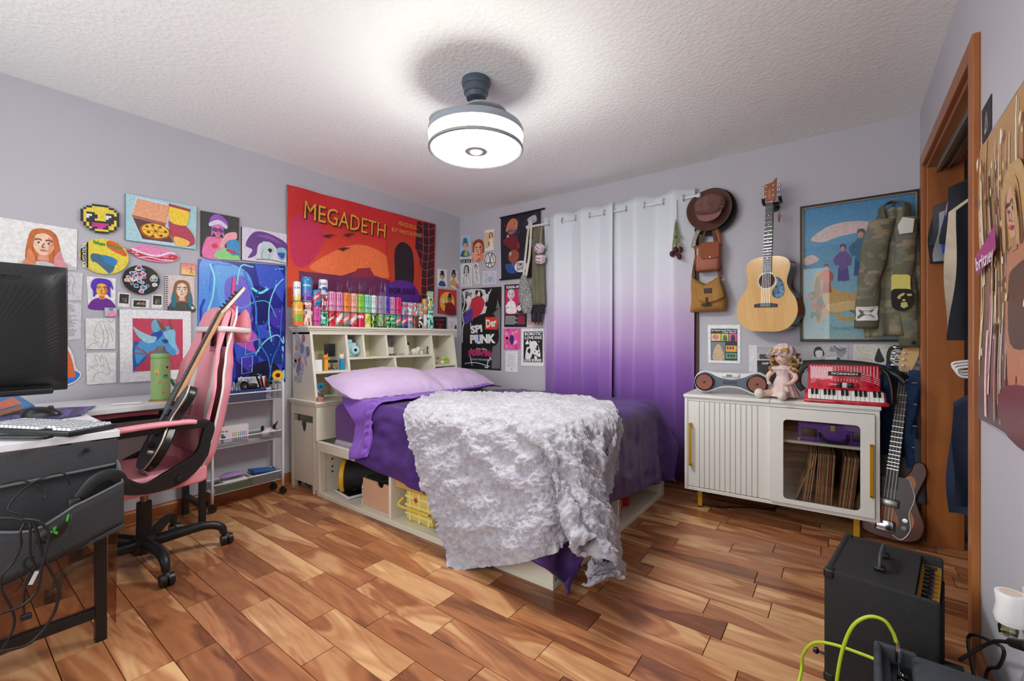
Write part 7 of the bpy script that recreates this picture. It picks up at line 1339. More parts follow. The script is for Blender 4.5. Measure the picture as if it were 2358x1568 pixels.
# ---------------------------------------------------------------- wall art: flat prints drawn as coloured shapes in the print's own plane
PRINT = attr_mat('flat print', .55, var=.13); GLOSS = attr_mat('glossy print', .3, var=.10)
def qa(q, wall, off=.001):
    f = {'A': lambda p: hit(*p, x=off), 'B': lambda p: hit(*p, y=-off), 'C': lambda p: hit(*p, x=RW-off)}[wall]; return [f(p) for p in q]
class Art:
    def __init__(s, name, label, cat, wall, q, bg=(235, 235, 235), thick=.002, shape=None, m=None, disp=None, group=None, edge=None, corners=None):
        s.P = corners or qa(q, wall); s.n = {'A': Vector((1, 0, 0)), 'B': Vector((0, -1, 0)), 'C': Vector((-1, 0, 0))}[wall]; s.name, s.label, s.cat, s.m, s.disp, s.group = name, label, cat, m or PRINT, disp, group
        s.mb = MB(); s.k = 0; s.th = thick; s.w = ((s.P[1]-s.P[0]).length+(s.P[2]-s.P[3]).length)/2; s.h = ((s.P[3]-s.P[0]).length+(s.P[2]-s.P[1]).length)/2
        sh = shape or [(0, 0), (100, 0), (100, 100), (0, 100)]; ec = edge or tuple(int(v*.75) for v in (bg if not hasattr(bg[0], '__len__') else bg[1]))
        F = [s.pt(a, b, s.th) for a, b in sh]; Bk = [s.pt(a, b, 0) for a, b in sh]; n = len(sh); s.mb.add(F+Bk, [(i, (i+1) % n, n+(i+1) % n, n+i) for i in range(n)], ec); s.p(sh, bg)
    def pt(s, a, b, off=0):
        u, v = a/100, b/100; P = s.P; p = (P[0]*(1-u)+P[1]*u)*(1-v)+(P[3]*(1-u)+P[2]*u)*v
        return p+s.n*(off+(s.disp(u, v) if s.disp else 0))
    def p(s, pts, c):
        s.k += 1; off = s.th+(.0005 if s.disp else .00022)*s.k; g = hasattr(c[0], '__len__')
        v0 = min(b for a, b in pts); v1 = max(b for a, b in pts); cf = (lambda b: tuple(c[0][i]+(c[1][i]-c[0][i])*(b-v0)/max(1e-6, v1-v0) for i in range(3))) if g else (lambda b: c)
        if not s.disp:
            s.mb.add([s.pt(a, b, off) for a, b in pts], [tuple(range(len(pts)))], [cf(b) for a, b in pts] if g else c); return s
        from mathutils.geometry import tessellate_polygon
        T = [[pts[i] for i in t] for t in tessellate_polygon([[Vector((a, b, 0)) for a, b in pts]])]
        while T:
            t = T.pop(); L = [math.dist(t[i], t[(i+1) % 3]) for i in range(3)]; j = L.index(max(L))
            if L[j] > 3: a, b, q = t[j], t[(j+1) % 3], t[(j+2) % 3]; mid = ((a[0]+b[0])/2, (a[1]+b[1])/2); T += [[a, mid, q], [mid, b, q]]
            else: s.mb.add([s.pt(a, b, off) for a, b in t], [(0, 1, 2)], [cf(b) for a, b in t] if g else c)
        return s
    def r(s, x0, y0, x1, y1, c): return s.p([(x0, y0), (x1, y0), (x1, y1), (x0, y1)], c)
    def b(s, pts, c, k=4): return s.p(sp2(pts, k), c)
    def e(s, x, y, rx, ry, c, n=20): return s.p([(x+rx*cos(2*pi*i/n), y+ry*sin(2*pi*i/n)) for i in range(n)], c)
    def l(s, pts, w, c, sm=4, closed=False):
        P = sp2(pts, sm, closed) if len(pts) > 2 and sm > 1 else list(pts)
        if closed: P.append(P[0])
        r = s.w/s.h; Lf = []; Rt = []; st_ = .0005 if s.disp else .00022
        for i, (x, y) in enumerate(P):
            a, b = P[max(i-1, 0)], P[min(i+1, len(P)-1)]; dx, dy = (b[0]-a[0])*r, b[1]-a[1]; d = math.hypot(dx, dy) or 1; Lf.append((x-dy/d*w/2/r, y+dx/d*w/2)); Rt.append((x+dy/d*w/2/r, y-dx/d*w/2))
        s.k += 1; off = s.th+st_*s.k; n = len(P); s.mb.add([s.pt(a, b, off) for a, b in Lf]+[s.pt(a, b, off) for a, b in Rt], [(i, i+1, n+i+1, n+i) for i in range(n-1)], c); return s
    def t(s, st, x, y, h, c, w=None, bold=.02, shear=0, rot=0, arc=0):
        vs, fs, tw = text_tris(st, bold, shear); kx = (w/tw) if w else h*s.h/s.w; s.k += 1; off = s.th+(.0005*s.k+.0025 if s.disp else .00022*s.k); ca, sa = cos(R(rot)), sin(R(rot)); r = s.w/s.h
        out = []
        for a, b in vs:
            X, Y = a*kx, -b*h; Y += arc*((a/tw-.5)**2*4-1) if arc else 0; X, Y = X*ca-Y*sa/r, X*sa*r+Y*ca; out.append(s.pt(x+X, y+Y, off))
        s.mb.add(out, fs, c); return s
    def sc(s, n, box, cols, size, seed=1, ang=None):
        q = random.Random(seed)
        for i in range(n):
            x, y = q.uniform(box[0], box[2]), q.uniform(box[1], box[3]); z = size*q.uniform(.5, 1.4); a = q.uniform(0, 6)
            s.p([(min(99.5, max(.5, x+z*(1+.5*q.uniform(-1, 1))*cos(a+k*pi/3))), min(99.5, max(.5, y+z*(1+.5*q.uniform(-1, 1))*sin(a+k*pi/3)))) for k in range(6)], q.choice(cols))
            s.k -= (i % 3 != 0)
        return s
    def swirl(s, n, cols, seed, w=(1, 4), amp=30):
        q = random.Random(seed)
        for i in range(n):
            x, y = q.uniform(0, 100), q.uniform(0, 100); P = [(x, y)]; a = q.uniform(0, 6)
            for k in range(4): a += q.uniform(-.9, .9); x = min(97, max(3, x+amp*.4*cos(a))); y = min(97, max(3, y+amp*.4*sin(a))); P.append((x, y))
            s.l(P, q.uniform(*w), q.choice(cols)); s.k -= (i % 2)
        return s
    def face(s, x, y, z, skin, hair, long=1, ink=(60, 40, 40), lips=(176, 90, 90), hatc=None, shade=None, shirt=None):
        X = z*s.h/s.w; sh = shade or tuple(int(v*.82) for v in skin)
        if shirt: s.b([(x-1.6*X, y+3.2*z), (x-1.3*X, y+1.9*z), (x-.4*X, y+1.35*z), (x+.4*X, y+1.35*z), (x+1.3*X, y+1.9*z), (x+1.6*X, y+3.2*z)], shirt)
        s.b([(x-1.05*X, y-.2*z), (x-.75*X, y-1.2*z), (x, y-1.5*z), (x+.75*X, y-1.2*z), (x+1.05*X, y-.2*z), (x+(.9+.3*long)*X, y+(.4+1.6*long)*z), (x+.2*X, y+(.4+1.5*long)*z), (x-.2*X, y+(.4+1.5*long)*z), (x-(.9+.3*long)*X, y+(.4+1.6*long)*z)], hair)
        s.p([(x-.3*X, y+.6*z), (x+.3*X, y+.6*z), (x+.38*X, y+1.6*z), (x-.38*X, y+1.6*z)], sh)
        s.b([(x-.72*X, y-.5*z), (x, y-1.05*z), (x+.72*X, y-.5*z), (x+.66*X, y+.4*z), (x+.28*X, y+1.0*z), (x-.28*X, y+1.0*z), (x-.66*X, y+.4*z)], skin)
        s.b([(x+.3*X, y-.7*z), (x+.68*X, y-.4*z), (x+.62*X, y+.4*z), (x+.28*X, y+.95*z), (x+.34*X, y+.2*z)], sh)
        for d in (-1, 1): s.b([(x+d*.15*X, y-.08*z), (x+d*.34*X, y-.20*z), (x+d*.54*X, y-.08*z), (x+d*.34*X, y+.02*z)], (236, 232, 228)); s.e(x+d*.34*X, y-.09*z, .10*X, .10*z, ink, 10); s.l([(x+d*.12*X, y-.32*z), (x+d*.36*X, y-.42*z), (x+d*.58*X, y-.30*z)], .12*z, ink)
        s.l([(x+.04*X, y-.05*z), (x-.1*X, y+.32*z), (x+.10*X, y+.36*z)], .07*z, ink); s.b([(x-.28*X, y+.62*z), (x, y+.54*z), (x+.28*X, y+.62*z), (x, y+.74*z)], lips)
        for d in (-1, 1):
            if long: s.b([(x+d*.55*X, y-1.0*z), (x+d*.95*X, y-.4*z), (x+d*(1.05+.15*long)*X, y+1.2*z), (x+d*.75*X, y+(.6+1.4*long)*z), (x+d*.72*X, y+.3*z)], hair)
        if hatc: s.b([(x-1.5*X, y-.75*z), (x-.8*X, y-.95*z), (x-.75*X, y-1.9*z), (x, y-2.1*z), (x+.75*X, y-1.9*z), (x+.8*X, y-.95*z), (x+1.5*X, y-.75*z), (x, y-.55*z)], hatc)
        return s
    def done(s): o = s.mb.build(s.name, s.m, None, 30 if s.disp else None); return tag(o, s.label, s.cat, s.group)
K0, Wt = (28, 28, 30), (238, 237, 236)
cir = [(50+50*cos(2*pi*i/36), 50+50*sin(2*pi*i/36)) for i in range(36)]
# ---- left wall
a = Art('watercolour_portrait', 'watercolour portrait of a person with long red hair on white paper', 'drawing', 'A', [(-70, 489), (178, 529), (176, 623), (-70, 598)], Wt, .003)
a.b([(44, 100), (48, 88), (62, 80), (80, 80), (92, 86), (98, 100)], (206, 202, 208)); a.face(66, 46, 24, (246, 206, 180), (206, 112, 56), .85, (110, 66, 56), (196, 120, 116), None, (236, 160, 130)); a.b([(82, 60), (86, 80), (90, 97), (80, 99), (76, 80)], (226, 150, 160)); a.b([(52, 60), (50, 80), (46, 97), (56, 99), (58, 80)], (226, 140, 100)); a.done()
bmp = ['....KKKKKK....', '..KKYYYYYYKK..', '.KYYYYYYYYYYK.', 'KYYYYYYYYYYYYK', 'KYKKKYYYYKKKYK', 'KYWWKKYYYWWKKK', 'KYWKKKYYYWKKKK', 'KYKKKYYYYKKKYK', 'KYKKKKKKKKKKYK', '.KYKPPPPPPKYYK', '.KYKPPPPPKYYK.', '..KYKKPPKKYYK.', '...KKYYYYYKK..', '.....KKKKK....']
t = Art('pixel_smiley', 'yellow pixel smiley cut-out board on the wall', 'wall art', 'A', [(184, 467), (273, 478), (273, 542), (184, 534)], (50, 50, 52), .016, [(50+44*cos(2*pi*i/20), 50+44*sin(2*pi*i/20)) for i in range(20)])
pc = {'K': (46, 48, 54), 'Y': (236, 212, 72), 'W': (240, 240, 244), 'P': (206, 60, 150)}
for j, row in enumerate(bmp):
    for i, ch_ in enumerate(row):
        if ch_ != '.': t.r(i*100/14, j*100/14, (i+1)*100/14, (j+1)*100/14, pc[ch_]); t.k = 1
t.done()
a = Art('pizza_painting', 'canvas painting of a pizza in an open box beside a yellow figure shape', 'painting', 'A', [(288, 446), (451, 477), (449, 575), (288, 553)], (172, 214, 222), .014, edge=(70, 80, 84))
a.p([(13, 3), (63, 5), (56, 52), (68, 96), (21, 97), (7, 45)], (206, 222, 244)).p([(15, 6), (60, 10), (55, 50), (8, 44)], (238, 168, 128)).p([(8, 44), (55, 50), (54, 55), (8, 48)], (180, 92, 60)).p([(9, 49), (53, 55), (66, 92), (22, 93)], (96, 62, 52)); a.e(40, 72, 22, 18, (170, 84, 40)).e(40, 71, 19, 15.5, (246, 200, 60))
for x, y in ((28, 64), (36, 60), (46, 62), (54, 70), (30, 76), (40, 72), (48, 80), (36, 84), (52, 86)): a.e(x, y, 2.4, 2.6, (130, 44, 30), 10)
for p in ([(22, 72), (58, 72)], [(32, 57), (48, 87)], [(48, 57), (32, 87)]): a.l(p, .9, (176, 100, 40), 1)
a.b([(58, 46), (72, 44), (84, 50), (96, 70), (97, 88), (84, 96), (66, 90)], (186, 66, 90)); a.b([(66, 78), (82, 80), (90, 86), (84, 96), (70, 96)], (250, 196, 90)); a.b([(60, 12), (80, 8), (88, 16), (86, 44), (76, 50), (60, 44)], (250, 212, 60)); a.p([(58, 5), (90, 9), (90, 15), (58, 11)], (176, 60, 60)); a.done()
a = Art('round_board', 'round yellow board painted with green and orange lettering', 'painting', 'A', [(182, 544), (295, 557), (295, 635), (182, 628)], (236, 214, 66), .012, cir, edge=(210, 200, 170))
a.p([(2, 36), (17, 12), (17, 88), (2, 64)], (28, 28, 32)).t('PLAYSTATION', 13.5, 84, 8, (230, 230, 230), 62, .02, 0, -90); a.b([(56, 4), (78, 10), (95, 36), (90, 44), (56, 24)], (226, 96, 50)); a.t('PaRappa The Rapper', 26, 16, 9, (40, 150, 70), 62, .05, 0, 8); a.b([(26, 44), (50, 50), (70, 70), (62, 96), (40, 92), (22, 60)], (70, 110, 140)).b([(46, 46), (74, 56), (70, 74), (50, 66)], (40, 130, 190)); a.b([(30, 68), (46, 84), (56, 98), (30, 92), (18, 74)], (230, 220, 90)).done()
a = Art('surfboard_plaque', 'small pink surfboard plaque with red band and white flowers', 'wall art', 'A', [(294, 560), (411, 572), (411, 608), (294, 598)], (234, 140, 190), .012, sp2([(0, 45), (16, 10), (42, 0), (72, 14), (100, 55), (84, 92), (56, 100), (24, 88)], 4), edge=(120, 70, 60))
a.b([(1, 45), (12, 36), (36, 66), (60, 70), (85, 46), (97, 56), (90, 80), (60, 92), (30, 84), (10, 68)], (204, 50, 70)); a.l([(6, 30), (30, 55), (55, 62), (80, 36), (92, 40)], 9, (246, 236, 242)).l([(18, 82), (40, 74), (62, 84), (88, 82)], 5, (246, 236, 242)); a.sc(8, (6, 40, 18, 66), [(246, 226, 232)], 2.6, 3).sc(6, (70, 60, 92, 80), [(246, 226, 232)], 2.4, 4).done()
a = Art('pink_figure_painting', 'painting of two figures, one in a pink shirt and sunglasses', 'painting', 'A', [(461.5, 485.5), (549, 502), (547, 600), (461.5, 590)], (60, 58, 60), .014, edge=(40, 40, 40))
a.b([(4, 100), (12, 60), (30, 54), (56, 56), (60, 100)], (240, 120, 180)).b([(34, 100), (50, 78), (80, 76), (100, 90), (100, 100)], (150, 216, 140)); a.b([(52, 60), (66, 42), (92, 36), (92, 52), (68, 60), (56, 76), (48, 72)], (246, 170, 180)); a.b([(66, 62), (80, 54), (99, 56), (99, 84), (82, 90), (70, 78)], (70, 150, 206)); a.p([(66, 76), (92, 80), (91, 87), (66, 82)], (206, 60, 70)); a.face(42, 38, 12, (246, 130, 170), (196, 120, 200), .1, (90, 40, 120), (190, 50, 110)); a.b([(20, 26), (26, 8), (44, 2), (64, 12), (68, 28), (44, 22)], (150, 90, 190)).b([(20, 24), (44, 14), (66, 24), (64, 32), (44, 24), (22, 32)], (226, 214, 240)); a.p([(26, 34), (58, 35), (57, 42), (46, 42), (43, 37), (39, 42), (28, 41)], (110, 60, 150)); a.t('WA', 24, 76, 7, (180, 200, 70), 18, .02).e(34, 74, 7, 5, (226, 60, 60)).done()
a = Art('purple_beast_painting', 'canvas painting of two pale beasts under a purple mane', 'painting', 'A', [(555, 522), (658, 540), (657, 610), (555, 599)], (222, 214, 232), .016, edge=(60, 56, 60))
a.b([(14, 30), (30, 8), (60, 8), (99, 30), (99, 62), (80, 56), (60, 34), (36, 46), (30, 80), (12, 92), (22, 66), (8, 56)], (106, 60, 140)).b([(30, 20), (60, 14), (90, 36), (60, 26)], (140, 84, 170)).b([(44, 46), (60, 38), (72, 54), (62, 86), (44, 92), (38, 66)], (196, 214, 214)).b([(76, 56), (88, 46), (99, 52), (98, 80), (84, 88)], (150, 190, 214)).b([(78, 66), (96, 64), (90, 84)], (50, 80, 170)); a.b([(56, 60), (60, 54), (66, 58), (62, 68)], (40, 34, 50)).b([(44, 40), (48, 34), (52, 42)], (206, 224, 224)).l([(46, 60), (42, 80), (46, 92)], 3, (150, 180, 184)).l([(60, 72), (58, 92)], 3, (150, 180, 184), 1).l([(30, 94), (60, 90), (98, 96)], 3, (110, 130, 140)).done()
a = Art('violet_hair_portrait', 'marker portrait with violet hair and an orange yellow face', 'drawing', 'A', [(199, 636), (267, 641), (265, 703), (203, 702)], Wt); a.face(50, 44, 22, (248, 190, 70), (96, 50, 190), .2, (110, 40, 60), (206, 120, 90), None, (232, 120, 60), (110, 40, 150)); a.b([(12, 36), (22, 10), (50, 4), (80, 12), (90, 44), (78, 30), (60, 22), (34, 26), (26, 50)], (90, 44, 190)).done()
a = Art('sticker_disc', 'round black disc covered with small colourful stickers', 'wall art', 'A', [(281, 607), (366, 616), (366, 681), (281, 675)], (28, 30, 34), .018, cir, m=GLOSS, edge=(30, 30, 32)); q_ = random.Random(12)
for i in range(30):
    an, rr_ = q_.uniform(0, 6.28), 42*q_.random()**.5; x, y = 50+rr_*cos(an), 50+rr_*sin(an); c = q_.choice([(90, 160, 210), (230, 230, 236), (200, 120, 60), (190, 210, 90), (150, 80, 150), (230, 150, 170), (60, 110, 160), (240, 210, 90)]); z = q_.uniform(5, 9); P = [(x+z*(1+.3*q_.uniform(-1, 1))*cos(k*1.05), y+z*(1+.3*q_.uniform(-1, 1))*sin(k*1.05)) for k in range(6)]; a.b(P, (232, 232, 236), 2); a.b([(x+(u-x)*.78, y+(v-y)*.78) for u, v in P], c, 2); a.e(x, y, z*.3, z*.25, tuple(int(v*.5) for v in c), 8); a.k -= 2
a.done()
for i, (q, d, lb) in enumerate((([(272, 673), (300, 675.5), (297.5, 708), (270.6, 706)], 1, 'upright instant photo of a dark cat, left one'), ([(304, 688), (344, 690), (343, 710), (303, 708)], 0, 'wide instant photo of a brown hand, middle one'), ([(349.6, 677.5), (374.5, 679), (373.5, 710), (348.7, 709.5)], 1, 'upright instant photo by dark stripes, right one'))):
    a = Art('instant_photo', lb+', on the left wall', 'photo', 'A', q, Wt, .001, group='instant photos'); a.r(*((12, 9, 90, 74) if d else (9, 14, 80, 88)), (44, 40, 40)); a.b([(30, 60), (40, 30), (56, 40), (70, 26), (74, 64)], (110, 100, 98) if i != 1 else (140, 104, 84)); a.sc(5, (24, 28, 72, 62), [(200, 196, 196), (20, 20, 22)], 5, i).done()
a = Art('spiral_notebook', 'spiral notebook cover painted with a face and teal tipped hair', 'notebook', 'A', [(379.5, 633.6), (447, 637), (446.8, 714), (379, 711.7)], (226, 206, 204), .008); a.face(56, 42, 20, (246, 218, 190), (150, 100, 70), .9, (70, 80, 110), (200, 130, 130), None, (232, 190, 160), (76, 76, 70)); a.b([(28, 48), (34, 66), (34, 90), (22, 94), (20, 66)], (40, 120, 140)).b([(84, 46), (92, 66), (90, 92), (78, 90), (78, 66)], (40, 120, 140)); 
for j in range(15): a.r(1, 3+6.4*j, 8, 5.4+6.4*j, (40, 40, 42)); a.k = 30
a.e(16, 92, 5, 4.6, (90, 70, 160)).e(92, 94, 6, 4, (232, 232, 220)).done()
a = Art('sunset_tile', 'tiny sunset tile with a black stick figure', 'painting', 'A', [(416, 605), (448, 607.6), (448, 634.7), (416.4, 631.5)], ((236, 110, 140), (250, 220, 130)), .012); a.l([(70, 50), (70, 70), (56, 95)], 3, K0, 1).l([(70, 70), (90, 92)], 3, K0, 1).l([(44, 42), (70, 56), (98, 44)], 3, K0, 1).e(70, 42, 4, 5, K0, 10).done()
a = Art('pink_blob_tile', 'tiny grey tile with a pink blob painted on it', 'painting', 'A', [(239.6, 708.4), (268, 709.5), (267, 729), (240.7, 728)], (196, 198, 206), .010); a.b([(20, 98), (34, 56), (50, 20), (66, 20), (84, 60), (98, 98)], (240, 150, 190)).b([(34, 10), (70, 8), (66, 26), (40, 28)], (60, 150, 150)).done()
def sk(a, L, c=(120, 118, 120), w=.8):
    for p in L: a.l(p, w, c)
    return a.done()
sk(Art('pencil_sketch', 'pencil sketch of a woman with long hair in profile', 'drawing', 'A', [(196, 733), (265, 733), (265, 803.7), (197, 804.5)], (232, 231, 230), .006), [[(36, 22), (30, 40), (26, 52), (32, 58), (30, 66), (36, 74), (46, 78)], [(36, 22), (50, 10), (70, 14), (86, 30), (96, 50)], [(46, 18), (56, 40), (60, 70), (48, 96)], [(62, 20), (72, 46), (76, 70), (66, 98)], [(30, 44), (40, 42), (46, 46)], [(4, 96), (20, 82), (40, 78)], [(78, 30), (86, 54), (92, 74)], [(74, 6), (86, 12), (96, 2)], [(33, 62), (42, 63), (40, 66)]])
sk(Art('pencil_sketch', 'pencil sketch of a goat head in profile', 'drawing', 'A', [(198, 812.8), (266, 811), (266.8, 881), (199, 886)], (232, 231, 230), .006), [[(4, 60), (16, 44), (30, 40), (38, 34), (36, 44), (20, 48), (4, 40)], [(36, 30), (28, 14), (34, 6), (44, 20), (46, 30)], [(46, 30), (50, 8), (56, 24)], [(58, 12), (66, 20), (70, 36), (78, 56), (80, 66), (72, 72), (60, 66), (40, 62), (28, 70), (18, 90)], [(46, 42), (52, 40), (58, 44), (50, 46), (46, 42)], [(72, 66), (80, 68)]])
a = Art('goat_painting', 'painting of a blue goat on crimson in a wide white mat', 'painting', 'A', [(274, 712), (438, 717), (438.5, 871), (275.4, 881)], (240, 240, 242), .012); a.r(16.6, 12, 87.4, 86, (206, 66, 96))
X = lambda L: [(16.6+u*.708, 12+v*.74) for u, v in L]
a.b(X([(1, 100), (1, 44), (20, 50), (36, 46), (30, 66), (22, 80), (6, 92)]), (30, 100, 180)); a.b(X([(14, 44), (34, 30), (48, 20), (66, 14), (80, 18), (86, 32), (84, 48), (92, 62), (88, 70), (74, 70), (60, 58), (40, 60), (22, 72), (8, 86), (4, 60)]), (80, 160, 220)); a.b(X([(30, 34), (52, 22), (58, 30), (46, 42), (34, 48)]), (40, 80, 170)); a.b(X([(0.8, 16), (14, 24), (32, 32), (46, 36), (40, 46), (26, 46), (10, 34)]), (160, 210, 226)); a.b(X([(36, 20), (38, 4), (52, 2), (56, 18), (44, 26)]), (110, 180, 214)); a.b(X([(46, 1), (54, 6), (64, 18), (62, 24), (54, 20)]), (140, 80, 62)).b(X([(70, 1), (76, 8), (80, 18), (74, 20)]), (140, 80, 62)); a.b(X([(60, 26), (82, 22), (84, 44), (90, 62), (78, 56), (66, 40)]), (140, 200, 232)); a.b(X([(56, 42), (64, 39), (70, 44), (63, 48)]), (40, 70, 120)).b(X([(84, 64), (92, 62), (91, 69), (86, 70)]), (206, 170, 200)); a.l(X([(1, 52), (14, 58), (26, 66)]), 1.5, (190, 80, 60)).l(X([(1, 64), (14, 66), (24, 68)]), 1.5, (190, 80, 60)); a.done()
a = Art('figure_sketch', 'faint pencil figure sketch partly behind the monitor', 'drawing', 'A', [(140, 625), (191, 629), (188, 692), (140, 690)], (214, 212, 218)); sk(a, [[(30, 20), (50, 10), (62, 30), (54, 60), (62, 84)], [(30, 34), (40, 40), (30, 60), (46, 80)]], (150, 140, 146), 1.6)
a = Art('set_list', 'typed list on paper beside the monitor', 'paper', 'A', [(140, 696), (188, 698.7), (186, 781), (140, 783)], (216, 214, 222)); q_ = random.Random(3)
for j in range(22): a.r(22, 4+4.2*j, 22+q_.uniform(16, 60), 5.4+4.2*j, (130, 128, 134)); a.k = 3
a.done()
a = Art('orange_creature_cutout', 'cut-out drawing of an orange creature on blue beside the monitor', 'drawing', 'A', [(110, 785), (190, 785), (190, 890), (110, 890)], (226, 226, 230), .003, sp2([(30, 0), (52, 6), (72, 30), (80, 58), (98, 72), (80, 90), (40, 100), (10, 90), (8, 30)], 3)); a.b([(20, 90), (50, 70), (78, 66), (92, 74), (76, 88), (40, 97)], (50, 120, 210)).b([(30, 8), (50, 12), (66, 36), (74, 60), (78, 78), (62, 80), (40, 76), (24, 50)], (226, 110, 60)).b([(30, 14), (40, 20), (42, 40), (30, 46)], (120, 70, 150)).done()
a = Art('blue_poster', 'large neon blue poster of swirling light behind the chair', 'poster', 'A', [(455, 596), (657, 612), (657, 880), (455, 905)], (36, 40, 150), .001, m=GLOSS)
a.sc(16, (8, 6, 92, 94), [(50, 60, 190), (30, 28, 110), (60, 90, 210), (80, 60, 190)], 13, 2).b([(4, 0.5), (26, 1), (32, 14), (22, 40), (10, 60), (1, 66), (1, 20)], (90, 150, 236)).b([(18, 4), (44, 4), (58, 14), (60, 34), (44, 30), (26, 40)], (100, 170, 240)).b([(30, 14), (52, 12), (62, 30), (58, 48), (44, 40), (34, 50), (28, 30)], (120, 110, 220)).b([(24, 50), (44, 46), (60, 56), (72, 66), (60, 72), (36, 62)], (196, 90, 200)).b([(58, 20), (76, 22), (78, 42), (72, 50), (60, 46)], (26, 30, 110)).l([(58, 20), (68, 24), (78, 20)], 2, (120, 230, 240)).b([(60, 64), (80, 62), (98, 72), (96, 84), (70, 78)], (24, 50, 140)).b([(56, 86), (76, 80), (92, 88), (88, 99), (60, 99)], (20, 20, 60))
a.swirl(20, [(90, 200, 240), (140, 230, 250), (60, 130, 230), (40, 60, 190)], 5, (.5, 1.8), 40).sc(50, (4, 4, 96, 96), [(220, 236, 255), (150, 200, 250)], .5, 8).l([(38, 12), (36, 30), (40, 44)], 2.2, (230, 90, 140)).l([(50, 64), (66, 62), (66, 72), (50, 74), (50, 64)], .6, (150, 200, 250), 1).l([(46, 76), (58, 75), (58, 88), (46, 89), (46, 76)], .6, (150, 200, 250), 1).done()
# flag
def fdisp(u, v): return .018+.008*(1-v)*max(0, 1-u*2)*sin((u*1.6+v*.9)*14)+.003*sin(u*21+v*5)
fl = Art('band_flag', 'large red band flag with gold lettering above the headboard cans', 'flag', 'A', [(658, 426), (1000, 517), (997, 700), (659, 706)], ((206, 34, 40), (238, 96, 52)), .001, disp=fdisp)
fl.b([(2, 28), (12, 20), (20, 40), (10, 66), (2, 60)], (206, 44, 86)); fl.b([(14, 62), (40, 40), (62, 50), (66, 68), (40, 74), (16, 70)], (246, 120, 66)); fl.p([(6, 70), (30, 72), (40, 66), (52, 70), (64, 74), (66, 98), (6, 98)], (112, 40, 84)).p([(36, 72), (40, 64), (48, 62), (52, 72)], (150, 40, 60)).p([(84, 2), (99, 1), (99.5, 98), (86, 98), (86, 60), (82, 40)], (60, 22, 40)); 
for j in range(9): fl.l([(84.5, 6+10*j), (92, 9+10*j), (99, 5+10*j)], .9, (176, 66, 50))
for x in (88, 93): fl.l([(x, 2), (x+.8, 30), (x-.4, 60), (x, 94)], 1.0, (190, 84, 60))
fl.b([(60, 36), (70, 22), (82, 34), (87, 60), (86, 92), (66, 92), (62, 66)], (200, 62, 36)).b([(66, 40), (72, 30), (80, 40), (80, 80), (68, 84), (66, 60)], (40, 24, 34)); fl.b([(58, 84), (66, 74), (80, 76), (86, 98), (58, 99)], (92, 36, 140))
q_ = random.Random(8)
for i in range(40): x = 8+56*q_.random(); y = 76+8*q_.random(); fl.l([(x, y), (x+q_.uniform(-.6, .6), y+q_.uniform(5, 13))], .45, q_.choice([(206, 170, 190), (180, 120, 160), (90, 110, 190)]), 1); fl.k = 26
fl.t('MEGADETH', 9, 26, 15, (70, 12, 18), 50, 0, 0, 3).t('MEGADETH', 8.2, 25, 15, (232, 164, 54), 50, 0, 0, 3).t('PEACE SELLS...', 68, 12.5, 4.4, (226, 160, 60), 16, .01).t('BUT WHO\'S BUYING?', 63, 21, 4.4, (226, 160, 60), 24, .01).t('FOR SALE', 62, 88, 6, (50, 14, 70), 20, .03)
for x, y in ((22, 36), (34, 32), (31, 46)): fl.p([(x-4, y+1.5), (x, y-.6), (x+4, y-1), (x+.5, y+1.2), (x-.4, y+3)], (80, 24, 40))
fo = fl.done()
for u, v in ((2, 4), (98, 5), (2.5, 97)): p = fl.pt(u, v, .003); MB().lathe([(.006, 0), (.009, .0015), (.010, 0)], p, 16, (1, 0, 0)).build('grommet', mat('brass grommet', (206, 176, 110), .3, .8), fo, 40)
a = Art('cowboy_card', 'card with a painted man in a black hat and blue coat', 'card', 'A', [(1006, 618), (1029, 621.6), (1029, 662.6), (1006.5, 660)], Wt); a.face(50, 42, 16, (236, 190, 150), (120, 90, 60), 0, K0, (180, 100, 90), (40, 38, 40), None, (40, 80, 150)).done()
a = Art('bowler_cutout', 'cut-out painting of a man in a bowler hat', 'drawing', 'A', [(1033, 616), (1057, 619), (1057, 668), (1033, 665)], (232, 228, 220), .002, sp2([(20, 8), (60, 2), (84, 20), (80, 44), (98, 66), (98, 98), (20, 90), (14, 50)], 3)); a.face(46, 36, 14, (206, 160, 120), (70, 50, 40), 0, K0, (150, 90, 80), (56, 54, 56), None, (226, 170, 90)).b([(60, 80), (80, 70), (97, 80), (97, 96), (70, 92)], (220, 120, 140)).done()
a = Art('top_hat_painting', 'small red canvas with a pointing figure in a top hat', 'painting', 'A', [(1009, 665), (1049, 669), (1049, 724.7), (1008, 721)], (206, 50, 44), .014); a.e(46, 52, 42, 42, (244, 190, 80)).b([(36, 100), (40, 60), (64, 50), (88, 66), (97, 100)], (130, 30, 30)); a.face(60, 38, 11, (176, 110, 90), (60, 40, 36), 0, K0, (120, 60, 50), (36, 30, 32)).b([(14, 44), (26, 40), (34, 50), (30, 60), (18, 58)], (236, 226, 206)).l([(30, 56), (40, 66), (52, 66)], 8, (150, 36, 36)).done()
a = Art('black_text_card', 'black card with red lettering right of the cans', 'card', 'A', [(997, 729), (1028, 730), (1028, 757.5), (997, 756)], (26, 24, 26)); a.t('Five Nights', 16, 30, 13, (206, 44, 44), 68).t('at', 42, 48, 11, (206, 44, 44)).t('Freddy\'s', 24, 70, 13, (206, 44, 44), 52).b([(40, 98), (44, 82), (60, 82), (64, 98)], (150, 40, 40)).done()
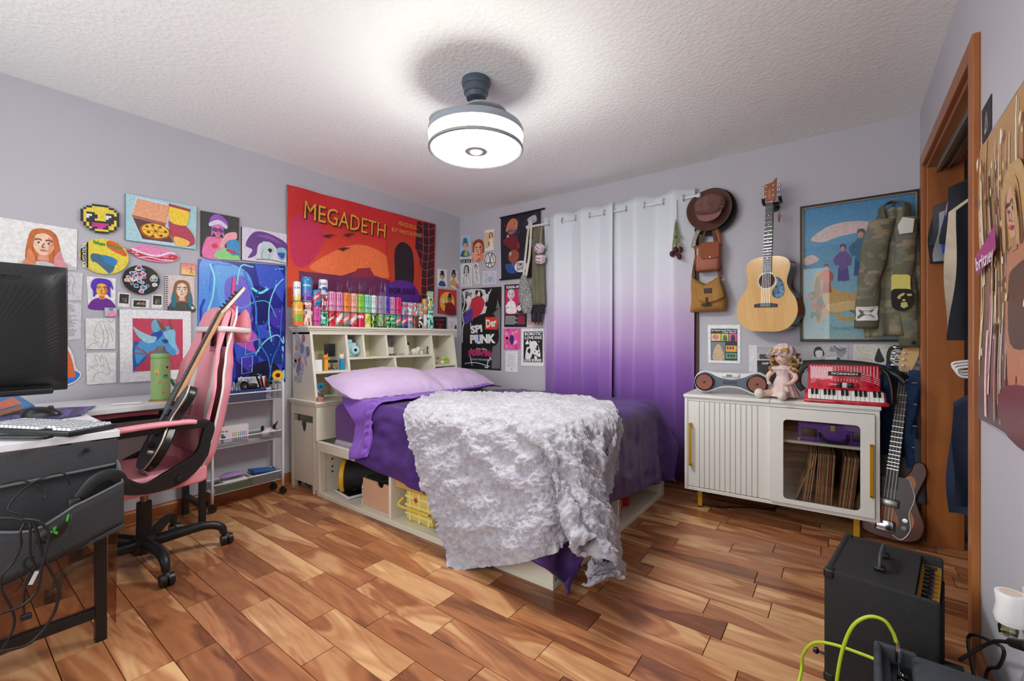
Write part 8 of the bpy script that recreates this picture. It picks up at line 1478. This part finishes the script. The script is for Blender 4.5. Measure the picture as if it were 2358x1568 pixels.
a = Art('ink_card', 'white playing card with an ink drawing and spades', 'card', 'A', [(1031, 730.7), (1052.5, 732), (1052, 777), (1031, 775)], Wt); a.b([(74, 52), (84, 34), (94, 52), (86, 58)], K0); sk(a, [[(30, 20), (44, 30), (40, 60), (54, 84)], [(50, 20), (64, 44), (56, 70)], [(24, 50), (40, 44)]], (120, 120, 126), 1.6)
# ---- back wall
a = Art('teal_hat_sketch', 'spiral sketch of a person in a teal hat and blue coat', 'drawing', 'B', [(1061, 543.5), (1085.7, 541), (1085, 588.6), (1059.5, 590)], (186, 200, 220)); a.face(46, 48, 17, (240, 190, 150), (120, 80, 50), 0, (80, 60, 60), (200, 110, 90), (30, 120, 140), (226, 150, 110), (30, 100, 150)).b([(40, 99), (50, 76), (66, 72), (76, 99)], (170, 190, 80)).done()
a = Art('face_study', 'spiral sketch of a close-up face with a hand at the mouth', 'drawing', 'B', [(1086.4, 556.7), (1113, 553), (1112.4, 600.6), (1088, 602.6)], (232, 150, 110)); a.face(58, 46, 36, (240, 180, 140), (150, 70, 50), 0, (90, 40, 40), (190, 80, 80), None, (220, 110, 80)).b([(1, 60), (26, 54), (50, 70), (56, 86), (36, 99), (1, 99)], (236, 170, 150)).sc(10, (2, 4, 12, 96), [(206, 100, 110)], 4, 2).done()
a = Art('dog_card', 'white card with a sitting black and white dog on orange', 'card', 'B', [(1117, 530.5), (1139, 527), (1138.7, 575), (1116.8, 579)], Wt, .003); a.r(4, 12, 97, 86, (240, 190, 130)); a.b([(40, 84), (48, 50), (60, 38), (76, 44), (84, 84)], (240, 238, 234)).b([(46, 24), (58, 16), (76, 18), (84, 40), (74, 34), (60, 34), (48, 46)], (40, 40, 42)).b([(56, 22), (70, 22), (68, 42), (60, 42)], (236, 232, 228)).b([(42, 60), (50, 56), (50, 74), (42, 80)], (60, 60, 62)).e(63, 40, 4, 3, K0, 8).done()
a = Art('ring_emblem', 'round white disc with a black star and heart line emblem', 'wall art', 'B', [(1115, 581), (1143.5, 578), (1143.5, 617.5), (1115, 620.5)], Wt, .004, cir); 
a.l([(50+44*cos(2*pi*i/24), 50+44*sin(2*pi*i/24)) for i in range(24)], 5, K0, 2, True).l([(16, 66), (84, 66), (64, 12)], 5, K0, 1).l([(16, 66), (36, 12), (66, 90)], 5, K0, 1).l([(64, 12), (34, 90)], 5, K0, 1).done()
a = Art('eyes_strip', 'narrow print of two inked eyes under small lettering', 'print', 'B', [(1060, 592), (1086, 590), (1085.7, 605), (1059.6, 606)], Wt); a.t('LIVE TO DIE', 14, 28, 16, K0, 72).r(3, 42, 97, 96, K0)
for x in (28, 72): a.b([(x-18, 72), (x, 54), (x+18, 70), (x, 86)], Wt).e(x, 70, 7, 13, K0, 12)
a.done()
a = Art('two_figures_drawing', 'ink drawing of a masked figure beside another figure', 'drawing', 'B', [(1061.4, 607.8), (1087.7, 605), (1088, 659), (1062, 660)], (228, 226, 230)); a.face(50, 30, 15, (214, 210, 212), (70, 66, 66), .2, K0, (120, 110, 110)); sk(a, [[(20, 96), (24, 66), (40, 54), (64, 56), (80, 70), (84, 96)], [(50, 56), (50, 94)], [(30, 70), (34, 94)]], (80, 78, 80), 1.6)
a = Art('tall_figure_drawing', 'narrow ink drawing of a tall spindly figure', 'drawing', 'B', [(1088, 606.5), (1102, 605), (1107, 652.4), (1093, 655.5)], (230, 228, 232)); a.face(50, 22, 10, (220, 216, 220), (40, 40, 42), 0, K0); sk(a, [[(50, 34), (46, 60), (30, 96)], [(50, 60), (70, 94)], [(20, 50), (50, 42), (80, 56)]], (90, 88, 92), 2)
a = Art('drum_kit_drawing', 'blue pencil drawing of a drum kit', 'drawing', 'B', [(1111, 624.3), (1145, 622.3), (1144, 653.7), (1110.4, 657.5)], (212, 208, 226)); a.e(56, 64, 14, 20, (150, 190, 200)); sk(a, [[(40, 70), (40, 46), (60, 46), (72, 60)], [(20, 30), (40, 26)], [(64, 22), (84, 26)], [(24, 62), (36, 60), (36, 80), (24, 82), (24, 62)], [(76, 60), (90, 60), (90, 80), (76, 82), (76, 60)], [(30, 28), (28, 90)], [(74, 24), (78, 90)]], (90, 110, 150), 1.6)
def sdisp(u, v): return .014+.004*sin(v*5)
ws = thing('wall_scroll', 'dark fabric wall scroll on black rods with white lettering', 'wall scroll', hit(1200, 570, y=-.02)); a = Art('print', 'x', 'x', 'B', [(1155.8, 501), (1247, 482), (1247, 633), (1155.8, 642)], (24, 26, 40), .001, disp=sdisp)
a.sc(12, (20, 10, 90, 90), [(40, 44, 66), (30, 30, 44), (50, 40, 50)], 12, 3).b([(16, 16), (30, 6), (44, 12), (40, 28), (22, 30)], (206, 120, 80)).b([(6, 40), (30, 32), (46, 42), (40, 60), (18, 50)], (110, 30, 40)).b([(20, 62), (36, 56), (48, 64), (40, 78), (24, 74)], (150, 80, 66)).b([(12, 78), (40, 80), (46, 92), (20, 92)], (40, 80, 150)).sc(14, (8, 10, 60, 90), [(200, 170, 160), (160, 40, 50), (90, 110, 160)], 2.6, 7).e(52, 84, 16, 9, (236, 234, 236)).t('DEMON', 42, 83, 5, (30, 30, 50), 22).t('SLAYER', 42, 89.5, 5, (30, 30, 50), 22).b([(70, 12), (88, 8), (92, 18), (76, 20)], (180, 186, 200)); po = a.mb.build('printed_cloth', PRINT, ws, 30)
for (x0, y0), (x1, y1) in (((1152, 502), (1254, 480)), ((1151, 644), (1247, 634))): MB().cyl(hit(x0, y0, y=-.018), hit(x1, y1, y=-.018), .009, n=14).build('rod', BLK, ws, 40)
a = Art('punk_poster', 'tall black and white punk poster with ransom note lettering', 'poster', 'B', [(1063.5, 665), (1155, 660), (1153.8, 853.4), (1062.7, 847.6)], (30, 30, 32), .001); a.b([(2, 4), (40, 1), (72, 6), (88, 20), (70, 34), (40, 30), (8, 40), (14, 20)], (214, 214, 216)).sc(34, (4, 4, 90, 40), [(24, 24, 26), (230, 230, 232), (24, 24, 26), (120, 120, 124)], 5, 4).swirl(16, [(20, 20, 22), (236, 236, 238)], 6, (.6, 1.6), 34).b([(26, 16), (46, 10), (60, 18), (50, 32), (30, 36)], (200, 50, 70)).b([(10, 30), (30, 26), (26, 40), (8, 44)], (90, 60, 150)).b([(74, 6), (90, 8), (86, 28), (62, 36), (66, 24)], (16, 16, 18)).p([(84, 30), (99, 24), (99, 98), (78, 98)], (110, 110, 114)).b([(22, 60), (40, 36), (80, 32), (94, 50), (88, 70), (30, 76)], (20, 20, 22))
a.t('SPi', 26, 56, 8.5, (236, 236, 236), 30, .05, 0, -8).r(62, 36, 92, 51, (222, 60, 50)).t('Der', 65, 48.5, 9, (240, 236, 230), 25, .04, 0, -6).t('PUNK', 24, 68, 9.5, (238, 238, 240), 64, .06, 0, -2).r(40, 57, 52, 69, (110, 110, 190)).t('U', 41, 68, 9.5, (238, 238, 240), 11, .06).t('into the', 40, 76, 2.6, (226, 226, 226), 24).t('SPIDER-MAN', 20, 85.5, 6.6, (110, 70, 170), 60, .06, 0, 0, 2.5).t('SPIDER-MAN', 19, 84.5, 6.6, (206, 50, 80), 60, .05, 0, 0, 2.5).t('ACROSS THE UNIVERSE', 24, 89, 2, (200, 200, 206), 52).l([(10, 94), (40, 92), (74, 96)], 1, (226, 226, 226)).done()
a = Art('concert_poster', 'black and pink concert poster with a shouting figure', 'poster', 'B', [(1162, 655.7), (1214.5, 653), (1213, 753), (1161.4, 753)], (26, 26, 28)); a.t('SCHOOL OF ROCK', 8, 9, 5.6, (238, 238, 238), 86, .05).r(4, 12, 96, 70, (214, 40, 100)).face(30, 26, 10, (226, 224, 226), (206, 204, 206), 0, K0, K0).b([(10, 66), (16, 42), (44, 40), (56, 66)], (236, 234, 236)).b([(60, 66), (66, 44), (90, 40), (94, 66)], K0).e(68, 56, 10, 7, (236, 234, 236)).b([(6, 52), (16, 46), (26, 54), (18, 62)], (246, 246, 246)).t('LIVE', 9, 56, 4, K0, 12)
for j in range(7): a.r(6, 74+3*j, 50+6*(j % 3), 75.2+3*j, (226, 226, 226)); a.r(62, 74+3*j, 94, 75.2+3*j, (214, 60, 110)); a.k -= 1
a.done()
a = Art('round_face_disc', 'round white disc with a line-drawn face, half behind the curtain', 'wall art', 'B', [(1226, 683), (1256, 681), (1256, 721), (1226, 722)], (236, 235, 236), .004, cir); sk(a, [[(34, 30), (48, 30), (48, 42), (34, 42), (34, 30)], [(54, 30), (70, 30), (70, 42), (54, 42), (54, 30)], [(40, 54), (56, 54)], [(30, 14), (24, 40), (36, 62), (60, 64)], [(30, 92), (40, 68)]], K0, 2.4)
a = Art('comic_strip', 'small strip print of four cartoon heads', 'print', 'B', [(1214.5, 734), (1252, 733.4), (1252, 752.8), (1214.5, 752.7)], (206, 200, 206))
for i, (c1, h) in enumerate((((232, 190, 170), (200, 150, 120)), ((232, 196, 180), (190, 60, 60)), ((216, 190, 170), (60, 70, 60)), ((220, 170, 150), (150, 90, 60)))): a.face(13+25*i, 50, 22, c1, h, .2, K0)
a.done()
a = Art('pink_blossom_print', 'square pink print with a dark blue figure in the middle', 'print', 'B', [(1160.4, 756.5), (1198.7, 756), (1198.4, 805), (1160, 804.7)], (234, 90, 170)); a.sc(26, (6, 6, 94, 94), [(246, 150, 200), (220, 50, 130), (250, 190, 220), (236, 110, 120)], 8, 6).b([(38, 40), (50, 28), (62, 42), (60, 66), (52, 78), (40, 66)], (60, 40, 130)).done()
a = Art('ink_band_poster', 'black ink band poster on white paper by the curtain', 'poster', 'B', [(1201, 757), (1252, 755.7), (1252, 843), (1200, 842)], (236, 236, 236)); a.r(11, 8, 96, 90, K0).t('ROBOTIC', 16, 18, 8, Wt, 76, .04).t('LOVE', 16, 28, 7, Wt, 40, .04).t('SONGS', 60, 28, 7, Wt, 32, .04).b([(20, 80), (26, 50), (44, 36), (64, 34), (80, 50), (86, 76), (60, 70), (40, 80)], Wt).sc(22, (20, 32, 88, 80), [K0, K0, Wt], 4.5, 3).t('LOVE SONGS', 15, 88, 7, Wt, 76, .05).done()
a = Art('typed_letter', 'white typed letter pinned below the pink print', 'letter', 'B', [(1164.7, 808), (1192.8, 808.5), (1192.3, 857), (1164, 855)], (236, 236, 240))
for j in range(17): a.r(14, 12+4*j, 84-6*((j*7) % 4), 13.2+4*j, (186, 184, 190)); a.k = 3
a.e(52, 88, 4, 3, (60, 60, 64), 8).done()
a = Art('panel_poster', 'white bordered print with colourful photo panels above the boombox', 'poster', 'B', [(1630, 748), (1705.4, 748.2), (1705.4, 837), (1631, 835)], (240, 240, 244), .004); a.r(9, 10, 91, 93, (44, 46, 60)).t('Sgt. Peppers Lonely Hearts Club', 11, 16, 4, Wt, 78).t('Club Band', 46, 21, 3.6, Wt, 40)
for (x0, y0, x1, y1), c in (((11, 23, 40, 42), (240, 200, 110)), ((42, 23, 64, 42), (180, 206, 90)), ((66, 23, 89, 42), (232, 90, 160)), ((56, 54, 89, 70), (232, 180, 70)), ((56, 73, 89, 88), (90, 170, 110)), ((11, 45, 54, 92), (120, 130, 140))): a.r(x0, y0, x1, y1, c)
a.e(25, 32, 10, 6, (206, 130, 150)).b([(48, 40), (50, 28), (58, 28), (60, 40)], (80, 110, 50)).b([(72, 41), (74, 27), (82, 27), (84, 41)], (60, 40, 60)).b([(16, 90), (22, 60), (34, 50), (44, 62), (50, 90)], (206, 176, 140))
for x in (62, 70, 78): a.e(x, 60, 3, 4, (120, 60, 40), 10).e(x+2, 80, 3.4, 4, (60, 70, 60), 10)
a.done()
def grey(name, label, q, seed): return Art(name, label, 'print', 'B', q, (196, 196, 200), .001, group='grey prints behind the cabinet things').sc(10, (8, 8, 92, 92), [(150, 150, 154), (214, 214, 218), (90, 90, 94)], 11, seed)
a = grey('studio_print', 'grey print of stacked amplifiers behind the doll', [(1724, 794), (1800, 794.6), (1800, 885), (1724, 882)], 2); a.r(1, 1, 26, 99, (226, 224, 230)).r(28, 40, 84, 99, (44, 44, 46)).r(29, 42, 84, 52, (24, 24, 26)).t('AMP', 40, 50, 5, Wt, 22, .03, .2).r(28, 4, 80, 34, (176, 176, 180)).r(34, 24, 80, 36, (60, 60, 62)).done()
a = grey('stage_print', 'grey print of instruments above the accordion', [(1848, 793.7), (1952.7, 794), (1952, 880), (1848, 876)], 5); a.b([(28, 10), (40, 6), (50, 26), (38, 34), (26, 30)], (50, 50, 52)).b([(30, 18), (44, 16), (44, 32), (32, 34)], (226, 226, 228)).p([(0, 44), (50, 40), (56, 58), (2, 60)], (40, 40, 42)).r(52, 32, 76, 50, (220, 220, 222)).l([(70, 2), (84, 16), (96, 8)], 2, (60, 60, 62)).done()
a = Art('portrait_spread', 'cream print with a bearded ink portrait above the accordion strap', 'print', 'B', [(1964.7, 792.8), (2092, 793), (2092, 905), (1965, 900)], (222, 220, 210), .001, group='grey prints behind the cabinet things')
for j in range(13): a.r(4, 5+3*j, 34-6*((j*5) % 3), 6+3*j, (196, 194, 186)); a.k = 3
a.b([(40, 34), (44, 16), (48, 8), (52, 18), (58, 34), (50, 38)], (46, 46, 48)); a.face(80, 26, 16, (226, 224, 216), (40, 40, 42), .1, K0, K0).b([(68, 34), (80, 44), (94, 34), (92, 52), (78, 58), (66, 48)], (40, 40, 42)).r(52, 70, 99, 99, (60, 58, 58)).done()
# framed poster with brass horn and four figures, under glass
fr_q = [(1843, 482), (2111, 440), (2111, 783), (1848, 780)]; P = qa(fr_q, 'B', .022); P = [Vector((P[i].x, -.022, (P[0].z+P[1].z)/2 if i < 2 else (P[2].z+P[3].z)/2)) for i in range(4)]; P[0].x = P[3].x; P[1].x = P[2].x = min(P[1].x, RW-.012)
FR = thing('framed_poster', 'large framed poster of blue sky, brass horn and four figures under glass', 'framed poster', (P[0].x, -.01, P[3].z)); x0, x1, z1, z0 = P[0].x, P[1].x, P[0].z, P[3].z; bf = mat('black frame', (30, 28, 28), .4)
for n_, a_, b_ in (('frame_rail', (x0-.014, -.028, z0-.014), (x0, -.002, z1+.014)), ('frame_rail', (x1, -.028, z0-.014), (min(x1+.014, RW-.001), -.002, z1+.014)), ('frame_rail', (x0, -.028, z1), (x1, -.002, z1+.014)), ('frame_rail', (x0, -.028, z0-.014), (x1, -.002, z0))): MB().box(a_, b_).build(n_, bf, FR, bev=.002)
for a_, b_ in (((x0, -.026, z0), (x0+.004, -.012, z1)), ((x1-.004, -.026, z0), (x1, -.012, z1)), ((x0, -.026, z1-.004), (x1, -.012, z1)), ((x0, -.026, z0), (x1, -.012, z0+.004))): MB().box(a_, b_).build('inner_lip', mat('tan lip', (196, 150, 104), .5), FR)
a = Art('print', 'x', 'x', 'B', None, ((66, 150, 206), (156, 200, 206)), .001, corners=[Vector((x0, -.006, z1)), Vector((x1, -.006, z1)), Vector((x1, -.006, z0)), Vector((x0, -.006, z0))])
CLD = (232, 206, 206); a.b([(8, 24), (24, 16), (44, 14), (66, 17), (60, 22), (36, 24), (20, 27)], CLD).b([(1, 38), (10, 36), (16, 40), (8, 43), (1, 43)], CLD).b([(62, 44), (72, 40), (74, 46), (64, 48)], CLD)
BR1, BR2 = (206, 168, 104), (150, 110, 60); a.b([(10, 60), (14, 48), (20, 52), (34, 64), (60, 66), (70, 64), (70, 70), (56, 76), (36, 76), (22, 84), (14, 88), (11, 74)], BR1).b([(11, 62), (15, 52), (19, 66), (18, 82), (14, 86)], BR2).l([(70, 84), (40, 85), (32, 80), (34, 72), (46, 71), (70, 74)], 3, BR1).l([(66, 80), (48, 80), (46, 77), (66, 76)], 1.6, BR2).l([(60, 66), (60, 80)], 2, BR1, 1)
for x in (50, 54, 58): a.l([(x, 72), (x, 82)], 1, BR2, 1)
a.b([(24, 74), (50, 72), (52, 77), (30, 80)], (226, 196, 140)).sc(14, (8, 66, 20, 82), [(206, 50, 40), (60, 110, 60), (226, 90, 60)], 2.2, 4)
def fig(x, y, s, top, legs, hd, arm=None):
    a.l([(x-1.2*s, y+14*s), (x-2*s, y+24*s)], 3.6*s, legs, 1).l([(x+1.4*s, y+14*s), (x+3*s, y+24*s)], 3.6*s, legs, 1).b([(x-4*s, y+4*s), (x, y+2.6*s), (x+4*s, y+4*s), (x+3*s, y+15*s), (x-3*s, y+15*s)], top, 3); a.e(x, y, 2.2*s, 2.6*s, (214, 160, 130), 12).b([(x-2.4*s, y), (x-2*s, y-2.6*s), (x+2*s, y-2.6*s), (x+2.4*s, y), (x, y-1.4*s)], hd, 3); a.l([(x-3.6*s, y+5*s), (x-7*s, y+8*s), (x-5*s, y+12*s)], 2*s, top); a.l([(x+3.6*s, y+5*s)]+[(x+p*s, y+q*s) for p, q in (arm or [(6, 9), (5, 13)])], 2*s, top)
fig(23, 46, .8, (206, 90, 60), (176, 70, 50), (200, 80, 50)); fig(38, 33, 1.0, (120, 90, 160), (90, 70, 150), (90, 80, 150)); fig(54, 24, 1.25, (70, 120, 160), (50, 90, 150), (70, 90, 110), [(7, 0), (9, -6)]); fig(70, 28, 1.05, (170, 50, 60), (150, 40, 50), (140, 50, 50))
a.t('THE LONELY HEARTS CLUB', 28, 93, 2.2, (120, 160, 176), 40, 0); a.mb.build('print', PRINT, FR); MB().box((x0, -.0175, z0), (x1, -.0165, z1)).build('glass', glassy('picture glass', (250, 250, 250), .0, .02), FR)
# ---- right wall
a = Art('black_photo', 'dark photo print by the closet frame, above the tall poster', 'photo', 'C', [(2261.6, 256), (2284, 215), (2284, 296.6), (2263, 334.6)], (40, 38, 40), .001); a.b([(30, 80), (36, 40), (50, 24), (62, 44), (66, 80)], (120, 112, 112)).sc(6, (20, 16, 80, 80), [(200, 196, 196), (70, 66, 66)], 6, 2).done()
def bdisp(u, v): return .004+.05*max(0, .25-u)**1.3*(.4+v)+.004*sin(v*9)
b_ = Art('glitter_poster', 'tall glossy poster of a woman before a gold bead curtain on the right wall', 'poster', 'C', [(2266, 340), (2420, 98), (2420, 1062), (2272, 965)], ((196, 150, 90), (96, 70, 80)), .0008, m=GLOSS, disp=bdisp); q_ = random.Random(5)
for i in range(90):
    x = 1+97*q_.random(); y0 = q_.uniform(0, 70); L = q_.uniform(12, 40); b_.l([(x, y0), (x+q_.uniform(-1, 1), y0+L*.5), (x+q_.uniform(-2, 2), min(98, y0+L))], q_.uniform(.4, 1.3), q_.choice([(250, 240, 220), (226, 170, 90), (150, 90, 40), (240, 220, 190), (110, 60, 30), (206, 120, 170) if y0 > 50 else (230, 190, 120)])); b_.k = 3+(i % 4)
b_.sc(50, (2, 2, 98, 84), [(252, 244, 226), (214, 160, 80), (120, 70, 36), (240, 214, 160)], 1.6, 7); b_.k = 9; b_.b([(44, 30), (50, 22), (62, 20), (78, 24), (84, 44), (72, 50), (50, 46)], (206, 166, 110)).b([(46, 60), (48, 46), (60, 42), (80, 46), (96, 56), (98, 84), (60, 86), (52, 76)], (196, 130, 100)).b([(50, 54), (60, 50), (84, 50), (92, 60), (88, 72), (56, 72)], (96, 60, 54)).face(61, 34, 7, (224, 170, 140), (206, 160, 100), .6, (80, 50, 40), (190, 90, 90)).b([(50, 86), (98, 84), (98, 99), (52, 98)], (110, 50, 66)); b_.p([(3, 40), (38, 34), (38, 42), (3, 48)], (176, 60, 130)).t('britney', 4, 46, 4.6, (236, 210, 226), 32, .03, 0, -3); b_.done()
